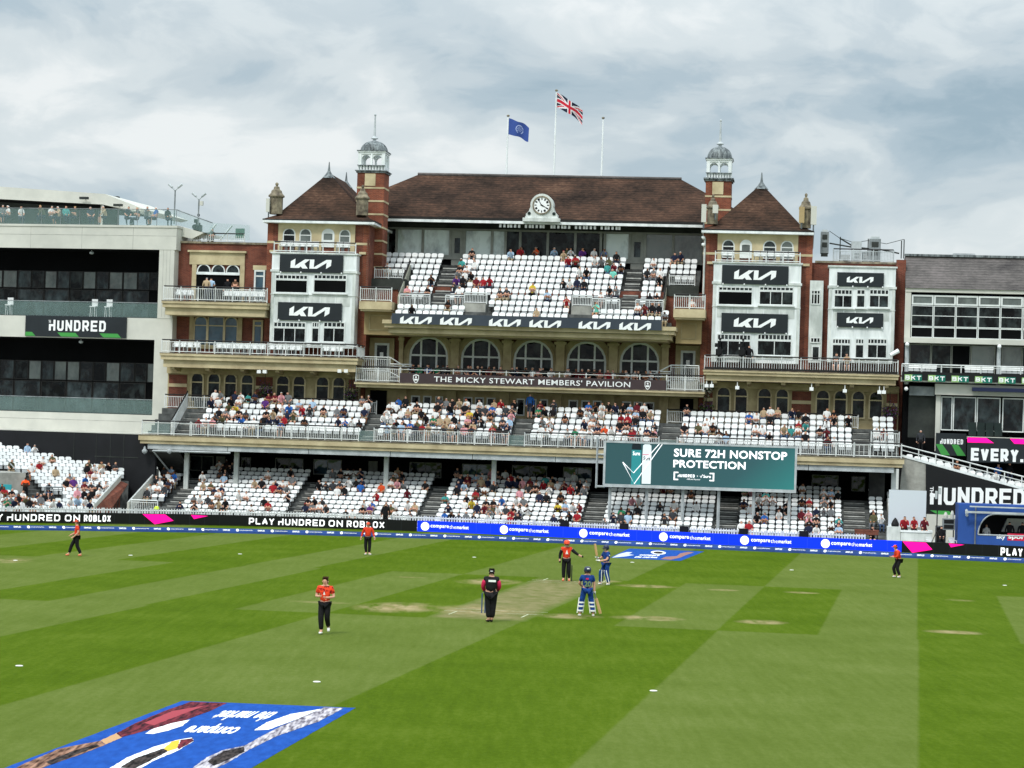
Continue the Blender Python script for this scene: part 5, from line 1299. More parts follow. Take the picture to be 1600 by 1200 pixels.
# ================================================================== WHITE TERRACED STAND AT THE LEFT
wb = thing('white_stand_building', 'white panelled stand building with two dark glazed balconies and a roof terrace', 'building', (-6, 3, 0), frame=LB)
LX = lambda x, y, v=0: LB.px(x, y, v)
uR_ = LX(276, 365)[0]; uLft = LX(-170, 400)[0]
def zz(y, x=130, v=0): return LB.z(x, y, v)
z_tt, z_tb, z_m1, z_m0, z_b1, z_b0 = zz(351), zz(388.5), zz(495), zz(528.5), zz(645.5), zz(675.5)
uc = LX(247, 450)[0]
m = MB()
m.box(uLft, uR_, 0, 4, z_tb, z_tt - .15); m.box(uLft, uR_ + .06, -.06, 9, z_tt - .149, z_tt)
m.box(uLft, uR_ - .1, .05, 4, z_m0, z_m1); m.box(uLft, LX(262, 660)[0], 0, 4, z_b0, z_b1)
m.box(uc, uR_ - .12, .02, 6, z_m1 + .001, z_tb - .001); m.box(uc - .15, uR_ - .25, .04, 6, z_b1 + .001, z_m0 - .001)
bd = part(wb, 'cladding', m, 'panel_white')
jt = MB()
for x in (48, 128, 208): a = LX(x, 370)[0]; jt.box(a - .012, a + .012, -.003, .01, z_tb, z_tt - .16)
jt.box(uLft, uR_, -.004, .01, z_tb + .95, z_tb + .98); jt.box(uLft, uR_, -.004, .01, z_b0 + .85, z_b0 + .88)
for a in (.3, .55, .8): jt.box(uc + a, uc + a + .02, .015, .03, z_m1 + .1, z_tb)
part(bd, 'panel_joint', jt, 'concrete')
zd = LD.z(130, 676, 0)
dw = thing('dark_panel_wall', 'black panelled wall under the white building behind the side stand', 'wall', (-6, .2, 0), frame=LD)
DX = lambda x: LD.u(x, 700, .05)
part(dw, 'wall_panel', MB().box(DX(-170), DX(243), .1, .4, 0, zd), 'wall_dark')
part(dw, 'top_ledge', MB().box(DX(-170), DX(243), .1, 6.5, zd + .001, zd + .06), 'panel_white')
gj = MB()
for x in (115, 150, 172, 193): gj.box(DX(x) - .015, DX(x) + .015, .08, .099, 1, zd)
gj.box(DX(148), DX(216), .07, .079, LD.z(180, 714, 0) - .03, LD.z(180, 714, 0) + .03); part(dw, 'panel_joint', gj, 'soffit')
for za, zb_, k in ((z_m1, z_tb, 0), (z_b1, z_m0, 1)):
    rm = MB(); rm.box(uLft, uc + .3, 2.6, 3.0, za, zb_); rm.box(uLft, uc + .3, .1, 2.6, zb_ - .06, zb_ - .002); rm.box(uLft, uc + .3, .1, 2.6, za + .001, za + .03); rm.box(uc + .001, uc + .2, .1, 2.6, za, zb_)
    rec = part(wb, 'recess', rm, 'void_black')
    H_ = zb_ - za; w0 = za + H_ * .44; w1 = za + H_ * .70
    xs = [LX(x, 460, 2.55)[0] for x in (-140, -118, -96, -74, -52, -30, -10, 4, 27, 49, 69.5, 89, 109, 129.5, 150, 170, 192, 215, 234, 247)]
    for i in range(len(xs) - 1):
        window(rec, (xs[i], xs[i + 1] - .04, w0, w1), 2.58, 'flat', 'glass_grey' if (i * 7 + k) % 9 in (1, 4, 6, 7) else 'glass_mid' if (i + k) % 3 else 'glass_dark', frame='rail_dark', fwid=.05, proud=.06)
    for i in range(0, len(xs) - 2, 2):
        window(rec, (xs[i], xs[i + 2] - .05, za + .1, w0 - .06), 2.58, 'flat', 'glass_mid' if (i // 2 + k) % 3 else 'glass_dark', frame='rail_dark', fwid=.06, proud=.06)
    gr = part(wb, 'glass_balustrade', MB().box(uLft, uc - .05, .16, .18, za + .03, za + 1.05), 'glass_clear')
    part(gr, 'top_rail', MB().box(uLft, uc - .05, .14, .2, za + 1.05, za + 1.1), 'metal_grey')
    part(wb, 'lamp', MB().lathe(LX(138 - 12 * k, 395)[0], .6, [(.05, zb_ - .35), (.16, zb_ - .3), (.16, zb_ - .18), (.04, zb_ - .14), (.03, zb_)], 8), 'metal_pale')
# bar stools behind the upper balustrade
def stool(u, label):
    z = z_m1 + .035; m = MB(); m.box(u - .22, u + .22, 1.1, 1.5, z + .72, z + .8); m.box(u - .2, u + .24, 1.48, 1.56, z + .8, z + 1.3)
    for a in (-.18, .18):
        for b_ in (1.14, 1.46): m.bar((u + a, b_, z), (u + a * .8, b_, z + .72), .04)
    single('bar_stool', m, 'plastic_white', label, 'stool', (u, 1.3, z), 'white bar stools on the glazed balcony', LB)
stool(LX(146, 482, 1.3)[0], 'white bar stool on the upper glazed balcony, left of the right-hand pair'); stool(LX(169, 482, 1.3)[0], 'white bar stool on the upper glazed balcony, nearest the white column'); stool(LX(14, 480, 1.3)[0], 'white bar stool on the upper glazed balcony at the left edge of the photo')
# roof terrace: canopy, dark bar behind, glass balustrade
c = MB(); vz = 5.0
pt = lambda x, y: LB.px(x, y, vz)
poly = [pt(-150, 281), pt(164, 303), pt(226, 327), pt(214, 330), pt(160, 319.5), pt(-150, 303)]
c.prism(poly, vz, vz + 9); cn = part(wb, 'canopy', c, 'panel_white')
c = MB(); p0, p1 = pt(-150, 303.2), pt(160, 319.7); c.add([(p0[0], vz + .05, p0[1] - .05), (p1[0], vz + .05, p1[1] - .05), (p1[0], vz + 9, p1[1] - .05), (p0[0], vz + 9, p0[1] - .05)], [(0, 1, 2, 3)]); part(cn, 'soffit', c, 'void_black')
part(wb, 'terrace_back', MB().box(uLft, pt(165, 330)[0], vz + 2.2, vz + 2.6, z_tt, p0[1] + .2), 'soffit')
part(wb, 'canopy_post', MB().bar((pt(157, 340)[0], vz + .2, z_tt), (pt(157, 340)[0], vz + .2, pt(157, 319)[1]), .12), 'panel_white')
gr = part(wb, 'glass_balustrade', MB().box(uLft, uR_ - .05, .1, .12, z_tt + .02, z_tt + 1.12), 'glass_clear')
m = MB().box(uLft, uR_ - .05, .08, .14, z_tt + 1.12, z_tt + 1.16)
for i in range(12): a = uR_ - .1 - i * 1.45; m.bar((a, .11, z_tt), (a, .11, z_tt + 1.14), .035)
part(gr, 'top_rail', m, 'metal_grey')
for x, y in ((134, 311), (187, 322)):
    a, z = pt(x, y); m = MB().box(a - .3, a + .35, vz - .5, vz - .25, z - .05, z + .12).bar((a, vz - .3, z), (a, vz, z), .06); part(wb, 'floodlight', m, 'soffit')
# glass sided stair down to the brick wing, on the right of the roof terrace
st = MB(); q = [LX(277, 329, 1), LX(277, 351, 1), LX(332, 367, 1), LX(332, 348, 1)]
st.prism(q, 1.0, 1.03); part(wb, 'stair_glass', st, 'glass_clear')
st = MB(); q = [LX(277, 352, 1), LX(277, 368, 1), LX(300, 373, 1), LX(318, 364, 1)]; st.prism(q, 1.0, 2.2); part(wb, 'stair_string', st, 'panel_white')
st = MB(); q = [LX(332, 348, 2), LX(390, 352, 2), LX(390, 375, 2), LX(320, 373, 2)]; st.prism(q, 2.0, 2.03); part(wb, 'stair_glass', st, 'glass_clear')
st = MB(); a, c = LX(318, 374, 2.1), LX(338, 350, 2.1); st.bar((a[0], 2.1, a[1]), (c[0], 2.1, c[1]), .09); a, c = LX(343, 376, 2.1), LX(363, 352, 2.1); st.bar((a[0], 2.1, a[1]), (c[0], 2.1, c[1]), .09); part(wb, 'stair_string', st, 'paint_white')
st = MB(); a = LX(277, 328, 1); c = LX(332, 348, 1); st.bar((a[0], 1, a[1]), (c[0], 1, c[1]), .06)
part(wb, 'handrail', st, 'metal_grey')
q = [LX(368, 357, 3), LX(382, 357, 3), LX(382, 372, 3), LX(368, 372, 3)]; part(wb, 'green_sheet', MB().prism(q, 3.0, 3.05), flat('sheet_green', (52, 96, 76), .8))
def lamp_post(x, y0, y1, v, label, box=False):
    u, z0 = LB.px(x, y0, v); z1 = LB.z(x, y1, v)
    t = thing('lamp_post', label, 'lamp post', (u, v, z0), 'twin headed lamp posts on the white building', LB)
    part(t, 'pole', MB().tube([(u, v, z0), (u, v, z1)], .055, 8), 'metal_grey')
    for s in (-1, 1):
        part(t, 'lamp_head', MB().tube([(u, v, z1 - .05), (u + s * .18, v, z1 + .13), (u + s * .24, v, z1 + .2), (u + s * .5, v, z1 + .42)], [.04, .04, .09, .09], 6), 'metal_pale')
    if box: part(t, 'sensor_box', MB().box(u + .1, u + .32, v - .1, v + .1, z1 - .45, z1 - .15), 'panel_white')
lamp_post(272, 350, 297, .4, 'twin headed lamp post at the corner of the glass roof terrace'); lamp_post(309.5, 352, 311, 1.6, 'shorter twin headed lamp post with a box, over the glass stair', True)
b = (LX(40, 510)[0], LX(198, 510)[0], zz(527), zz(494.5)); t = sign('advertising_sign', 'black sign with white block capitals and green wedges on the white building', b, -.06, 'sign_charcoal', LB)
m = MB(); put_block(m, 'hUNDRED', LX(77, 509)[0], LX(166, 509)[0], b[2] + .42, b[3] - .28, -.075, th=.2, gap=.28); put_text(m, 'THE', LX(76.5, 509)[0], LX(80, 509)[0], b[2] + .95, b[3] - .3, -.075); part(t, 'lettering', m, 'letter_white')
for a, c in ((40, 56), (90, 124), (156, 190)):
    ua, ub = LX(a, 522)[0], LX(c, 522)[0]; o = .3 if a > 40 else 0; part(t, 'green_wedge', MB().prism([(ua + (0 if a > 40 else .02), b[2] + .3), (ub - .28, b[2] + .3), (ub, b[2] + .02), (ua + o, b[2] + .02)], -.073, -.061), 'letter_green')

# ================================================================== BUILDING AND STAND AT THE RIGHT
RB = Frame(P.w(25.55, 5.5, 0)[:2], R(8))
rb = thing('slate_roofed_building', 'glazed hospitality building with a grey slate roof at the right', 'building', (6, 3, 0), frame=RB)
def rbx(x0, x1, y0, y1, v=0): return BX(x0, x1, y0, y1, v, RB)
u0 = RB.u(1414, 480, 0); u1 = RB.u(1760, 480, 0)
zr0, zr1 = RB.z(1500, 452, 0), RB.z(1500, 403, 3.6)
m = MB().side([(-.25, zr0), (3.6, zr1), (3.6, zr1 + .12), (9, zr1 + .1), (9, zr0)], u0, u1); rr = part(rb, 'roof', m, 'slate')
part(rr, 'ridge', MB().box(u0 - .05, u1, 3.45, 3.8, zr1 + .05, zr1 + .2), 'lead_grey')
q = BX(1489, 1524, 396, 404, 4.5, RB); part(rr, 'roof_vent', MB().box(q[0], q[1], 4.5, 5.5, zr1, q[3]), 'metal_pale')
zg1, zg0 = RB.z(1500, 456, 0), RB.z(1500, 529, 0)
part(rb, 'fascia', MB().box(u0, u1, -.15, .3, zr0 - .25, zr0 - .002), 'panel_white')
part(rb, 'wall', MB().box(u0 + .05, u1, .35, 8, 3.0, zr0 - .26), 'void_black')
part(rb, 'side_panel', MB().box(u0, RB.u(1423, 490, 0), -.1, .34, zg0 - .05, zr0 - .251), 'panel_white')
gx = [1424 + 34.9 * i for i in range(10)]
za, zb_, zc = RB.z(1500, 478, 0), RB.z(1500, 512, 0), RB.z(1500, 462, 0)
for i in range(9):
    a, c = RB.u(gx[i], 490, 0), RB.u(gx[i + 1], 490, 0)
    window(rb, (a, c - .03, za + .02, zc), .1, 'flat', 'glass_grey', frame='frame_white', fwid=.11, proud=.1)
    window(rb, (a, c - .03, zb_ + .01, za - .02), .1, 'flat', 'glass_dark', frame='frame_white', fwid=.05, rows=(.52,), proud=.08)
    window(rb, (a, c - .03, zg0, zb_ - .01), .1, 'flat', 'void_black', frame='frame_white', fwid=.05, proud=.08)
zl1_, zl0_ = RB.z(1500, 529, -.8), RB.z(1500, 537, -.8)
part(rb, 'ledge', MB().box(u0, u1, -.8, .34, zl0_, zl1_), 'panel_white')
zf1, zf0 = RB.z(1500, 540, 1), RB.z(1500, 580, 1)
for a, c, g in ((1421, 1455, 'glass_mid'), (1455, 1487, 'glass_dark'), (1487, 1517, 'void_black'), (1517, 1556, 'glass_grey'), (1565, 1597, 'glass_grey'), (1597, 1635, 'glass_dark')):
    window(rb, (RB.u(a, 558, .2), RB.u(c, 558, .2) - .03, zf0 - .3, zf1), .3, 'flat', g, frame='frame_grey', fwid=.05, proud=.06)
for x in (1417, 1560.5): a = RB.u(x, 560, -.3); part(rb, 'column', MB().lathe(a, -.3, [(.14, zf0 - 1), (.14, zl0_)], 10), 'metal_pale')
for x, y in ((1417.5, 538), (1561.5, 541.5), (1416, 607.5)):
    a, z = RB.px(x, y, -.9); part(rb, 'globe_lamp', MB().lathe(a, -.9, [(.02, z - .14), (.1, z - .1), (.14, z), (.1, z + .1), (.02, z + .14)], 10), 'letter_white', smooth=True)
b = rbx(1409, 1720, 584.5, 597.5, -1.2); part(rb, 'balcony_slab', MB().box(b[0] - .05, b[1], -1.1, .34, b[2] - .1, b[2] + .2), 'panel_white')
part(rb, 'railing', railing(b[0], b[1], -1.05, -1.05, b[3] - .25, .75, gap=9, dark_top=False), ['rail_white', 'rail_dark'])
t = sign('advertising_sign', 'dark strip sign with repeated green and white lettering on the right balcony', b, -1.2, 'sign_black', RB)
for i in range(7):
    x = 1413.5 + 36.6 * i; yy = 585 + (x - 1413) * .028
    q = rbx(x, x + 12, yy, yy + 10, -1.2); part(t, 'lime_patch', MB().box(q[0], q[1], -1.21, -1.201, q[2], q[3]), 'bkt_lime'); w_ = q[1] - q[0]
    part(t, 'green_patch', MB().box(q[1] + .001, q[1] + w_ * 1.25, -1.21, -1.201, q[2], q[3]), 'bkt_green')
    m = MB(); put_block(m, 'BKT', q[0] + .05, q[1] + w_ * 1.15, q[2] + .07, q[3] - .07, -1.22, th=.24, gap=.3); part(t, 'lettering', m, 'letter_white')
for i, x in enumerate(list(range(1423, 1466, 9)) + list(range(1512, 1556, 9)) + list(range(1568, 1600, 9))):
    SEATS.append((RB, RB.u(x, 582, -.6), -.5, b[2] + .21, 'right', 0, 0))
# lower storey
q = rbx(1461, 1720, 603, 620, -.6); part(rb, 'fascia', MB().box(q[0], q[1], -.6, .3, q[2], q[3]), 'panel_white')
q = rbx(1519, 1720, 608, 614, -1.0); part(rb, 'awning', MB().box(q[0], q[1], -1.3, -.61, q[2], q[3]), flat('awning_navy', (28, 36, 66), .7))
part(rb, 'grey_wall', MB().box(RB.u(1419, 640, 1), RB.u(1462, 640, 1), .2, .34, RB.z(1440, 684, .2), RB.z(1440, 603, .2)), 'soffit')
q = rbx(1421, 1460, 604, 618, -.1); part(rb, 'grey_panel', MB().box(q[0], q[1], -.1, .1, q[2], q[3]), 'metal_grey')
zq1, zq0 = RB.z(1500, 620, -.2), RB.z(1500, 673, -.2)
for a, c in ((1470, 1488), (1489, 1525), (1526, 1563), (1566, 1600), (1601, 1640)):
    window(rb, (RB.u(a, 648, -.2), RB.u(c, 648, -.2), zq0, zq1), -.1, 'flat', 'glass_mid', frame='frame_white', fwid=.07, proud=.08)
part(rb, 'white_pier', MB().box(RB.u(1462, 640, -.2), RB.u(1469.6, 640, -.2), -.25, .3, zq0 - 1.4, zq1 + .05), 'panel_white')
part(rb, 'dark_doorway', MB().box(RB.u(1419, 690, .1), RB.u(1462, 690, .1), .1, .3, 4.2, RB.z(1440, 684, .1)), 'void_black')
q = rbx(1462, 1509.5, 677, 712, -.6); t = sign('advertising_sign', 'small black sign with white capitals and green wedges under the right building windows', q, -.6, 'sign_charcoal', RB)
m = MB(); put_block(m, 'hUNDRED', q[0] + .28, q[1] - .2, q[3] - .72, q[3] - .38, -.615, th=.2); part(t, 'lettering', m, 'letter_white')
h_ = q[3] - q[2]; w_ = q[1] - q[0]
for k in (0, .52): part(t, 'green_wedge', MB().prism([(q[0] + w_ * k, q[2] + .5 * h_), (q[0] + w_ * (k + .22), q[2] + .5 * h_), (q[0] + w_ * (k + .48), q[2] + .02), (q[0] + w_ * (k + .2), q[2] + .02)], -.612, -.601), 'letter_green')
q = rbx(1511, 1720, 686, 725, -1.6); t = sign('advertising_sign', 'large black sign reading in big white capitals under the dark green seats', q, -1.6, 'sign_charcoal', RB)
m = MB(); k = rbx(1517, 1598, 701, 721, -1.6); put_block(m, 'EVERY.', k[0], k[1], k[2], k[3], -1.615, th=.24, gap=.25); part(t, 'lettering', m, 'letter_white')
h_ = q[3] - q[2]
for a, c in ((1511.5, 1553), (1585, 1640)):
    ua, ub = RB.u(a, 692, -1.6), RB.u(c, 692, -1.6); part(t, 'pink_wedge', MB().prism([(ua, q[3] - .35), (ua + (0 if a < 1520 else -.3), q[3] - .02), (ub - .5, q[3] - .02), (ub, q[3] - .35)], -1.612, -1.601), 'led_pink')
part(rb, 'seat_ledge', MB().box(q[0], q[1], -1.5, .2, q[3] - .1, q[3] + .05), 'panel_white')
M('seat_green', (34, 48, 46), (24, 34, 33), scale=1, rough=.5)
for i in range(12):
    cu = q[0] + .35 + i * .56; m = MB().box(cu - .25, cu + .25, -.5, -.42, q[3] + .5, q[3] + 1.0).box(cu - .25, cu + .25, -.95, -.5, q[3] + .45, q[3] + .52).box(cu - .25, cu + .25, -1.0, -.95, q[3] + .1, q[3] + .5)
    if RB.w(cu, 0, 0).x < 32.5: single('green_seat', m, 'seat_green', 'dark green folding seat on the balcony above the sign at the right', 'seat', (cu, -.5, q[3] + .05), 'dark green seats above the right-hand sign', RB)
# raking white-topped wall of the right stand, with the large black sign on it
RV = -2.6
rs = thing('right_stand', 'sloping white topped concrete stand at the right with a few white seats', 'grandstand', (3, RV, 0), frame=RB)
w_ = lambda x, y, v=RV: RB.px(x, y, v)
poly = [w_(1411, 713), w_(1600, 764), w_(1760, 808), w_(1760, 900), w_(1392, 900), w_(1392, 765), w_(1406, 765)]
poly = [(a, max(z, 0)) for a, z in poly]
part(rs, 'side_wall', MB().prism(poly, RV, RV + .3), 'concrete')
a, c = w_(1409, 711), w_(1760, 806.5); m = MB(); m.add([(p_, v, z) for p_, z0_ in (a, c) for v in (RV - .06, RV + .36) for z in (z0_ - .12, z0_ + .04)], [(0, 2, 3, 1), (4, 5, 7, 6), (0, 1, 5, 4), (2, 6, 7, 3), (1, 3, 7, 5), (0, 4, 6, 2)]); part(rs, 'coping', m, 'paint_white')
m = MB(); a, c = w_(1409, 696), w_(1600, 744); e_ = w_(1760, 786); m.bar((a[0], RV + .1, a[1]), (e_[0], RV + .1, e_[1]), .06); m.bar((a[0], RV + .1, a[1] - .3), (e_[0], RV + .1, e_[1] - .3), .04)
for i in range(14): t_ = i / 13; m.bar((a[0] + (e_[0] - a[0]) * t_, RV + .1, a[1] - .75 + (e_[1] - a[1]) * t_), (a[0] + (e_[0] - a[0]) * t_, RV + .1, a[1] + (e_[1] - a[1]) * t_), .05)
part(rs, 'railing', m, 'rail_white')
dk = MB()
for i in range(26):
    x = 1421 + i * 12.2; u_, z_ = RB.px(x, 725 + (x - 1450) * .262, RV + 1.0)
    dk.box(u_ - .28, u_ + .28, RV + .31, RV + 3.2, z_ - 1.2, z_ - .55)
    if x < 1610:
        for j in range(2 if i > 1 else 1): SEATS.append((RB, u_ - .05 * j, RV + .75 + .8 * j, z_ - .55 + .12 * j, 'right', 1 + j, i))
part(rs, 'step_deck', dk, 'concrete_step')
poly = [w_(1446.5, 724.5, RV - .05), w_(1600, 766, RV - .05), w_(1700, 793, RV - .05), w_(1700, 806, RV - .05), w_(1446.5, 804, RV - .05)]
t = thing('advertising_sign', 'huge black sign with tall white block capitals on the raking wall of the right stand', 'sign', (poly[0][0], RV, 1.5), frame=RB)
part(t, 'panel', MB().prism(poly, RV - .05, RV - .005), 'sign_black')
m = MB(); q = rbx(1453, 1602, 762, 790.5, RV - .05); put_block(m, 'hUNDRED', q[0], q[1], q[2] , q[3], RV - .065, th=.2, gap=.17); part(t, 'lettering', m, 'letter_white')
m = MB(); q = rbx(1453, 1458.5, 760.5, 776, RV - .05); vs, fs = text_geo('THE', .03); x0, x1 = min(p[0] for p in vs), max(p[0] for p in vs); y0, y1 = min(p[1] for p in vs), max(p[1] for p in vs)
m.add([(q[0] + (y - y0) / (y1 - y0) * (q[1] - q[0]), RV - .06, q[3] - (x - x0) / (x1 - x0) * (q[3] - q[2])) for x, y in vs], fs); part(t, 'lettering', m, 'letter_white')
q = rbx(1453, 1491, 798, 804, RV - .05); part(t, 'green_wedge', MB().prism([(q[0], q[3]), (q[1] - .35, q[3]), (q[1], q[2]), (q[0] + .5, q[2])], RV - .06, RV - .051), 'letter_green')
part(rs, 'white_base', MB().box(w_(1447, 820)[0], w_(1700, 820)[0], RV - .4, RV - .06, 0, w_(1500, 805)[1]), 'panel_white')
q = BX(1388.5, 1447, 766, 823, -4.4); t = thing('white_screen', 'plain pale screen panel beside the big black sign', 'screen', ((q[0] + q[1]) / 2, -4.4, 0)); part(t, 'panel', MB().box(q[0], q[1], -4.4, -4.3, q[2], q[3]), flat('screen_cloth', (205, 212, 218), .8)); part(t, 'post', MB().bar((q[0] + .1, -4.2, 0), (q[0] + .1, -4.2, q[3]), .08).bar((q[1] - .1, -4.2, 0), (q[1] - .1, -4.2, q[3]), .08), 'metal_grey')

# ---- blue studio box beside the boundary
SVV = -7.0
q = BX(1497, 1740, 793, 853, SVV); q = (q[0], q[1], 0, q[3])
M('studio_blue', (44, 84, 158), (38, 74, 142), scale=.5, rough=.6)
sd = thing('studio_cabin', 'blue broadcast cabin with a wide open window beside the boundary', 'cabin', ((q[0] + q[1]) / 2, SVV, 0))
win = BX(1528.5, 1740, 806, 839, SVV)
m = MB(); m.box(q[0], win[0], SVV, SVV + .1, 0, q[3]); m.box(win[0], q[1], SVV, SVV + .1, 0, win[2]); m.box(win[0], q[1], SVV, SVV + .1, win[3], q[3])
# rounded left corner of the opening
cx, cz, r = win[0], win[2], win[3] - win[2]
arc = [(win[0] + r * .8 * (1 - math.cos(math.pi / 2 * i / 8)), win[2] + r * math.sin(math.pi / 2 * i / 8)) for i in range(9)]
m.prism([(win[0], win[3])] + arc, SVV + .001, SVV + .099)
m.box(q[0], q[0] + .1, SVV + .101, SVV + 3, 0, q[3]); m.box(q[0], q[1], SVV + .101, SVV + 3, q[3], q[3] + .08)
wl_ = part(sd, 'wall', m, 'studio_blue')
part(sd, 'interior', MB().box(q[0] + .101, q[1], SVV + 2.8, SVV + 2.9, 0, q[3] - .001).box(q[0] + .102, q[1], SVV + .11, SVV + 2.79, win[2] - .25, win[2] - .2), 'wall_dark')
part(sd, 'window_trim', MB().tube([(a, SVV - .02, z) for a, z in arc] + [(q[1], SVV - .02, win[3])], .04, 4).bar((win[0], SVV - .02, win[2]), (q[1], SVV - .02, win[2]), .06), 'metal_pale')
part(sd, 'lighting_truss', MB().box(P.u(1508, 800, SVV - .5), q[1], SVV - .6, SVV - .45, P.z(1560, 801.5, SVV - .5) - .06, P.z(1560, 801.5, SVV - .5) + .06).bar((P.u(1511, 800, SVV - .5), SVV - .5, P.z(1511, 806, SVV - .5)), (P.u(1511, 800, SVV - .5), SVV, P.z(1511, 797, SVV - .5)), .12).box(P.u(1515, 800, SVV - .3), q[1], SVV - .4, SVV - .25, q[3] - .1, q[3] - .02), 'metal_pale')
part(sd, 'cable_post', MB().bar((P.u(1524, 820, SVV - .1), SVV - .1, 0), (P.u(1524, 820, SVV - .1), SVV - .1, q[3] - .1), .06), 'metal_grey')
k = BX(1565, 1640, 811, 832, SVV + 1.6); part(sd, 'white_sofa', MB().prism([(k[0], k[2]), (k[1], k[2]), (k[1], k[3]), (k[0] + .35, k[3])], SVV + 1.6, SVV + 2.2), 'panel_white')
m = MB(); k = BX(1557, 1571, 835, 844, SVV); put_text(m, 'sky', k[0], k[1], k[2], k[3], SVV - .012, bold=.03); part(sd, 'lettering', m, 'letter_white')
k = BX(1574, 1612, 834, 845, SVV); rp_ = part(sd, 'red_plate', MB().box(k[0], k[1], SVV - .012, SVV - .001, k[2], k[3]), flat('plate_red', (200, 36, 70), .5)); m = MB(); put_text(m, 'sports', k[0] + .06, k[1] - .06, k[2] + .03, k[3] - .08, SVV - .02, bold=.03); part(rp_, 'lettering', m, 'letter_white')

# ================================================================== PEOPLE: palettes and figures grown from a skeleton
def pal(prefix, d):
    for k, c in d.items(): flat(prefix + k, c, .8, .15)
    return list(d)
SHIRT = pal('top_', {'black': (26, 26, 29), 'navy': (34, 40, 62), 'white': (228, 228, 226), 'grey': (116, 118, 120), 'red': (156, 36, 44), 'maroon': (104, 32, 42), 'blue': (44, 96, 170), 'pale blue': (164, 190, 214), 'green': (42, 120, 84), 'teal': (66, 150, 146), 'mint': (120, 208, 190), 'pink': (214, 150, 158), 'purple': (90, 50, 120), 'beige': (178, 156, 126), 'orange': (214, 84, 44), 'charcoal': (58, 60, 64), 'yellow': (206, 180, 60), 'olive': (88, 86, 60)})
SH_W = {'black': 27, 'navy': 9, 'white': 24, 'grey': 8, 'red': 4, 'maroon': 4, 'blue': 3, 'pale blue': 6, 'green': 1.4, 'teal': 1, 'mint': 1, 'pink': 3, 'purple': 1, 'beige': 4, 'orange': .7, 'charcoal': 10, 'yellow': .4, 'olive': 3}
LEG = pal('leg_', {'navy': (36, 42, 60), 'black': (24, 24, 26), 'beige': (156, 140, 114), 'denim': (66, 84, 112), 'grey': (98, 100, 104)})
SKIN = pal('skin_', {'pale': (212, 162, 138), 'tan': (190, 136, 106), 'brown': (128, 86, 62), 'dark': (78, 52, 40)})
HAIR = pal('hair_', {'dark': (30, 25, 22), 'brown': (70, 50, 36), 'grey': (150, 148, 146), 'white': (206, 204, 200), 'fair': (156, 124, 80), 'black': (18, 17, 17)})
HAT = pal('hat_', {'white': (224, 224, 222), 'black': (26, 26, 28), 'beige': (190, 172, 138), 'red': (156, 40, 44), 'navy': (34, 40, 62)})
flat('shoe_dark', (40, 38, 38), .7, .2)

def grow(nodes, edges, sub=1):
    """a continuous surface round a skeleton: nodes = {name: (x, y, z, radius)}; the first node is the root"""
    names = list(nodes); me = bpy.data.meshes.new('sk'); me.from_pydata([nodes[k][:3] for k in names], [(names.index(a), names.index(c)) for a, c in edges], [])
    ob = bpy.data.objects.new('sk', me); COL.objects.link(ob)
    ob.modifiers.new('s', 'SKIN')
    for i, k in enumerate(names):
        r = nodes[k][3]; sv = me.skin_vertices[0].data[i]; sv.radius = r if isinstance(r, tuple) else (r, r); sv.use_root = i == 0
    if sub: m = ob.modifiers.new('u', 'SUBSURF'); m.levels = sub; m.render_levels = sub
    dg = bpy.context.evaluated_depsgraph_get(); ev = ob.evaluated_get(dg); q = ev.to_mesh()
    vs = [tuple(v.co) for v in q.vertices]; fs = [tuple(p.vertices) for p in q.polygons]
    ev.to_mesh_clear(); bpy.data.objects.remove(ob); bpy.data.meshes.remove(me)
    return vs, fs
BODY_E = [('pel', 'spi'), ('spi', 'che'), ('che', 'nec'), ('nec', 'hea'), ('hea', 'top')] + [e for s in 'LR' for e in (('che', 'sh' + s), ('sh' + s, 'el' + s), ('el' + s, 'wr' + s), ('wr' + s, 'ha' + s), ('pel', 'hi' + s), ('hi' + s, 'kn' + s), ('kn' + s, 'an' + s), ('an' + s, 'to' + s))]
def seated(lean=0.0, turn=0.0, arms=0, legs=0, bulk=1.0, rnd=random):
    k = bulk; n = {'pel': (0, .06, .52, (.155 * k, .13 * k)), 'spi': (0, .08 - lean * .4, .76, (.135 * k, .115 * k)), 'che': (0, .07 - lean, 1.0, (.145 * k, .105 * k)), 'nec': (0, .05 - lean * 1.15, 1.14, .058), 'hea': (turn, .02 - lean * 1.3, 1.245, (.085, .1)), 'top': (turn, .02 - lean * 1.3, 1.345, (.07, .085))}
    for s, q in (('L', -1), ('R', 1)):
        n['sh' + s] = (q * .165 * k, .06 - lean, 1.04, .062 * k); n['el' + s] = (q * .215 * k, -.02 - lean * .8, .80, .044)
        n['wr' + s] = (q * .13, -.24 - lean * .4, .70, .038); n['ha' + s] = (q * .07, -.31 - lean * .4, .69, .038)
        if arms == 1: n['wr' + s] = (-q * .07, -.17 - lean, .86, .04); n['ha' + s] = (-q * .13, -.15 - lean, .9, .036)      # folded
        if arms == 2 and q > 0: n['el' + s] = (.22, -.14 - lean, .82, .05); n['wr' + s] = (.08, -.16 - lean * 1.2, 1.06, .036); n['ha' + s] = (.04, -.12 - lean * 1.2, 1.14, .038)   # hand at chin
        if arms == 3: n['el' + s] = (q * .24, -.1 - lean, .84, .05); n['wr' + s] = (q * .06, -.27 - lean, .98, .036); n['ha' + s] = (q * .03, -.3 - lean, 1.06, .036)                   # holding a phone up
        n['hi' + s] = (q * .1, 0, .52, .1 * k); n['kn' + s] = (q * (.13 + .05 * (legs == 1)), -.42, .56, .075 * k); n['an' + s] = (q * .12, -.40 + .1 * (legs == 2), .1, .05); n['to' + s] = (q * .13, -.56 + .1 * (legs == 2), .05, .04)
    return n
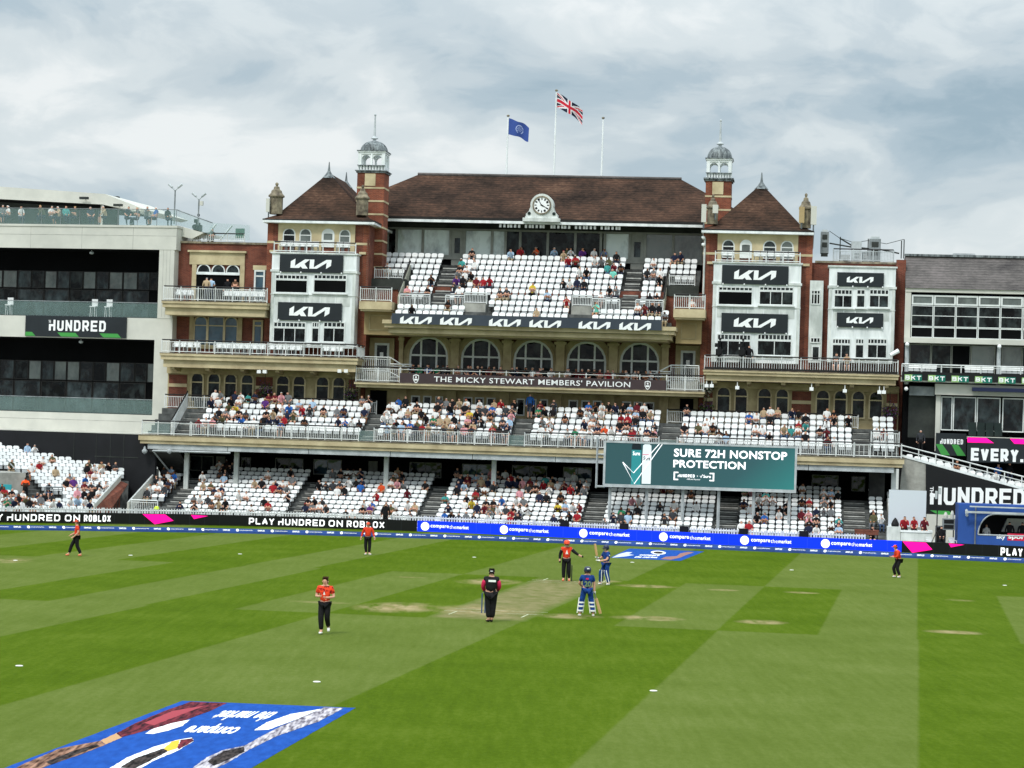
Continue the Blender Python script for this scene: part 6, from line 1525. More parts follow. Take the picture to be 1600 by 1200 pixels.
def standing(h=1.75, arms=0):
    f = h / 1.75; n = {'pel': (0, 0, .97, (.15, .11)), 'spi': (0, .01, 1.15, (.14, .105)), 'che': (0, 0, 1.37, (.155, .11)), 'nec': (0, -.01, 1.50, .058), 'hea': (0, -.03, 1.61, (.085, .1)), 'top': (0, -.03, 1.70, (.07, .085))}
    for s, q in (('L', -1), ('R', 1)):
        n['sh' + s] = (q * .19, 0, 1.42, .07); n['el' + s] = (q * .26, .03, 1.16, .048); n['wr' + s] = (q * .26, -.06, .93, .036); n['ha' + s] = (q * .25, -.09, .84, .04)
        if arms == 1: n['wr' + s] = (-q * .04, -.2, 1.2, .038); n['ha' + s] = (-q * .1, -.18, 1.22, .038)
        n['hi' + s] = (q * .095, 0, .93, .1); n['kn' + s] = (q * .11, -.02, .5, .07); n['an' + s] = (q * .115, .03, .09, .05); n['to' + s] = (q * .14, -.13, .04, .042)
    return {k: tuple(v * f for v in p[:3]) + (p[3],) for k, p in n.items()}
def colour_parts(vs, fs, n, sleeves=True, shorts=False, longhair=False):
    """0 top, 1 legs, 2 skin, 3 hair or hat, 4 shoes: by the nearest bone"""
    segs = []
    for a, c in BODY_E:
        if a in n and c in n: segs.append((a, c, Vector(n[a][:3]), Vector(n[c][:3])))
    out = []
    hd = Vector(n['hea'][:3])
    for f in fs:
        p = sum((Vector(vs[i]) for i in f), Vector()) / len(f); best = None
        for a, c, A, C in segs:
            d = C - A; t = max(0, min(1, (p - A).dot(d) / max(d.length_squared, 1e-9))); e = (p - A - d * t).length - (.03 if a[:2] in ('el', 'wr') else 0)
            if best is None or e < best[0]: best = (e, a, c, t)
        _, a, c, t = best; m = 0
        if a in ('nec', 'hea'):
            m = 2
            if a == 'hea' or t > .75:
                if p.z > hd.z + .045 or (p.y > hd.y + .015 and p.z > hd.z - (.16 if longhair else .06)): m = 3
            elif a == 'nec' and t < .25: m = 0
            if longhair and p.y > hd.y + .03: m = 3
        elif a[:2] in ('wr',): m = 2
        elif a[:2] == 'el': m = 0 if sleeves else 2
        elif a[:2] == 'hi' or (a == 'pel' and c[:2] == 'hi'): m = 1
        elif a[:2] == 'kn': m = 2 if shorts else 1
        elif a[:2] == 'an': m = 4
        elif a == 'pel' and t < .3: m = 1
        out.append(m)
    return out
VAR = []
for i in range(14):
    n = seated(lean=(.0, .05, .16, .24, .02, .1, -.02)[i % 7], turn=(.0, .03, -.03)[i % 3], arms=(0, 1, 0, 2, 1, 3, 0, 1, 0, 2, 0, 1, 3, 0)[i], legs=i % 3, bulk=(1, 1.1, .92, 1.15, 1.02)[i % 5])
    vs, fs = grow(n, BODY_E, 1); VAR.append((vs, fs, colour_parts(vs, fs, n, sleeves=i % 3 == 0, shorts=i % 4 == 1, longhair=i % 4 == 2)))
STV = []
for i in range(3):
    n = standing(1.76, i % 2); vs, fs = grow(n, BODY_E, 1); STV.append((vs, fs, colour_parts(vs, fs, n, sleeves=i != 1, shorts=i == 2)))
VMESH = {}
def var_mesh(kind, i):
    if (kind, i) not in VMESH:
        vs, fs, mi = (VAR if kind == 'sit' else STV)[i]; m = MB(); m.v, m.f, m.mi = list(vs), list(fs), list(mi)
        VMESH[(kind, i)] = m.mesh('person', ['top_black', 'leg_navy', 'skin_pale', 'hair_dark', 'shoe_dark'], smooth=True)
    return VMESH[(kind, i)]
def pick(w, r): 
    ks = list(w); return r.choices(ks, [w[k] for k in ks])[0]
def outfit(r, top=None):
    hat = r.random() < .2
    return {'top': top or pick(SH_W, r), 'leg': r.choice(LEG), 'skin': r.choices(SKIN, [60, 18, 16, 6])[0], 'hair': (r.choice(HAT) if hat else r.choices(HAIR, [30, 20, 18, 8, 9, 15])[0]), 'hat': hat}
def mats_of(o): return ['top_' + o['top'], 'leg_' + o['leg'], 'skin_' + o['skin'], ('hat_' if o['hat'] else 'hair_') + o['hair'], 'shoe_dark']
def place_person(kind, i, fr, u, v, z, o, label, group=None, turn=0.0, name='person', cat='person', scale=1.0):
    ob = bpy.data.objects.new(name, var_mesh(kind, i)); COL.objects.link(ob)
    ob.matrix_world = fr.m @ Matrix.Translation((u, v, z)) @ Matrix.Rotation(turn, 4, 'Z') @ Matrix.Scale(scale, 4)
    for k, m in enumerate(mats_of(o)): ob.material_slots[k].link = 'OBJECT'; ob.material_slots[k].material = MATS[m]
    return tag(ob, label, cat, group)

# ---- seats
def seat_mb(w=.395, zb=.59):
    m = MB(); h = w / 2
    def panel(o, v0, v1, z0, z1, th, mi):               # a tilted panel with rounded corners: v0 at its foot, v1 at its head
        f = lambda z: v0 + (v1 - v0) * (z - z0) / (z1 - z0); n = len(o)
        m.add([(x, f(z), z) for x, z in o] + [(x, f(z) + th, z) for x, z in o], [tuple(range(n)), tuple(range(2 * n - 1, n - 1, -1))] + [(i, i + n, (i + 1) % n + n, (i + 1) % n) for i in range(n)], mi)
    panel([(-h + .03, zb), (h - .03, zb), (h, zb + .05), (h + .01, .79), (h - .035, .855), (h - .1, .875), (-h + .1, .875), (-h + .035, .855), (-h - .01, .79), (-h, zb + .05)], .15, .25, zb, .875, .04, 0)
    panel([(-h + .03, .41), (h - .03, .41), (h - .015, .45), (h - .03, zb - .05), (h - .08, zb - .03), (-h + .08, zb - .03), (-h + .03, zb - .05), (-h + .015, .45)], .07, .10, .41, zb - .03, .045, 1)
    m.box(-h - .02, h + .02, .13, .18, .36, .43, 2); m.box(-.04, .04, .14, .2, 0, .36, 2)
    return m
SEAT = seat_mb(); SEAT_LOW = seat_mb(zb=.655); seat_me = SEAT_LOW.mesh('seat', ['plastic_white', 'plastic_under', 'rail_dark'])
rest = MB()
def put_seat(dst, s, mb=SEAT):
    fr, u, v, z = s[:4]
    dst.merge(mb, lambda p: tuple(fr.w(u + p[0], v + p[1], z + p[2])))
for s in SEATS:
    fr, u, v, z, tier, blk, row = s
    if tier == 'lower' and row < 3:
        ob = bpy.data.objects.new('seat', seat_me); COL.objects.link(ob); ob.matrix_world = fr.m @ Matrix.Translation((u, v, z))
        tag(ob, 'white plastic flip-up seat in one of the three front rows of the lower stand', 'seat', 'white flip-up seats in the front rows of the lower stand')
    else: put_seat(rest, s, SEAT_LOW if tier in ('lower', 'left') else SEAT)
single('stand_seats', rest, ['plastic_white', 'plastic_under', 'rail_dark'], 'rows of white plastic seats in the upper, terrace, side and rear lower stands', 'seats', frame=WORLD, kind='stuff')

# ---- who sits where
rnd = random.Random(21)
DENS = {('lower', 0): .6, ('lower', 1): .36, ('lower', 2): .44, ('lower', 3): .46, ('lower', 4): .2, ('lower', 5): .27, ('lower', 6): .45,
        ('terrace', 0): .5, ('terrace', 1): .68, ('terrace', 2): .62, ('terrace', 3): .42, ('terrace', 4): .1, ('left', 0): .3, ('left', 1): .45, ('right', 0): .0, ('right', 1): .05, ('right', 2): .04}
TAKEN = []
run = 0; last = None
for s in SEATS:
    fr, u, v, z, tier, blk, row = s; key = (id(fr), tier, blk, row)
    if key != last: run = 0; last = key
    if tier == 'upper':
        d = min(abs(u - e) for a in U_AIS for e in a); p = (.14 if row < 5 else .18) + .66 * math.exp(-d / 1.1) * (1 if -6.9 < u < 7.4 else .9)
        if abs(u) > 9.3: p *= .15
        if row <= 1 and fr is P and z < 14.4: p *= .5
    else: p = DENS[(tier, blk)]
    if tier == 'left': p = (.66 if row < 9 else .3 if row < 13 else .08) * (1.0 if u < 2.6 else .55)
    if tier == 'lower' and row > 8: p *= .8
    if run > 0: run -= 1; hit = rnd.random() < .86
    else:
        hit = rnd.random() < p / (2.1 - 1.1 * p)
        if hit: run = rnd.choice((0, 0, 0, 1, 1, 2))
    if hit: TAKEN.append(s)
IND = [s for s in TAKEN if s[4] in ('left', 'lower')]
IND.sort(key=lambda s: (s[0].w(s[1], s[2], s[3]) - EYE).length)
IND = IND[:262]; ind_ids = set(id(s) for s in IND)
ORD = ['front', 'second', 'third', 'fourth', 'fifth', 'sixth', 'seventh', 'eighth', 'ninth', 'tenth', 'eleventh', 'twelfth', 'thirteenth', 'fourteenth', 'fifteenth', 'sixteenth', 'seventeenth', 'eighteenth', 'nineteenth', 'twentieth', 'rearmost']
NTH = ['first', 'second', 'third', 'fourth', 'fifth', 'sixth', 'seventh', 'eighth', 'ninth', 'tenth', 'eleventh', 'twelfth', 'thirteenth', 'fourteenth', 'fifteenth', 'sixteenth', 'seventeenth', 'eighteenth']
BLKN = {('lower', 0): 'small block by the white ramp rail', ('lower', 1): 'lower stand block left of second stairway', ('lower', 2): 'lower stand block left of third stairway', ('lower', 3): 'lower stand middle block', ('lower', 4): 'lower stand block under the screen', ('lower', 5): 'lower stand block right of the screen', ('lower', 6): 'corner seats by the last stairway'}
rows_ = {}
for s in TAKEN: rows_.setdefault((s[4], s[5] if s[4] != 'left' else 0, s[6]), []).append(s)
crowd = {}
for key, L_ in rows_.items():
    L_.sort(key=lambda s: s[1])
    for i, s in enumerate(L_):
        fr, u, v, z, tier, blk, row = s
        o = outfit(rnd); k = rnd.randrange(len(VAR)); turn = rnd.uniform(-.25, .25); sc = rnd.uniform(.9, 1.03)
        if id(s) in ind_ids:
            where = 'left side stand' if tier == 'left' else BLKN[(tier, blk)]
            head = ('%s hat' % o['hair']) if o['hat'] else ('%s hair' % o['hair'])
            lab = '%s top, %s, %s row of %s, %s from left' % (o['top'], head, ORD[row], where, NTH[i])
            if len(lab.split()) > 16: lab = '%s top, %s row of %s, %s from left' % (o['top'], ORD[row], where, NTH[i])
            place_person('sit', k, fr, u, v - .02, z, o, lab, 'spectators in the lower and left stands', turn, scale=sc)
        else: crowd.setdefault(k, []).append((fr, u, v - .02, z, o, turn, sc))
def extra_row(fr, x0, x1, y, v, z, n, jit=.2, chairs=True):
    a, c = fr.u(x0, y, v), fr.u(x1, y + (x1 - x0) * .03, v)
    for i in range(n):
        crowd.setdefault(rnd.randrange(len(VAR)), []).append((fr, a + (c - a) * (i + .5) / n + rnd.uniform(-jit, jit), v + rnd.uniform(-.1, .1), z, outfit(rnd), rnd.uniform(-.4, .4), 1.0))
extra_row(P, 638, 702, 585, 6.2, Z_MB + .05, 8); extra_row(P, 715, 786, 585, 6.2, Z_MB + .05, 8); extra_row(P, 798, 868, 588, 6.2, Z_MB + .05, 9); extra_row(P, 880, 960, 590, 6.2, Z_MB + .05, 10); extra_row(P, 965, 1030, 592, 6.2, Z_MB + .05, 7)
extra_row(P, 800, 955, 398, 13.6, UP_ROWS[10][1] + .2, 12, .4)
crowd_mats = ['top_' + k for k in SHIRT] + ['leg_' + k for k in LEG] + ['skin_' + k for k in SKIN] + ['hair_' + k for k in HAIR] + ['hat_' + k for k in HAT] + ['shoe_dark']
CI = {m: i for i, m in enumerate(crowd_mats)}
cm = MB()
for k, lst in crowd.items():
    vs, fs, mi = VAR[k]
    for fr, u, v, z, o, turn, sc in lst:
        ix = [CI[m] for m in mats_of(o)]; c, s_ = math.cos(turn), math.sin(turn); base = len(cm.v)
        cm.v += [tuple(fr.w(u + sc * (p[0] * c - p[1] * s_), v + sc * (p[0] * s_ + p[1] * c), z + sc * p[2])) for p in vs]
        cm.f += [tuple(base + j for j in f) for f in fs]; cm.mi += [ix[j] for j in mi]
single('crowd', cm, crowd_mats, 'seated spectators of the terrace, balcony, upper stand and rear lower rows', 'crowd', frame=WORLD, kind='stuff', smooth=True)

# ---- white chairs on the balconies
def chair_mb():
    m = MB(); m.box(-.21, .21, .12, .16, .46, .82).box(-.2, .2, -.22, .119, .42, .46)
    for a in (-.18, .18):
        for b_ in (-.18, .13): m.bar((a, b_, 0), (a, b_, .42), .035, 1)
        m.bar((a * 1.15, -.18, .62), (a * 1.15, .13, .64), .035); m.bar((a * 1.15, -.18, .44), (a * 1.15, -.18, .62), .03)
    return m
ch_me = chair_mb().mesh('chair', ['plastic_white', 'metal_grey'])
def chairs(x0, x1, y, v, z, n, label, turn=math.pi):
    a, c = P.u(x0, y, v), P.u(x1, y, v)
    for i in range(n):
        ob = bpy.data.objects.new('balcony_chair', ch_me); COL.objects.link(ob); ob.matrix_world = P.m @ Matrix.Translation((a + (c - a) * (i + .5) / n, v, z)) @ Matrix.Rotation(turn + math.pi, 4, 'Z')
        tag(ob, label, 'chair', 'white chairs: ' + label[:60])
lA = 'white plastic chair on the upper balcony of the left brick wing'
chairs(276, 300, 466, 5.9, gA[2], 3, lA); chairs(277, 302, 462, 6.6, gA[2], 3, lA); chairs(349, 412, 466, 5.9, gA[2], 7, lA); chairs(366, 414, 462, 6.6, gA[2], 5, lA)
lB = 'white plastic chair on the long middle balcony under the left tower'
chairs(270, 312, 550, 4.9, gB[2], 4, lB); chairs(336, 414, 550, 4.9, gB[2], 7, lB); chairs(340, 416, 547, 5.7, gB[2], 7, lB); chairs(419, 472, 550, 4.9, gB[2], 5, lB); chairs(504, 536, 550, 4.9, gB[2], 3, lB)
lC = 'white plastic chair on top of the white bay of the left tower'; zc_ = bayL[1][3] + .11
chairs(437, 498, 392, 6.5, zc_, 6, lC); chairs(525, 546, 392, 6.5, zc_, 2, lC)
lD = 'white plastic chair on top of the white bay of the right tower'; zc_ = bayR[1][3] + .11
chairs(1127, 1146, 408, 6.5, zc_, 2, lD); chairs(1177, 1242, 410, 6.5, zc_, 6, lD)

# ---- people standing or sitting by themselves
def one(kind, i, fr, x, y, v, z, label, top, turn=0.0, hair='dark', hat=False, leg='navy', skin='pale', group=None, scale=1.0):
    u = fr.u(x, y, v)
    if z is None: z = fr.z(x, y, v)
    return place_person(kind, i, fr, u, v, z, {'top': top, 'leg': leg, 'skin': skin, 'hair': hair, 'hat': hat}, label, group, turn, scale=scale)
flat('top_hi_vis', (250, 92, 40), .7, .2, emit=.12); flat('leg_white', (220, 220, 220), .8, .2); flat('top_brown', (96, 70, 50), .8)
one('stand', 1, LS, 40, 750, LS_ROWS[5][0], LS_ROWS[5][1], 'steward in an orange high visibility vest standing on the steps at the left', 'hi_vis', leg='black', skin='dark', hair='black')
one('stand', 2, P, 827.5, 655, 5.5, 7.42, 'man in a blue polo shirt and shorts standing behind the terrace seats', 'blue', leg='navy', hair='grey')
one('stand', 0, P, 602, 818, -6.0, 0.0, 'person dressed in black standing at the picket fence left of the third stairway', 'black', leg='black', hair='black')
one('stand', 0, P, 322, 470, 6.4, gA[2], 'man in a beige jacket standing on the upper left balcony with back turned', 'beige', turn=math.pi, hair='grey')
one('stand', 1, P, 329, 470, 6.5, gA[2], 'man in a pale blue shirt standing on the upper left balcony', 'pale blue', turn=math.pi + .3)
one('stand', 0, P, 355, 465, 7.3, gA[2], 'person in a black suit standing in the open room of the left wing', 'black', leg='black')
one('stand', 1, P, 367, 465, 7.3, gA[2], 'person in a brown coat standing in the open room of the left wing', 'brown', leg='black')
one('stand', 0, RB, 1438, 704, -.6, RB.z(1438, 712, -.6), 'man in a dark suit standing by the grey wall at the right', 'charcoal', hair='grey', leg='black')
one('sit', 3, RB, 1559, 755, RV + 1.9, RB.z(1568, 757, RV + 1.0), 'person in a blue top sitting in the sloping right stand', 'blue')
one('sit', 0, RB, 1577, 755, RV + 1.9, RB.z(1580, 755, RV + 1.0), 'person in a black top sitting in the sloping right stand', 'black', hair='grey')
one('stand', 1, P, 1280, 480, 6.2, 14.3, 'x', 'pale blue') if False else None
one('stand', 1, P, 1081, 487, 8.2, 14.32, 'man in a white shirt on the landing at the right end of the upper stand', 'white', hair='grey')
bz_ = P.z(1430, 832, -5.2)
for i, (x, t_, lab) in enumerate(((1413, 'red', 'leftmost of three people in red tops sitting on the white box by the pale screen'), (1428, 'red', 'middle of three people in red tops sitting on the white box by the pale screen'), (1444, 'maroon', 'rightmost of three people in red tops sitting on the white box by the pale screen'))):
    one('sit', (3, 2, 9)[i], P, x, 826, -5.0, bz_ - .45, lab, t_, leg='black', hair='black', scale=1.08)
for x, lab in ((1577, 'dark silhouetted person standing inside the blue cabin, left of two'), (1597, 'dark silhouetted person standing inside the blue cabin, right of two')):
    one('stand', 0, P, x, 845, SVV + 1.0, .2, lab, 'black', leg='black', hair='black', turn=math.pi)
one('sit', 0, P, 1541, 835, SVV + 1.3, .35, 'person in a white shirt sitting inside the blue cabin', 'white', hair='fair')
roof_x = [(4, 'grey'), (12, 'white'), (32, 'white'), (68, 'olive'), (80, 'white'), (92, 'beige'), (103, 'teal'), (116, 'black'), (141, 'navy'), (164, 'beige'), (198, 'navy'), (214, 'charcoal'), (229, 'grey'), (242, 'blue'), (262, 'black')]
cm_names = []
for i, (x, tp_) in enumerate(roof_x):
    one('sit', i % len(VAR), LB, x, 345, .8 + .4 * (i % 3), z_tt + .05, 'person in a %s top on the glass roof terrace, %s seated person from left' % (tp_, NTH[i]), tp_, turn=((-1) ** i) * .7, hair=('grey', 'white', 'dark', 'fair')[i % 4], group='people on the glass roof terrace', scale=1.02)
one('sit', 4, P, 832, 450, UP_ROWS[4][0] - .02, UP_ROWS[4][1], 'person with a bright yellow scarf sitting in the middle of the upper stand', 'yellow', hair='black', leg='black')

# ================================================================== PLAYERS AND UMPIRE
def kit(name, a, b_, scale=9, lo=.42, hi=.6): return M(name, a, b_, scale=scale, rough=.75, spec=.2, lo=lo, hi=hi)
kit('kit_orange', (232, 70, 36), (190, 42, 32), 7); kit('kit_orange_print', (236, 72, 38), (140, 24, 28), 14, .5, .58); kit('kit_black', (26, 26, 28), (18, 18, 20)); kit('kit_blue', (22, 66, 140), (14, 46, 104)); kit('kit_pad_blue', (24, 78, 140), (18, 62, 116))
kit('kit_pink', (214, 44, 92), (196, 36, 80)); flat('kit_white', (236, 236, 232), .7, .3); flat('shoe_orange', (240, 130, 92), .7); flat('helmet_navy', (26, 40, 66), .35, .5); flat('helmet_orange', (232, 78, 40), .35, .4); flat('number_green', (120, 140, 92), .7)
M('bat_wood', (206, 170, 120), (178, 140, 92), scale=6, rough=.6, stretch=(1, 1, .2)); flat('grip_grey', (120, 124, 116), .8); flat('eye_dark', (24, 18, 16), .5); flat('lip', (150, 70, 66), .6)

def base_pose():
    n = standing(1.75)
    return n
EXTRA = {'heL': (0, 0, 0, 0)}
def hand_mesh(wr, ha, palm_n, curl=.5):
    """palm, four bent fingers and a thumb, from the wrist towards the hand node"""
    w, h = Vector(wr[:3]), Vector(ha[:3]); d = (h - w).normalized(); nrm = Vector(palm_n); side = d.cross(nrm).normalized(); nrm = side.cross(d).normalized()
    out_v, out_f = [], []
    def add(nodes, edges):
        vs, fs = grow(nodes, edges, 1); k = len(out_v); out_v.extend(vs); out_f.extend([tuple(k + i for i in f) for f in fs])
    add({'a': (*w, .024), 'b': (*(w + d * .055), (.04, .018)), 'c': (*(w + d * .095), (.042, .016))}, [('a', 'b'), ('b', 'c')])
    for k, (o, ln) in enumerate(((-.03, .068), (-.01, .08), (.01, .075), (.03, .058))):
        p0 = w + d * .085 + side * o; p1 = p0 + d * ln * .45; q = (d * math.cos(curl) + nrm * math.sin(curl)); p2 = p1 + q * ln * .35; q2 = (d * math.cos(curl * 2) + nrm * math.sin(curl * 2)); p3 = p2 + q2 * ln * .3
        add({'a': (*p0, .0095), 'b': (*p1, .009), 'c': (*p2, .0085), 'd': (*p3, .007)}, [('a', 'b'), ('b', 'c'), ('c', 'd')])
    t0 = w + d * .035 - side * .036; t1 = t0 - side * .03 + d * .02 + nrm * .012; t2 = t1 + d * .032 + nrm * .014
    add({'a': (*t0, .012), 'b': (*t1, .011), 'c': (*t2, .009)}, [('a', 'b'), ('b', 'c')])
    return out_v, out_f

def player(label, name_px, height_px, n, face, kit_, head, shoes, bulk=1.0, sleeves='short', pads=False, glove=False, h=1.75, hair='hair_brown', skin='skin_pale', grp=None):
    """n: joints of a 1.75 m figure facing -y; face: turn about the upright axis"""
    g = ground(*name_px); sc = height_px * g.y / F_PX / h
    fr = Frame((g.x, g.y), 0); fr.m = Matrix.Translation((g.x, g.y, 0)) @ Matrix.Rotation(face, 4, 'Z') @ Matrix.Scale(sc, 4)
    t = thing('person', label, 'person', (0, 0, 0), grp, fr)
    body = dict(n)
    vs, fs = grow({k: (p[0], p[1], p[2], p[3]) for k, p in body.items()}, BODY_E, 1)
    m = MB().add(vs, fs)
    hd, top = Vector(n['hea'][:3]), Vector(n['top'][:3])
    f = Vector((n['top'][0] - n['nec'][0], 0, 0)); look = Vector(n.get('_look', (0, -1, 0))).normalized() if '_look' in n else Vector((0, -1, 0))
    rt = look.cross(Vector((0, 0, 1))).normalized()
    # nose and ears as part of the head
    nz = hd + look * .098 + Vector((0, 0, -.005))
    m.add([tuple(nz + Vector((0, 0, .03))), tuple(nz - rt * .014 - Vector((0, 0, .012))), tuple(nz + rt * .014 - Vector((0, 0, .012))), tuple(nz + look * .024 - Vector((0, 0, .008)))], [(0, 1, 3), (0, 3, 2), (1, 2, 3), (0, 2, 1)])
    for s in (-1, 1):
        e = hd + rt * s * .085; m.lathe(e.x, e.y, [(.004, e.z - .028), (.014, e.z - .01), (.016, e.z + .012), (.005, e.z + .028)], 6)
    for s in 'LR':
        if not glove:
            pn = Vector((0, -1, .2)) if abs((Vector(n['ha' + s][:3]) - Vector(n['wr' + s][:3])).normalized().y) < .8 else Vector((0, 0, 1))
            v2, f2 = hand_mesh(n['wr' + s], n['ha' + s], pn, .45); m.add(v2, f2)
    part(t, 'body', m, skin, smooth=True)
    for s in (-1, 1):
        e = hd + look * .092 + rt * s * .032 + Vector((0, 0, .028)); part(t, 'eye', MB().lathe(e.x, e.y, [(.003, e.z - .008), (.01, e.z), (.003, e.z + .008)], 6), 'eye_dark')
    e = hd + look * .095 - Vector((0, 0, .045)); q = rt * .022; part(t, 'mouth', MB().add([tuple(e - q), tuple(e + q), tuple(e + q * .6 - Vector((0, 0, .012))), tuple(e - q * .6 - Vector((0, 0, .012)))], [(0, 1, 2, 3)]), 'lip')
    def inflate(p, k): r = p[3]; return (p[0], p[1], p[2], tuple(a + k for a in r) if isinstance(r, tuple) else r + k)
    # top: trunk and sleeves, a little larger than the body
    def cut(a, c, t_): A, C = n[a], n[c]; ra, rc = (max(x) if isinstance(x, tuple) else x for x in (A[3], C[3])); return (A[0] + (C[0] - A[0]) * t_, A[1] + (C[1] - A[1]) * t_, A[2] + (C[2] - A[2]) * t_, ra + (rc - ra) * t_)
    k = .022 * bulk
    tp = {'che': inflate(n['che'], k), 'spi': inflate(n['spi'], k), 'pel': inflate((n['pel'][0], n['pel'][1], n['pel'][2] - .03, n['pel'][3]), k + .022), 'col': (*cut('che', 'nec', .8)[:3], .075)}
    ed = [('che', 'spi'), ('spi', 'pel'), ('che', 'col')]
    for s in 'LR':
        tp['sh' + s] = inflate(n['sh' + s], k); ed.append(('che', 'sh' + s))
        if sleeves == 'vest': e = cut('sh' + s, 'el' + s, .3); tp['v' + s] = (*e[:3], .075 * bulk); ed.append(('sh' + s, 'v' + s))
        if sleeves == 'short': e = cut('sh' + s, 'el' + s, .72); tp['e' + s] = (*e[:3], .068); ed.append(('sh' + s, 'e' + s))
        elif sleeves == 'long': tp['el' + s] = inflate(n['el' + s], .018); e = cut('el' + s, 'wr' + s, .9); tp['e' + s] = (*e[:3], .05); ed += [('sh' + s, 'el' + s), ('el' + s, 'e' + s)]
    part(t, 'shirt', MB().add(*grow(tp, ed, 1)), kit_[0], smooth=True)
    if sleeves == 'vest' or len(kit_) > 2:
        sl = {}; 
        for s in 'LR':
            q = {'a': (*cut('sh' + s, 'el' + s, .1)[:3], .086 * bulk), 'b': inflate(n['el' + s], .024), 'c': (*cut('el' + s, 'wr' + s, .92)[:3], .05)}
            part(t, 'sleeve', MB().add(*grow(q, [('a', 'b'), ('b', 'c')], 1)), kit_[2], smooth=True)
    # trousers
    tr = {'pel': inflate((n['pel'][0], n['pel'][1], n['pel'][2] + .04, n['pel'][3]), .02 * bulk)}; ed = []
    for s in 'LR':
        tr['hi' + s] = inflate(n['hi' + s], .014 * bulk); tr['kn' + s] = inflate(n['kn' + s], .026 * bulk); e = cut('kn' + s, 'an' + s, .93); tr['a' + s] = (*e[:3], .074 * bulk)
        ed += [('pel', 'hi' + s), ('hi' + s, 'kn' + s), ('kn' + s, 'a' + s)]
    part(t, 'trousers', MB().add(*grow(tr, ed, 1)), kit_[1], smooth=True)
    for s in 'LR':
        a, o = Vector(n['an' + s][:3]), Vector(n['to' + s][:3]); d = (o - a); d.z = 0; d.normalize(); z_ = min(a.z, .1)
        q = {'h': (*(Vector((a.x, a.y, max(a.z - .035, .05))) - d * .03), .055), 'm': (*(Vector((a.x, a.y, max(a.z - .04, .045))) + d * .09), (.052, .045)), 't': (*(Vector((o.x, o.y, max(o.z, .035))) + d * .02), (.045, .032))}
        part(t, 'shoe', MB().add(*grow(q, [('h', 'm'), ('m', 't')], 1)), shoes, smooth=True)
    # hair, then cap or helmet
    hv = {'a': (*(hd - look * .032 + Vector((0, 0, .05))), (.088, .082)), 'b': (*(hd - look * .025 + Vector((0, 0, .07))), (.066, .06)), 'c': (*(hd - look * .06 - Vector((0, 0, .03))), .068)}
    part(t, 'hair', MB().add(*grow(hv, [('a', 'b'), ('a', 'c')], 1)), hair, smooth=True)
    if '_tail' in n:
        q = hd - look * .1; tl = {'a': (*q, .035), 'b': (*(q - look * .06 - Vector((0, 0, .12))), .035), 'c': (*(q - look * .05 - Vector((0, 0, .27))), .018)}
        part(t, 'ponytail', MB().add(*grow(tl, [('a', 'b'), ('b', 'c')], 1)), hair, smooth=True)
    if head:
        kind, mt = head
        c = hd + Vector((0, 0, .045))
        if kind == 'cap':
            m = MB(); m.lathe(c.x, c.y, [(.104, c.z - .005), (.106, c.z + .025), (.098, c.z + .055), (.08, c.z + .082), (.05, c.z + .1), (.01, c.z + .107)], 14)
            bm = [tuple(c + look * .08 + rt * .085 + Vector((0, 0, .01))), tuple(c + look * .185 + rt * .06 - Vector((0, 0, .008))), tuple(c + look * .2 - Vector((0, 0, .01))), tuple(c + look * .185 - rt * .06 - Vector((0, 0, .008))), tuple(c + look * .08 - rt * .085 + Vector((0, 0, .01)))]
            m.add(bm + [(a, b2, z2 + .012) for a, b2, z2 in bm], [(0, 1, 2, 3, 4), (9, 8, 7, 6, 5), (0, 5, 6, 1), (1, 6, 7, 2), (2, 7, 8, 3), (3, 8, 9, 4)])
            part(t, 'cap', m, mt, smooth=True)
        else:
            m = MB(); m.lathe(c.x - look.x * .015, c.y - look.y * .015, [(.118, c.z - .07), (.13, c.z - .01), (.132, c.z + .04), (.115, c.z + .1), (.07, c.z + .138), (.01, c.z + .148)], 14)
            bm = [tuple(c + look * .09 + rt * .1), tuple(c + look * .2 + rt * .07 - Vector((0, 0, .015))), tuple(c + look * .2 - rt * .07 - Vector((0, 0, .015))), tuple(c + look * .09 - rt * .1)]
            m.add(bm + [(a, b2, z2 + .014) for a, b2, z2 in bm], [(0, 1, 2, 3), (7, 6, 5, 4), (0, 4, 5, 1), (1, 5, 6, 2), (2, 6, 7, 3)])
            hl = part(t, 'helmet', m, mt, smooth=True)
            gr = MB()
            for dz in (-.03, -.065, -.1, -.13):
                pts = [c + (look * math.cos(a) * .155 + rt * math.sin(a) * .12) + Vector((0, 0, dz)) for a in (-1.3, -.8, -.3, .3, .8, 1.3)]
                gr.tube(pts, .006, 4)
            part(hl, 'grille', gr, 'grip_grey')
    return t, n, sc
# bowler, walking back towards the camera, hands together at the chest
n = standing(1.75)
n.update({'elL': (-.27, .0, 1.16, .048), 'wrL': (-.16, -.24, 1.17, .036), 'haL': (-.1, -.28, 1.18, .04), 'elR': (.28, .0, 1.15, .048), 'wrR': (.13, -.25, 1.14, .036), 'haR': (.07, -.28, 1.15, .04), 'knL': (-.09, -.1, .51, .07), 'anL': (-.07, -.08, .1, .05), 'toL': (-.09, -.22, .04, .042), 'knR': (.09, -.06, .52, .07), 'anR': (.1, .2, .2, .05), 'toR': (.12, .1, .07, .042), 'top': (-.02, -.05, 1.71, (.07, .085)), '_tail': 1})
def clean(n): return {k: v for k, v in n.items() if not k.startswith('_')}
_player = player
def player(label, px, hp, n, *a, **k):
    global BODY_E
    full = dict(n); nn = clean(n)
    class D(dict): pass
    d = D(nn)
    extra = {q: v for q, v in full.items() if q.startswith('_')}
    return _player(label, px, hp, PoseDict(nn, extra), *a, **k)
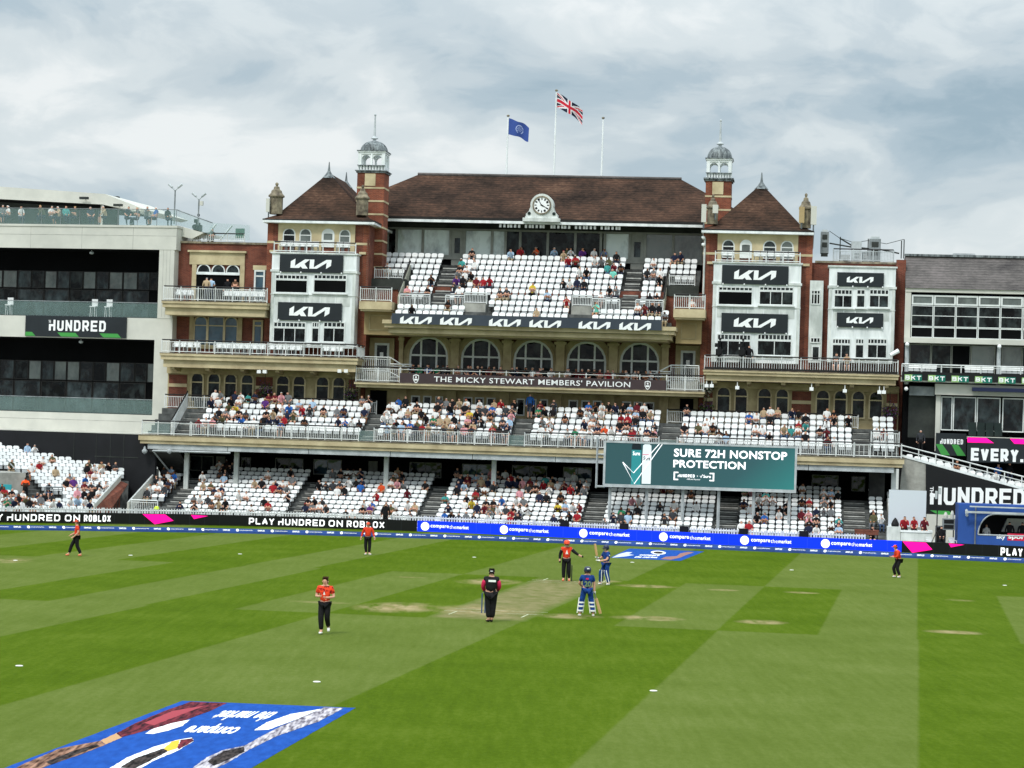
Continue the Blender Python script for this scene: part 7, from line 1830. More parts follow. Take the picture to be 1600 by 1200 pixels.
class PoseDict(dict):
    """joints, plus look direction and ponytail flags that are not joints"""
    def __init__(s, d, extra): super().__init__(d); s.x = extra
    def __getitem__(s, k): return s.x[k] if k in s.x else super().__getitem__(k)
    def __contains__(s, k): return k in s.x or super().__contains__(k)
    def get(s, k, d=None): return s[k] if k in s else d
bowl, _, _ = player('bowler in orange patterned shirt and black trousers walking with hands at the chest, bareheaded', (506, 991), 89, n, R(-6), ('kit_orange_print', 'kit_black'), None, 'kit_white', hair='hair_brown')
part(bowl, 'shirt_badge', MB().add([(-.035, -.165, 1.22), (.035, -.165, 1.22), (0, -.165, 1.33)], [(0, 1, 2)]), 'kit_white')
# fielder by the black board, arms hanging wide
n = standing(1.70); n.update({'elL': (-.29, .02, 1.13, .048), 'wrL': (-.34, -.06, .92, .036), 'haL': (-.36, -.08, .83, .04), 'elR': (.29, .02, 1.13, .048), 'wrR': (.34, -.06, .94, .036), 'haR': (.36, -.08, .85, .04), 'anL': (-.06, .0, .09, .05), 'toL': (-.12, -.13, .04, .042), 'anR': (.09, -.02, .09, .05), 'toR': (.2, -.12, .04, .042)})
player('fielder in orange top and cap standing with arms wide near the black board', (574, 867), 53, n, R(-4), ('kit_orange', 'kit_black'), ('cap', 'helmet_orange'), 'kit_white', sleeves='long', h=1.78)
# fielder at the left, striding to the left
n = standing(1.70); n.update({'knL': (-.08, -.22, .52, .07), 'anL': (-.09, -.34, .1, .05), 'toL': (-.1, -.48, .04, .042), 'knR': (.09, .02, .49, .07), 'anR': (.1, .22, .1, .05), 'toR': (.11, .09, .04, .042), 'elL': (-.25, .02, 1.13, .048), 'wrL': (-.2, -.24, 1.0, .036), 'haL': (-.17, -.32, .95, .04), 'elR': (.25, .06, 1.13, .048), 'wrR': (.2, -.14, .93, .036), 'haR': (.16, -.22, .88, .04), '_tail': 1})
player('fielder in orange with a ponytail and orange shoes, striding at the far left', (119, 869), 59, n, R(-78), ('kit_orange', 'kit_black'), ('cap', 'helmet_orange'), 'shoe_orange', h=1.78)
# wicketkeeper pointing
n = standing(1.72); n.update({'elL': (-.28, .03, 1.13, .048), 'wrL': (-.29, -.02, .9, .04), 'haL': (-.28, -.04, .82, .05), 'elR': (.36, -.05, 1.24, .048), 'wrR': (.56, -.1, 1.12, .04), 'haR': (.66, -.12, 1.07, .05), 'anL': (-.1, .0, .09, .05), 'anR': (.14, .03, .09, .05), 'knR': (.12, -.06, .5, .07)})
kp, _, _ = player('wicketkeeper in orange helmet and top with black sleeves pointing to the right by the stumps', (884, 908), 66, n, R(2), ('kit_orange', 'kit_black', 'kit_black'), ('helmet', 'helmet_orange'), 'shoe_orange', sleeves='vest', h=1.82, glove=True)
part(kp, 'shirt_badge', MB().add([(-.06, -.165, 1.17), (.06, -.165, 1.17), (0, -.165, 1.36)], [(0, 1, 2)]), 'kit_white')
for s, q in (('L', (-.28, -.04, .82)), ('R', (.66, -.12, 1.07))): part(kp, 'glove', MB().add(*grow({'a': (q[0], q[1], q[2] + .05, .05), 'b': (q[0] + (.05 if s == 'R' else 0), q[1] - .02, q[2] - .04, (.07, .05))}, [('a', 'b')], 1)), 'kit_black', smooth=True)
def bat(label, fr, p0, p1, group=None, flat_n=Vector((0, -1, 0))):
    """handle end p0, toe p1"""
    p0, p1 = Vector(p0), Vector(p1); d = (p1 - p0); Lg = d.length; d.normalize(); s = d.cross(flat_n).normalized(); nn = s.cross(d).normalized()
    t = thing('cricket_bat', label, 'cricket bat', tuple(p1), group, fr)
    part(t, 'handle', MB().tube([p0, p0 + d * Lg * .36], .019, 8), 'grip_grey')
    a = p0 + d * Lg * .33; m = MB(); ring_ = []
    for q, w_, th in ((0, .022, .018), (.06, .05, .03), (.2, .054, .034), (.8, .054, .045), (1.0, .05, .03)):
        c = a + d * Lg * .67 * q; ring_ += [c + s * w_ - nn * th * .4, c + s * w_ * .9 + nn * th * .3, c + nn * th * .7, c - s * w_ * .9 + nn * th * .3, c - s * w_ - nn * th * .4]
    m.add([tuple(p) for p in ring_], [(i * 5 + k, i * 5 + (k + 1) % 5, (i + 1) * 5 + (k + 1) % 5, (i + 1) * 5 + k) for i in range(4) for k in range(5)] + [(4, 3, 2, 1, 0), (20, 21, 22, 23, 24)])
    part(t, 'blade', m, 'bat_wood')
    part(t, 'blade_sticker', MB().add([tuple(a + d * Lg * .12 + s * .03 - nn * .016), tuple(a + d * Lg * .5 + s * .03 - nn * .02), tuple(a + d * Lg * .5 - s * .03 - nn * .02), tuple(a + d * Lg * .12 - s * .03 - nn * .016)], [(0, 1, 2, 3)]), 'kit_black')
    return t
def gloves(t, pts):
    for q, q2 in pts:
        d = (Vector(q2) - Vector(q)).normalized(); m = MB()
        m.add(*grow({'a': (*q, .045), 'b': (*(Vector(q) + d * .07), (.062, .045)), 'c': (*q2, (.06, .045))}, [('a', 'b'), ('b', 'c')], 1))
        sd_ = d.cross(Vector((0, 0, 1))); sd_ = sd_.normalized() if sd_.length > .1 else Vector((1, 0, 0))
        for k in (-.042, -.014, .014, .042): m.add(*grow({'a': (*(Vector(q2) + sd_ * k), .019), 'b': (*(Vector(q2) + sd_ * k + d * .04 - Vector((0, .02, 0))), .019), 'c': (*(Vector(q2) + sd_ * k + d * .05 - Vector((0, .055, 0))), .017)}, [('a', 'b'), ('b', 'c')], 1))
        m.add(*grow({'a': (*(Vector(q) + d * .05 - sd_ * .05), .02), 'b': (*(Vector(q2) - sd_ * .085 - Vector((0, .03, 0))), .018)}, [('a', 'b')], 1))
        part(t, 'batting_glove', m, 'kit_white', smooth=True)
def leg_pads(t, n, front=-1, strap=True):
    for s in 'LR':
        k, a = Vector(n['kn' + s][:3]), Vector(n['an' + s][:3]); up = (k - a).normalized()
        q = {'t': (*(k + up * .16 + Vector((0, front * .055, 0))), (.085, .05)), 'k': (*(k + Vector((0, front * .065, 0))), (.1, .062)), 'm': (*((k + a) / 2 + Vector((0, front * .055, 0))), (.092, .05)), 'a': (*(a + up * .02 + Vector((0, front * .06, 0))), (.085, .045))}
        pd = part(t, 'leg_pad', MB().add(*grow(q, [('k', 't'), ('k', 'm'), ('m', 'a')], 1)), 'kit_pad_blue', smooth=True)
        ed_ = MB()
        for sx in (-1, 1): ed_.tube([tuple(Vector(q[j][:3]) + Vector((sx * .098, front * .0, 0))) for j in ('t', 'k', 'm', 'a')], .02, 5)
        part(pd, 'pad_edge', ed_, 'kit_white')
        if strap:
            for f_ in (.02, .34, .72):
                c = k + (a - k) * f_; part(pd, 'pad_strap', MB().lathe(c.x, c.y, [(.098, c.z - .028), (.102, c.z), (.098, c.z + .028)], 10), 'kit_white')
# striker's partner holding the bat upright, side on
n = standing(1.72); n.update({'elL': (-.26, -.12, 1.15, .05), 'wrL': (-.12, -.34, 1.16, .04), 'haL': (-.06, -.42, 1.2, .04), 'elR': (.26, -.1, 1.12, .05), 'wrR': (.1, -.34, 1.06, .04), 'haR': (.02, -.42, 1.08, .04), 'knL': (-.15, -.12, .5, .07), 'anL': (-.2, -.1, .09, .05), 'toL': (-.2, -.24, .04, .042), 'knR': (.14, -.02, .5, .07), 'anR': (.18, .08, .09, .05), 'toR': (.2, -.06, .04, .042)})
b2, nn_, sc_ = player('batter in blue kit and navy helmet standing side on with the bat held upright', (946, 914), 64, n, R(-62), ('kit_blue', 'kit_blue'), ('helmet', 'helmet_navy'), 'kit_white', h=1.80, glove=True)
gloves(b2, [(n['wrL'][:3], n['haL'][:3]), (n['wrR'][:3], n['haR'][:3])]); leg_pads(b2, n, -1, False)
part(b2, 'sleeve_badge', MB().lathe(.19 + .05, 0, [(.03, 1.28), (.045, 1.31), (.03, 1.34)], 8), 'kit_white')
part(b2, 'hip_stripe', MB().box(.125, .155, -.02, .03, .82, 1.0), 'kit_white')
g = ground(946, 914); fr = Frame((g.x, g.y), 0); fr.m = b2.matrix_world.copy()
bat('bat held upright by the side on batter in navy helmet', fr, (.03, -.43, .98), (-.07, -.56, 1.8), None, Vector((.6, -.8, 0)))
# non-striker seen from behind, feet apart, bat in the right hand
n = standing(1.72); n.update({'elL': (-.26, -.04, 1.14, .05), 'wrL': (-.27, -.05, .92, .04), 'haL': (-.27, -.06, .85, .045), 'elR': (.27, -.12, 1.16, .05), 'wrR': (.16, -.3, 1.05, .04), 'haR': (.1, -.34, 1.05, .04), 'hiL': (-.1, 0, .93, .105), 'hiR': (.1, 0, .93, .105), 'knL': (-.18, -.02, .5, .07), 'anL': (-.24, .03, .09, .05), 'toL': (-.27, -.12, .04, .042), 'knR': (.18, -.02, .5, .07), 'anR': (.23, .03, .09, .05), 'toR': (.26, -.12, .04, .042)})
b1, _, _ = player('batter in blue kit with a green number on the back, seen from behind, feet apart', (916, 963), 79, n, R(184), ('kit_blue', 'kit_blue'), ('helmet', 'helmet_navy'), 'kit_white', h=1.80, glove=True)
gloves(b1, [(n['wrL'][:3], n['haL'][:3])]); leg_pads(b1, n, -1, True)
m = MB(); vs, fs = text_geo('20', .03); x0, x1 = min(p[0] for p in vs), max(p[0] for p in vs); y0, y1 = min(p[1] for p in vs), max(p[1] for p in vs)
m.add([(.115 - (x - x0) / (x1 - x0) * .23, .165, 1.06 + (y - y0) / (y1 - y0) * .2) for x, y in vs], fs); part(b1, 'shirt_number', m, 'number_green')
part(b1, 'shirt_badge', MB().box(-.03, .07, .155, .166, 1.31, 1.37), 'kit_pink')
part(b1, 'helmet_badge', MB().box(-.05, .03, .1, .125, 1.68, 1.72), 'letter_white')
g = ground(916, 963); fr = Frame((g.x, g.y), 0); fr.m = b1.matrix_world.copy()
bat('bat pointing down in the right hand of the batter with a number on the back', fr, (-.25, -.06, .93), (-.52, -.12, .1), None, Vector((0, 1, 0)))
# umpire from behind
n = standing(1.80); n.update({'pel': (0, 0, 1.0, (.185, .15)), 'spi': (0, .01, 1.18, (.18, .15)), 'che': (0, 0, 1.40, (.185, .13)), 'elL': (-.27, -.06, 1.18, .055), 'wrL': (-.2, -.26, 1.04, .04), 'haL': (-.12, -.32, 1.03, .04), 'elR': (.29, -.04, 1.18, .055), 'wrR': (.24, -.22, 1.0, .04), 'haR': (.18, -.3, .98, .04), 'knL': (-.07, -.02, .52, .08), 'anL': (-.05, .0, .09, .055), 'toL': (.02, -.13, .04, .045), 'knR': (.08, .0, .52, .08), 'anR': (.05, .04, .09, .055), 'toR': (.13, -.1, .04, .045), 'hiL': (-.1, 0, .95, .125), 'hiR': (.1, 0, .95, .125)})
um, _, _ = player('umpire in black cap, black vest and pink sleeves seen from behind at the near wicket', (766, 972), 86, n, R(176), ('kit_black', 'kit_black', 'kit_pink'), ('cap', 'kit_black'), 'kit_black', bulk=1.35, sleeves='vest', h=1.86, hair='hair_dark')
part(um, 'back_patch', MB().box(-.16, .09, .152, .168, 1.36, 1.43), 'letter_white'); part(um, 'cap_badge', MB().box(-.04, .04, .1, .115, 1.71, 1.735), 'letter_white')
part(um, 'belt_pouch', MB().box(-.17, -.08, .13, .2, .98, 1.1), 'kit_black')
# fielder at the right, knees bent, hands ready
n = standing(1.70); n.update({'pel': (0, .1, .9, (.15, .11)), 'spi': (0, .06, 1.08, (.14, .105)), 'che': (0, -.02, 1.28, (.155, .11)), 'nec': (0, -.08, 1.40, .058), 'hea': (0, -.12, 1.51, (.085, .1)), 'top': (0, -.13, 1.60, (.07, .085))})
for s, q in (('L', -1), ('R', 1)): n.update({'sh' + s: (q * .19, -.02, 1.33, .07), 'el' + s: (q * .24, -.04, 1.08, .048), 'wr' + s: (q * .14, -.26, 1.04, .036), 'ha' + s: (q * .1, -.34, 1.05, .04), 'hi' + s: (q * .1, .1, .87, .1), 'kn' + s: (q * .13, -.14 + .1 * (q > 0), .48, .07), 'an' + s: (q * .15, -.02 + .14 * (q > 0), .09, .05), 'to' + s: (q * .16, -.15 + .14 * (q > 0), .04, .042)})
player('fielder in orange crouching slightly with hands ready before the right-hand pink shape', (1401, 902.5), 51, n, R(-80), ('kit_orange', 'kit_black'), ('cap', 'helmet_orange'), 'kit_white', h=1.66, sleeves='long')

# ---- wickets, field discs, painted mats
flat('stump_blue', (52, 74, 112), .5, .4); flat('stump_dark', (26, 30, 40), .5, .4)
def wicket(px, label, mt):
    g = ground(*px); t = thing('wicket', label, 'wicket', (g.x, g.y, 0), 'sets of stumps at the ends of the pitch', WORLD)
    for k in (-1, 0, 1):
        cx = g.x + k * .115 * DV.y; cy = g.y - k * .115 * DV.x
        part(t, 'stump', MB().lathe(cx, cy, [(.022, 0), (.022, .68), (.018, .705), (.008, .71)], 8), mt)
    for k in (-.5, .5):
        cx = g.x + k * .115 * DV.y; cy = g.y - k * .115 * DV.x
        part(t, 'bail', MB().tube([(cx - .055, cy + .01, .722), (cx + .055, cy - .01, .722)], .012, 6), 'grip_grey')
wicket((889, 908), 'dark blue stumps with grey bails at the far end of the pitch beside the wicketkeeper', 'stump_dark')
wicket((757.5, 958), 'blue stumps partly hidden by the umpire at the near end of the pitch', 'stump_blue')
flat('disc_white', (240, 240, 230), .6)
DISCS = [((30, 1041), 'nearest the left edge in the dark stripe'), ((495, 1066), 'between the bowler and the blue mat'), ((1021, 1080), 'nearest the camera right of the middle'), ((204, 868), 'behind the striding fielder at the left'), ((375, 866), 'midway between the two far left fielders'), ((741, 871), 'beyond the umpire'), ((24, 876), 'at the far left edge'), ((1237, 891), 'right of the far blue mat'), ((1570, 915), 'at the far right edge'), ((988, 879), 'just in front of the far blue mat')]
for q, w_ in DISCS:
    g = ground(*q); single('field_disc', MB().lathe(g.x, g.y, [(.1, .006), (.1, .018), (.08, .026), (.015, .03)], 14), 'disc_white', 'flat white marker disc on the grass ' + w_, 'marker disc', (g.x, g.y, 0), 'white marker discs on the field', WORLD)
M('mat_blue', (34, 84, 168), (26, 70, 146), scale=5, rough=.9, spec=.05, stretch=(1, .3, 1)); M('mat_maroon', (122, 50, 60), (48, 26, 34), scale=3.2, rough=.9, spec=.05, detail=1.5, stretch=(3.2, .45, 1)); M('mat_brown', (168, 128, 106), (64, 44, 36), scale=3, rough=.9, spec=.05, detail=1.5, stretch=(3.4, .4, 1)); M('mat_dark', (74, 66, 64), (20, 18, 18), scale=4, rough=.9, spec=.05, detail=1.5, stretch=(3, .5, 1)); M('mat_grey', (206, 200, 206), (84, 78, 92), scale=3, rough=.9, spec=.05, detail=1.5, stretch=(3.4, .4, 1)); flat('mat_yellow', (226, 184, 60), .85, .1); flat('mat_white', (236, 238, 238), .85, .1); flat('mat_gold', (190, 150, 110), .85, .1)
def mat_shape(t, name, pts, mt, z):
    m = MB(); c = [ground(x, y, z) for x, y in pts]; r = random.Random(len(pts)); q = []
    for i, a in enumerate(c):
        b_ = c[(i + 1) % len(c)]; k = max(1, int((b_ - a).length / .12)) if name != 'mat_sheet' else max(1, int((b_ - a).length / .25))
        for j in range(k): q.append(a + (b_ - a) * (j / k) + Vector((r.uniform(-1, 1), r.uniform(-1, 1), 0)) * (.008 if name == 'mat_sheet' else .01))
    m.add([tuple(p) for p in q], [tuple(range(len(q)))]); part(t, name, m, mt)
Zm = lambda X, Y: (X / 2.6667, 1050 + Y / 2.6667)
g = ground(300, 1150); t = thing('painted_mat', 'large blue advertising mat with white lettering on the grass in the left foreground', 'mat', (g.x, g.y, 0), 'blue advertising mats on the turf', WORLD)
mat_shape(t, 'mat_sheet', [(285, 1095), (555.5, 1106), (375, 1210), (180, 1330), (-330, 1330), (-60, 1225)], 'mat_blue', .004)
mat_shape(t, 'printed_band', [Zm(*p) for p in [(486, 255), (560, 215), (690, 160), (795, 124), (945, 129), (880, 160), (760, 205), (640, 236), (505, 272)]], 'mat_maroon', .008)
mat_shape(t, 'printed_band', [Zm(*p) for p in [(600, 212), (720, 162), (860, 138), (760, 176), (640, 222)]], flat('mat_red', (160, 66, 76), .85, .1), .012)
mat_shape(t, 'printed_band', [Zm(*p) for p in [(420, 285), (490, 252), (508, 272), (440, 302)]], 'mat_gold', .008)
mat_shape(t, 'printed_band', [Zm(*p) for p in [(40, 410), (110, 378), (250, 318), (420, 286), (440, 303), (330, 345), (200, 390), (120, 420)]], 'mat_brown', .0085)
mat_shape(t, 'printed_band', [Zm(*p) for p in [(190, 375), (300, 330), (400, 300), (415, 308), (310, 345), (215, 385)]], 'mat_dark', .0125)
mat_shape(t, 'printed_band', [Zm(*p) for p in [(605, 256), (640, 236), (720, 212), (792, 198), (760, 224), (700, 244), (640, 258)]], 'mat_white', .0082)
mat_shape(t, 'printed_band', [Zm(*p) for p in [(455, 402), (530, 356), (640, 312), (740, 282), (800, 273), (808, 288), (740, 328), (640, 370), (560, 415)]], 'mat_white', .008)
mat_shape(t, 'printed_band', [Zm(*p) for p in [(500, 398), (560, 360), (680, 318), (700, 330), (620, 372), (560, 402)]], 'mat_dark', .012)
mat_shape(t, 'printed_band', [Zm(*p) for p in [(682, 318), (716, 290), (750, 281), (738, 318), (700, 330)]], 'mat_yellow', .0122)
mat_shape(t, 'printed_band', [Zm(*p) for p in [(738, 312), (755, 282), (804, 275), (806, 287), (745, 322)]], 'mat_maroon', .0124)
mat_shape(t, 'printed_band', [Zm(*p) for p in [(800, 402), (860, 356), (930, 325), (1020, 306), (1100, 262), (1180, 222), (1350, 147), (1432, 150), (1330, 205), (1150, 268), (1035, 325), (960, 372), (880, 410)]], 'mat_grey', .008)
mat_shape(t, 'printed_band', [Zm(*p) for p in [(865, 372), (930, 330), (1015, 312), (1020, 330), (950, 366), (890, 390)]], 'mat_dark', .012)
mat_shape(t, 'printed_band', [Zm(*p) for p in [(1058, 243), (1110, 210), (1210, 175), (1335, 154), (1240, 195), (1120, 240)]], 'mat_white', .0083)
def mat_text(t, word, c00, c10, c01, c11, z, mt='mat_white', bold=.035):
    """word fitted into a ground quadrilateral given by photo pixels: start-low, end-low, start-high, end-high"""
    vs, fs = text_geo(word, bold); x0, x1 = min(p[0] for p in vs), max(p[0] for p in vs); y0, y1 = min(p[1] for p in vs), max(p[1] for p in vs)
    A, B, C_, D = (ground(*c, z) for c in (c00, c10, c01, c11)); m = MB(); o = []
    for x, y in vs:
        a, b_ = (x - x0) / (x1 - x0), (y - y0) / (y1 - y0); p = (A * (1 - a) + B * a) * (1 - b_) + (C_ * (1 - a) + D * a) * b_; o.append(tuple(p))
    m.add(o, fs); part(t, 'lettering', m, mt)
mat_text(t, 'the market', Zm(1168, 166), Zm(935, 160), Zm(1090, 206), Zm(862, 198), .009)
mat_text(t, 'compare', Zm(1030, 218), Zm(820, 212), Zm(968, 258), Zm(757, 250), .009)
Zf = lambda X, Y: (900 + X / 5.714, 830 + Y / 5.714)
g = ground(1030, 866); t = thing('painted_mat', 'smaller blue advertising mat on the grass behind the batters near the rope', 'mat', (g.x, g.y, 0), 'blue advertising mats on the turf', WORLD)
mat_shape(t, 'mat_sheet', [Zf(475, 155), Zf(1145, 180), Zf(935, 264), Zf(305, 236)], 'mat_blue', .004)
mat_shape(t, 'printed_band', [Zf(*p) for p in [(322, 236), (380, 205), (455, 185), (505, 188), (470, 205), (520, 212), (440, 225)]], flat('mat_pale', (196, 204, 214), .85, .1), .009)
mat_shape(t, 'printed_band', [Zf(*p) for p in [(755, 248), (800, 228), (900, 222), (930, 198), (1000, 184), (1055, 188), (985, 212), (930, 235), (850, 254)]], flat('mat_skin', (150, 110, 104), .85, .1), .009)
el = [Zf(735 + 66 * math.cos(a) + 14 * math.sin(a), 191 + 17 * math.sin(a)) for a in [2 * math.pi * i / 20 for i in range(20)]]; mat_shape(t, 'printed_ring', el, 'mat_white', .009)
el = [Zf(735 + 42 * math.cos(a) + 9 * math.sin(a), 191 + 10 * math.sin(a)) for a in [2 * math.pi * i / 20 for i in range(20)]]; mat_shape(t, 'printed_ring', el, 'mat_dark', .013)
mat_text(t, 'compare', Zf(560, 222), Zf(738, 226), Zf(572, 207), Zf(752, 211), .009); mat_text(t, 'the market', Zf(512, 236), Zf(722, 240), Zf(545, 221), Zf(738, 226), .009)

# pitch creases: narrow white lines across the strip
cr_ = MB()
for a, c in (((712, 962), (800, 963)),): pass
def crease(sa, ta, tb, w_=.06):
    q = []
    for s, t2 in ((sa, ta), (sa, tb), (sa + w_, tb), (sa + w_, ta)):
        p = T0 + NV * t2 + DV * s; q.append((p.x, p.y, .004))
    cr_.add(q, [(0, 1, 2, 3)])
for s in (5.2, 25.4): 
    crease(s, -3.1, .5)
for s in (6.4, 24.1): crease(s, -3.1, .5)
def ret(t2, s0, s1):
    q = []
    for s, tt in ((s0, t2), (s0, t2 + .06), (s1, t2 + .06), (s1, t2)):
        p = T0 + NV * tt + DV * s; q.append((p.x, p.y, .0045))
    cr_.add(q, [(0, 1, 2, 3)])
for t2 in (-2.65, -.05): ret(t2, 3.6, 5.2); ret(t2, 25.5, 27)
M('crease_white', (200, 204, 176), (140, 150, 96), scale=5, rough=.9, lo=.45, hi=.6)
single('crease_lines', cr_, 'crease_white', 'thin worn white crease lines painted across the pitch', 'markings', frame=WORLD, kind='structure')

# ================================================================== SMALLER THINGS ROUND THE PAVILION
# masts and panels of a phone network on the pinnacles, machinery on the right-hand roof
def panel_ant(x0, x1, y0, y1, v, mt, label):
    b = BX(x0, x1, y0, y1, v); t = thing('antenna_panel', label, 'antenna', ((b[0] + b[1]) / 2, v, b[2]), 'antenna panels on the pinnacles')
    part(t, 'casing', MB().box(b[0], b[1], v, v + .25, b[2], b[3]), mt); part(t, 'bracket_pole', MB().bar(((b[0] + b[1]) / 2, v + .35, b[2] - .4), ((b[0] + b[1]) / 2, v + .35, b[3]), .07), 'metal_grey')
panel_ant(1096, 1103.5, 319, 347, 6.4, 'panel_white', 'tall white antenna panel on the left of the right tower, beside the main gutter'); panel_ant(1113.5, 1122, 320, 333, 6.6, 'panel_white', 'small white antenna panel on the left pinnacle of the right tower')
panel_ant(1248.5, 1257, 323, 348, 6.6, 'render_beige', 'tan antenna panel on the right pinnacle of the right tower'); panel_ant(1267, 1276, 322, 351, 6.8, 'panel_white', 'white antenna panel on the outer side of the right tower'); panel_ant(415.5, 421, 310, 331, 6.9, 'panel_white', 'white antenna panel beside the left pinnacle of the left tower')
def roof_unit(x0, x1, y0, y1, v, label, fan=False, legs=True):
    b = BX(x0, x1, y0, y1, v); t = thing('rooftop_unit', label, 'air conditioner', ((b[0] + b[1]) / 2, v, b[2]), 'cooling units on the right wing roof'); h_ = b[3] - b[2]; w_ = b[1] - b[0]
    part(t, 'casing', MB().box(b[0], b[1], v, v + .7, b[2] + h_ * .12, b[3]), 'metal_grey' if fan else 'metal_pale'); part(t, 'stand', MB().box(b[0] + .05, b[1] - .05, v + .05, v + .6, b[2], b[2] + h_ * .119), 'soffit')
    if fan:
        for k in (.36, .68): part(t, 'fan_grille', MB().box(b[0] + w_ * .2, b[1] - w_ * .2, v - .02, v - .001, b[2] + h_ * k, b[2] + h_ * (k + .2)), 'soffit')
        part(t, 'hood', MB().box(b[0] + .1, b[1] - .1, v + .1, v + .6, b[3] + .001, b[3] + .15), 'metal_pale')
    else: part(t, 'vent_slats', MB().box(b[0] + w_ * .25, b[1] - w_ * .25, v - .02, v - .001, b[2] + h_ * .3, b[2] + h_ * .36).box(b[0] + w_ * .25, b[1] - w_ * .25, v - .02, v - .001, b[2] + h_ * .44, b[2] + h_ * .5), 'metal_grey')
roof_unit(1282, 1295, 362, 400, 8.6, 'grey slatted cooling unit nearest the right tower on the wing roof', True); roof_unit(1330, 1346, 377, 414, 8.6, 'plain pale tall cooling unit in the middle of the wing roof'); roof_unit(1358, 1376, 373, 414, 8.6, 'grey cooling unit with open fans at the right of the wing roof', True)
roof_unit(1314, 1328, 398, 412, 9.0, 'low pale cooling box between the grey unit and the tall pale one'); roof_unit(1347, 1357, 394, 413, 9.2, 'narrow pale box squeezed between the two tall cooling units')
m = MB(); 
for x, y0, y1 in ((1312, 370, 410), (1356, 373, 400), (1408, 376, 404), (1412, 374, 404)):
    u, z0 = P.px(x, y1, 9.0); m.bar((u, 9, z0), (u, 9, P.z(x, y0, 9)), .05)
pts = [(1296, 361), (1312, 372), (1334, 379), (1356, 376), (1385, 381), (1412, 374)]
m.tube([(P.u(*q, 9), 9, P.z(*q, 9)) for q in pts], .02, 4); pts = [(1296, 380), (1330, 386), (1376, 390), (1405, 396)]; m.tube([(P.u(*q, 9), 9, P.z(*q, 9)) for q in pts], .05, 4)
pts = [(1312, 372), (1330, 383), (1330, 386)]; m.tube([(P.u(*q, 9), 9, P.z(*q, 9)) for q in pts], .05, 4)
single('cable_mast_line', m, 'soffit', 'thin posts strung with sagging cables over the right wing roof', 'cables', (P.u(1350, 390, 9), 9, P.z(1350, 405, 9)))
# television cameras
def tv_camera(x, y, v, z, label, s=1.0):
    u = P.u(x, y, v); t = thing('tv_camera', label, 'camera', (u, v, z), 'television cameras')
    part(t, 'tripod', MB().bar((u - .35, v - .25, z), (u, v, z + .95), .06).bar((u + .35, v - .25, z), (u, v, z + .95), .06).bar((u, v + .4, z), (u, v, z + .95), .06), 'rail_dark')
    part(t, 'camera_body', MB().box(u - .22 * s, u + .22 * s, v - .3, v + .5, z + .95, z + 1.4).box(u - .12, u + .12, v - .1, v + .3, z + 1.401, z + 1.55), 'black_kit')
    part(t, 'lens', MB().tube([(u, v - .301, z + 1.17), (u, v - .85, z + 1.17)], [.14, .19], 10), 'black_kit'); part(t, 'viewfinder', MB().box(u - .3, u - .05, v + .1, v + .35, z + 1.551, z + 1.8), 'black_kit')
    part(t, 'mast_light', MB().bar((u + .05, v, z + 1.55), (u + .05, v, z + 2.0), .06).box(u - .03, u + .13, v - .1, v, z + 2.001, z + 2.15), 'black_kit')
tv_camera(1123, 568, 5.1, gR[2], 'black television camera at the left end of the right balcony'); tv_camera(1159, 568, 5.1, gR[2], 'second black television camera from the left on the right balcony'); tv_camera(308, 378, 8.6, ztl, 'black television camera on the roof of the left brick wing')
one('sit', 4, P, 331, 378, 8.6, ztl - .2, 'camera operator in dark clothes behind the railing on the left brick wing roof', 'charcoal', hair='black')
one('stand', 0, P, 1170, 570, 5.6, gR[2], 'camera operator in black beside the second television camera on the right balcony', 'black', leg='black')
one('sit', 1, P, 1306, 575, 5.3, gR[2], 'person in a grey top sitting on the right balcony, left of two', 'grey', hair='brown'); one('sit', 5, P, 1323, 575, 5.3, gR[2], 'person in a beige top sitting on the right balcony, right of two', 'beige', hair='brown')
u, z = P.px(1398, 552, 5.0); t = thing('satellite_dish', 'small white dish on a post at the right end of the right balcony', 'dish', (u, 5, gR[2])); part(t, 'post', MB().bar((u - .1, 5, gR[2]), (u - .1, 5, z), .05), 'rail_dark'); part(t, 'dish', MB().tube([(u - .3, 4.9, z - .15), (u + .25, 5.0, z + .18)], [.12, .16], 10), 'letter_white')
# spotlights under the cream balconies
for x, y, v in ((405, 581, 4.6), (414, 581, 4.6), (531, 580, 4.6), (541, 580, 4.6), (1104, 603, 4.6), (1112, 603, 4.6), (1152, 606, 4.6), (1268, 608, 4.6), (1320, 611, 4.6), (1374, 613, 4.6), (1381, 613, 4.6)):
    u, z = P.px(x, y, v); part(balB if x < 800 else balR, 'spotlight', MB().box(u - .13, u + .13, v - .15, v + .15, z - .1, z + .12).bar((u, v, z + .1), (u, v, z + .4), .04), 'letter_white')
for x, y in ((226, 704), (265, 704)):
    u, z = P.px(x, y, .3); part(slab, 'dome_camera', MB().lathe(u, .3, [(.05, z - .22), (.17, z - .12), (.2, z), (.1, z + .1), (.04, z + .3)], 8), 'metal_pale')
for x, y in ((1099, 371), (1099, 382)):
    u, z = P.px(x, y, 7.0); part(TW['right'][0], 'dome_camera', MB().lathe(u, 6.95, [(.03, z - .14), (.12, z - .06), (.13, z + .05), (.04, z + .1)], 8), 'letter_white')
# pale downpipes at the joints of the facade
for x, y0, y1, v in ((574, 372, 470, 7.05), (1100, 372, 470, 7.05)):
    u = P.u(x, (y0 + y1) / 2, v); part(pav, 'downpipe', MB().bar((u, v, P.z(x, y1, v)), (u, v, P.z(x, y0, v)), .09), 'brick_red' if x < 800 else 'paint_white_dirty')
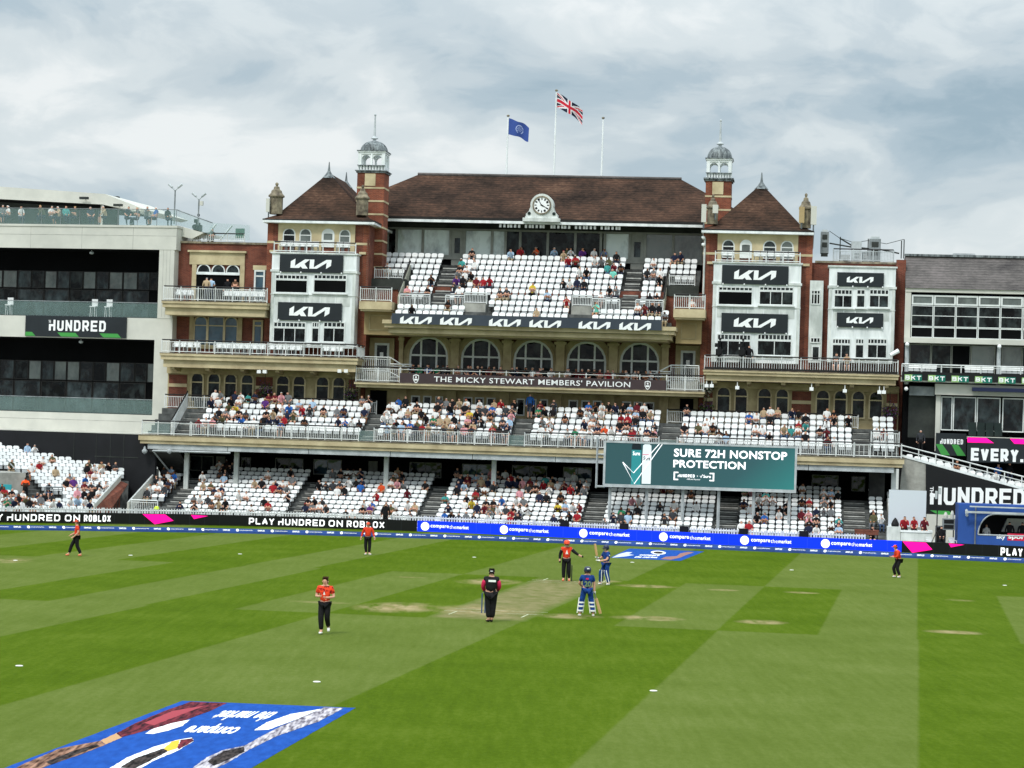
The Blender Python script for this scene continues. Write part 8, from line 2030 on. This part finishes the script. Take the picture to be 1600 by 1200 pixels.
# hanging flower baskets: many small leaves and petals
def basket(x, y, v, s, label, flower):
    u, z = P.px(x, y, v); r = random.Random(int(x)); m = MB()
    for i in range(420):
        a, b_ = r.uniform(0, 6.283), r.gauss(0, .42); rr = s * (.5 + .5 * r.random()) * math.exp(-b_ * b_ * .6)
        p = Vector((u + rr * math.cos(a), v + rr * math.sin(a), z + b_ * s * 1.25 - .2 * s)); d = Vector((r.uniform(-1, 1), r.uniform(-1, 1), r.uniform(-1, 1))).normalized(); e = d.cross(Vector((0, 0, 1))).normalized()
        q = .06 + .05 * r.random(); m.add([tuple(p), tuple(p + d * q + e * q * .5), tuple(p + d * q * 1.8), tuple(p + d * q - e * q * .5)], [(0, 1, 2, 3)], 1 if r.random() < .4 else 0)
    t = thing('hanging_basket', label, 'flower basket', (u, v, z), 'hanging flower baskets on the pavilion'); part(t, 'flowers', m, ['foliage', flower]); part(t, 'basket_bowl', MB().lathe(u, v, [(.05, z - s * .9), (s * .5, z - s * .5), (s * .6, z - s * .3)], 10), 'soffit'); part(t, 'hanging_chain', MB().bar((u, v, z), (u, v, z + s + .7), .03), 'soffit')
flat('flower_white', (210, 206, 190), .8); 
basket(414, 608, 6.0, .55, 'dark flower basket hanging between the arched windows of the left wing', 'flower_purple'); basket(549, 613, 6.0, .55, 'dark flower basket hanging by the doorway at the right end of the left wing', 'flower_purple'); basket(1104, 603, 6.0, .5, 'basket of white flowers under the left end of the right balcony', 'flower_white'); basket(1104, 636, 6.0, .55, 'purple flower basket hanging low at the left end of the right wing', 'flower_purple'); basket(1390, 642, 6.0, .6, 'purple flower basket at the right end of the right wing beside the drainpipe', 'flower_purple')
# things on the grass verge at the right: white box seat, equipment, microphone stand
b = BX(1408, 1456, 829, 850, -5.6); t = thing('white_box_bench', 'white painted box bench with three people sitting on it', 'bench', ((b[0] + b[1]) / 2, -5.6, 0)); part(t, 'seat_top', MB().box(b[0] - .05, b[1] + .05, -5.65, -4.2, b[3] - .12, b[3]), 'paint_white'); part(t, 'front_panel', MB().box(b[0], b[1], -5.6, -4.25, 0, b[3] - .121), 'paint_white_dirty')
b = BX(1386, 1408, 823, 850, -5.3); t = thing('white_block', 'plain white block standing left of the box bench', 'block', ((b[0] + b[1]) / 2, -5.3, 0)); part(t, 'block_body', MB().box(b[0], b[1] - .03, -5.3, -4.0, 0, b[3]), 'paint_white_dirty'); part(t, 'dark_bag', MB().lathe(b[0] + .5, -4.8, [(.22, b[3] + .001), (.25, b[3] + .15), (.14, b[3] + .4), (.03, b[3] + .55)], 8), 'black_kit')
u = P.u(1464.5, 800, -6.2); zt_ = P.z(1464.5, 757, -6.2); t = thing('equipment_mast', 'tall thin black mast with small boxes in front of the big black sign', 'mast', (u, -6.2, 0)); part(t, 'pole', MB().bar((u, -6.2, 0), (u, -6.2, zt_), .05), 'rail_dark'); part(t, 'mast_box', MB().box(u - .16, u - .02, -6.3, -6.1, zt_ - .9, zt_ - .4).box(u + .03, u + .2, -6.3, -6.1, zt_ - .6, zt_ - .2), 'metal_pale')
for s in (-1, 1): part(t, 'leg', MB().bar((u, -6.2, 1.2), (u + s * .5, -6.5, 0), .04), 'rail_dark')
u = P.u(1482, 830, -6.0); t = thing('speaker_rack', 'grey rack of broadcast boxes on a stand left of the blue cabin', 'equipment rack', (u, -6, 0)); zb = P.z(1482, 828, -6)
part(t, 'stand', MB().bar((u - .3, -6, 0), (u - .3, -6, zb), .05).bar((u + .3, -6, 0), (u + .3, -6, zb), .05), 'rail_dark'); part(t, 'rack_box', MB().box(u - .38, u + .38, -6.2, -5.7, zb, zb + .7), 'metal_grey')
for k in (.08, .4): part(t, 'screen_face', MB().box(u - .3, u + .3, -6.22, -6.201, zb + k, zb + k + .24), 'black_kit')
part(t, 'top_clutter', MB().lathe(u - .2, -6, [(.12, zb + .701), (.14, zb + .9), (.05, zb + 1.1)], 8).lathe(u + .2, -6, [(.1, zb + .701), (.12, zb + 1.0), (.05, zb + 1.2)], 8), 'panel_white')
u = P.u(1470, 835, -6.4); one('sit', 0, P, 1471, 845, -6.2, .15, 'person in black sitting among the equipment left of the blue cabin', 'black', leg='black', hair='dark', skin='pale')
b = BX(1462, 1478, 822, 850, -5.6); t = thing('black_case', 'black equipment case behind the person in black at the right', 'case', ((b[0] + b[1]) / 2, -5.6, 0)); part(t, 'case_body', MB().box(b[0], b[1], -5.6, -5.0, 0, b[3]), 'black_kit'); part(t, 'case_edge', MB().ring(rect(b[0], b[1], 0.02, b[3]), rect(b[0] + .06, b[1] - .06, .08, b[3] - .06), -5.63, -5.601), 'metal_grey')
for x, lab in ((1453, 'white plastic chair left of the equipment mast'), (1488, 'white plastic chair beside the blue cabin')):
    u = P.u(x, 845, -6.3); ob = bpy.data.objects.new('garden_chair', ch_me); COL.objects.link(ob); ob.matrix_world = P.m @ Matrix.Translation((u, -6.3, 0)) @ Matrix.Rotation(.4, 4, 'Z'); tag(ob, lab, 'chair', 'white plastic chairs by the blue cabin')
b = BX(1335, 1373, 828, 845, -6.2); t = thing('folding_table', 'maroon covered table behind the boundary board near the last stairway', 'table', ((b[0] + b[1]) / 2, -6.2, 0)); part(t, 'table_top', MB().box(b[0], b[1], -6.3, -5.5, b[3] - .08, b[3]), 'brick_red'); part(t, 'table_cover', MB().box(b[0] + .02, b[1] - .02, -6.28, -6.25, b[3] - .3, b[3] - .081), 'brick_red')
for a in (b[0] + .08, b[1] - .08): part(t, 'leg', MB().bar((a, -6.2, 0), (a, -6.2, b[3] - .08), .05), 'rail_dark')
one('sit', 9, P, 1363, 846, -5.9, 0, 'person in dark clothes bending at the maroon table near the last stairway', 'black', leg='black', hair='brown')
b = BX(246, 256, 795, 806, -6.6); t = thing('hi_vis_bag', 'bright yellow bag lying behind the picket fence at the left', 'bag', ((b[0] + b[1]) / 2, -6.6, 0)); part(t, 'bag_body', MB().lathe((b[0] + b[1]) / 2, -7.6, [(.12, .75), (.18, .88), (.14, 1.02), (.04, 1.08)], 10), flat('bag_yellow', (210, 236, 70), .7))
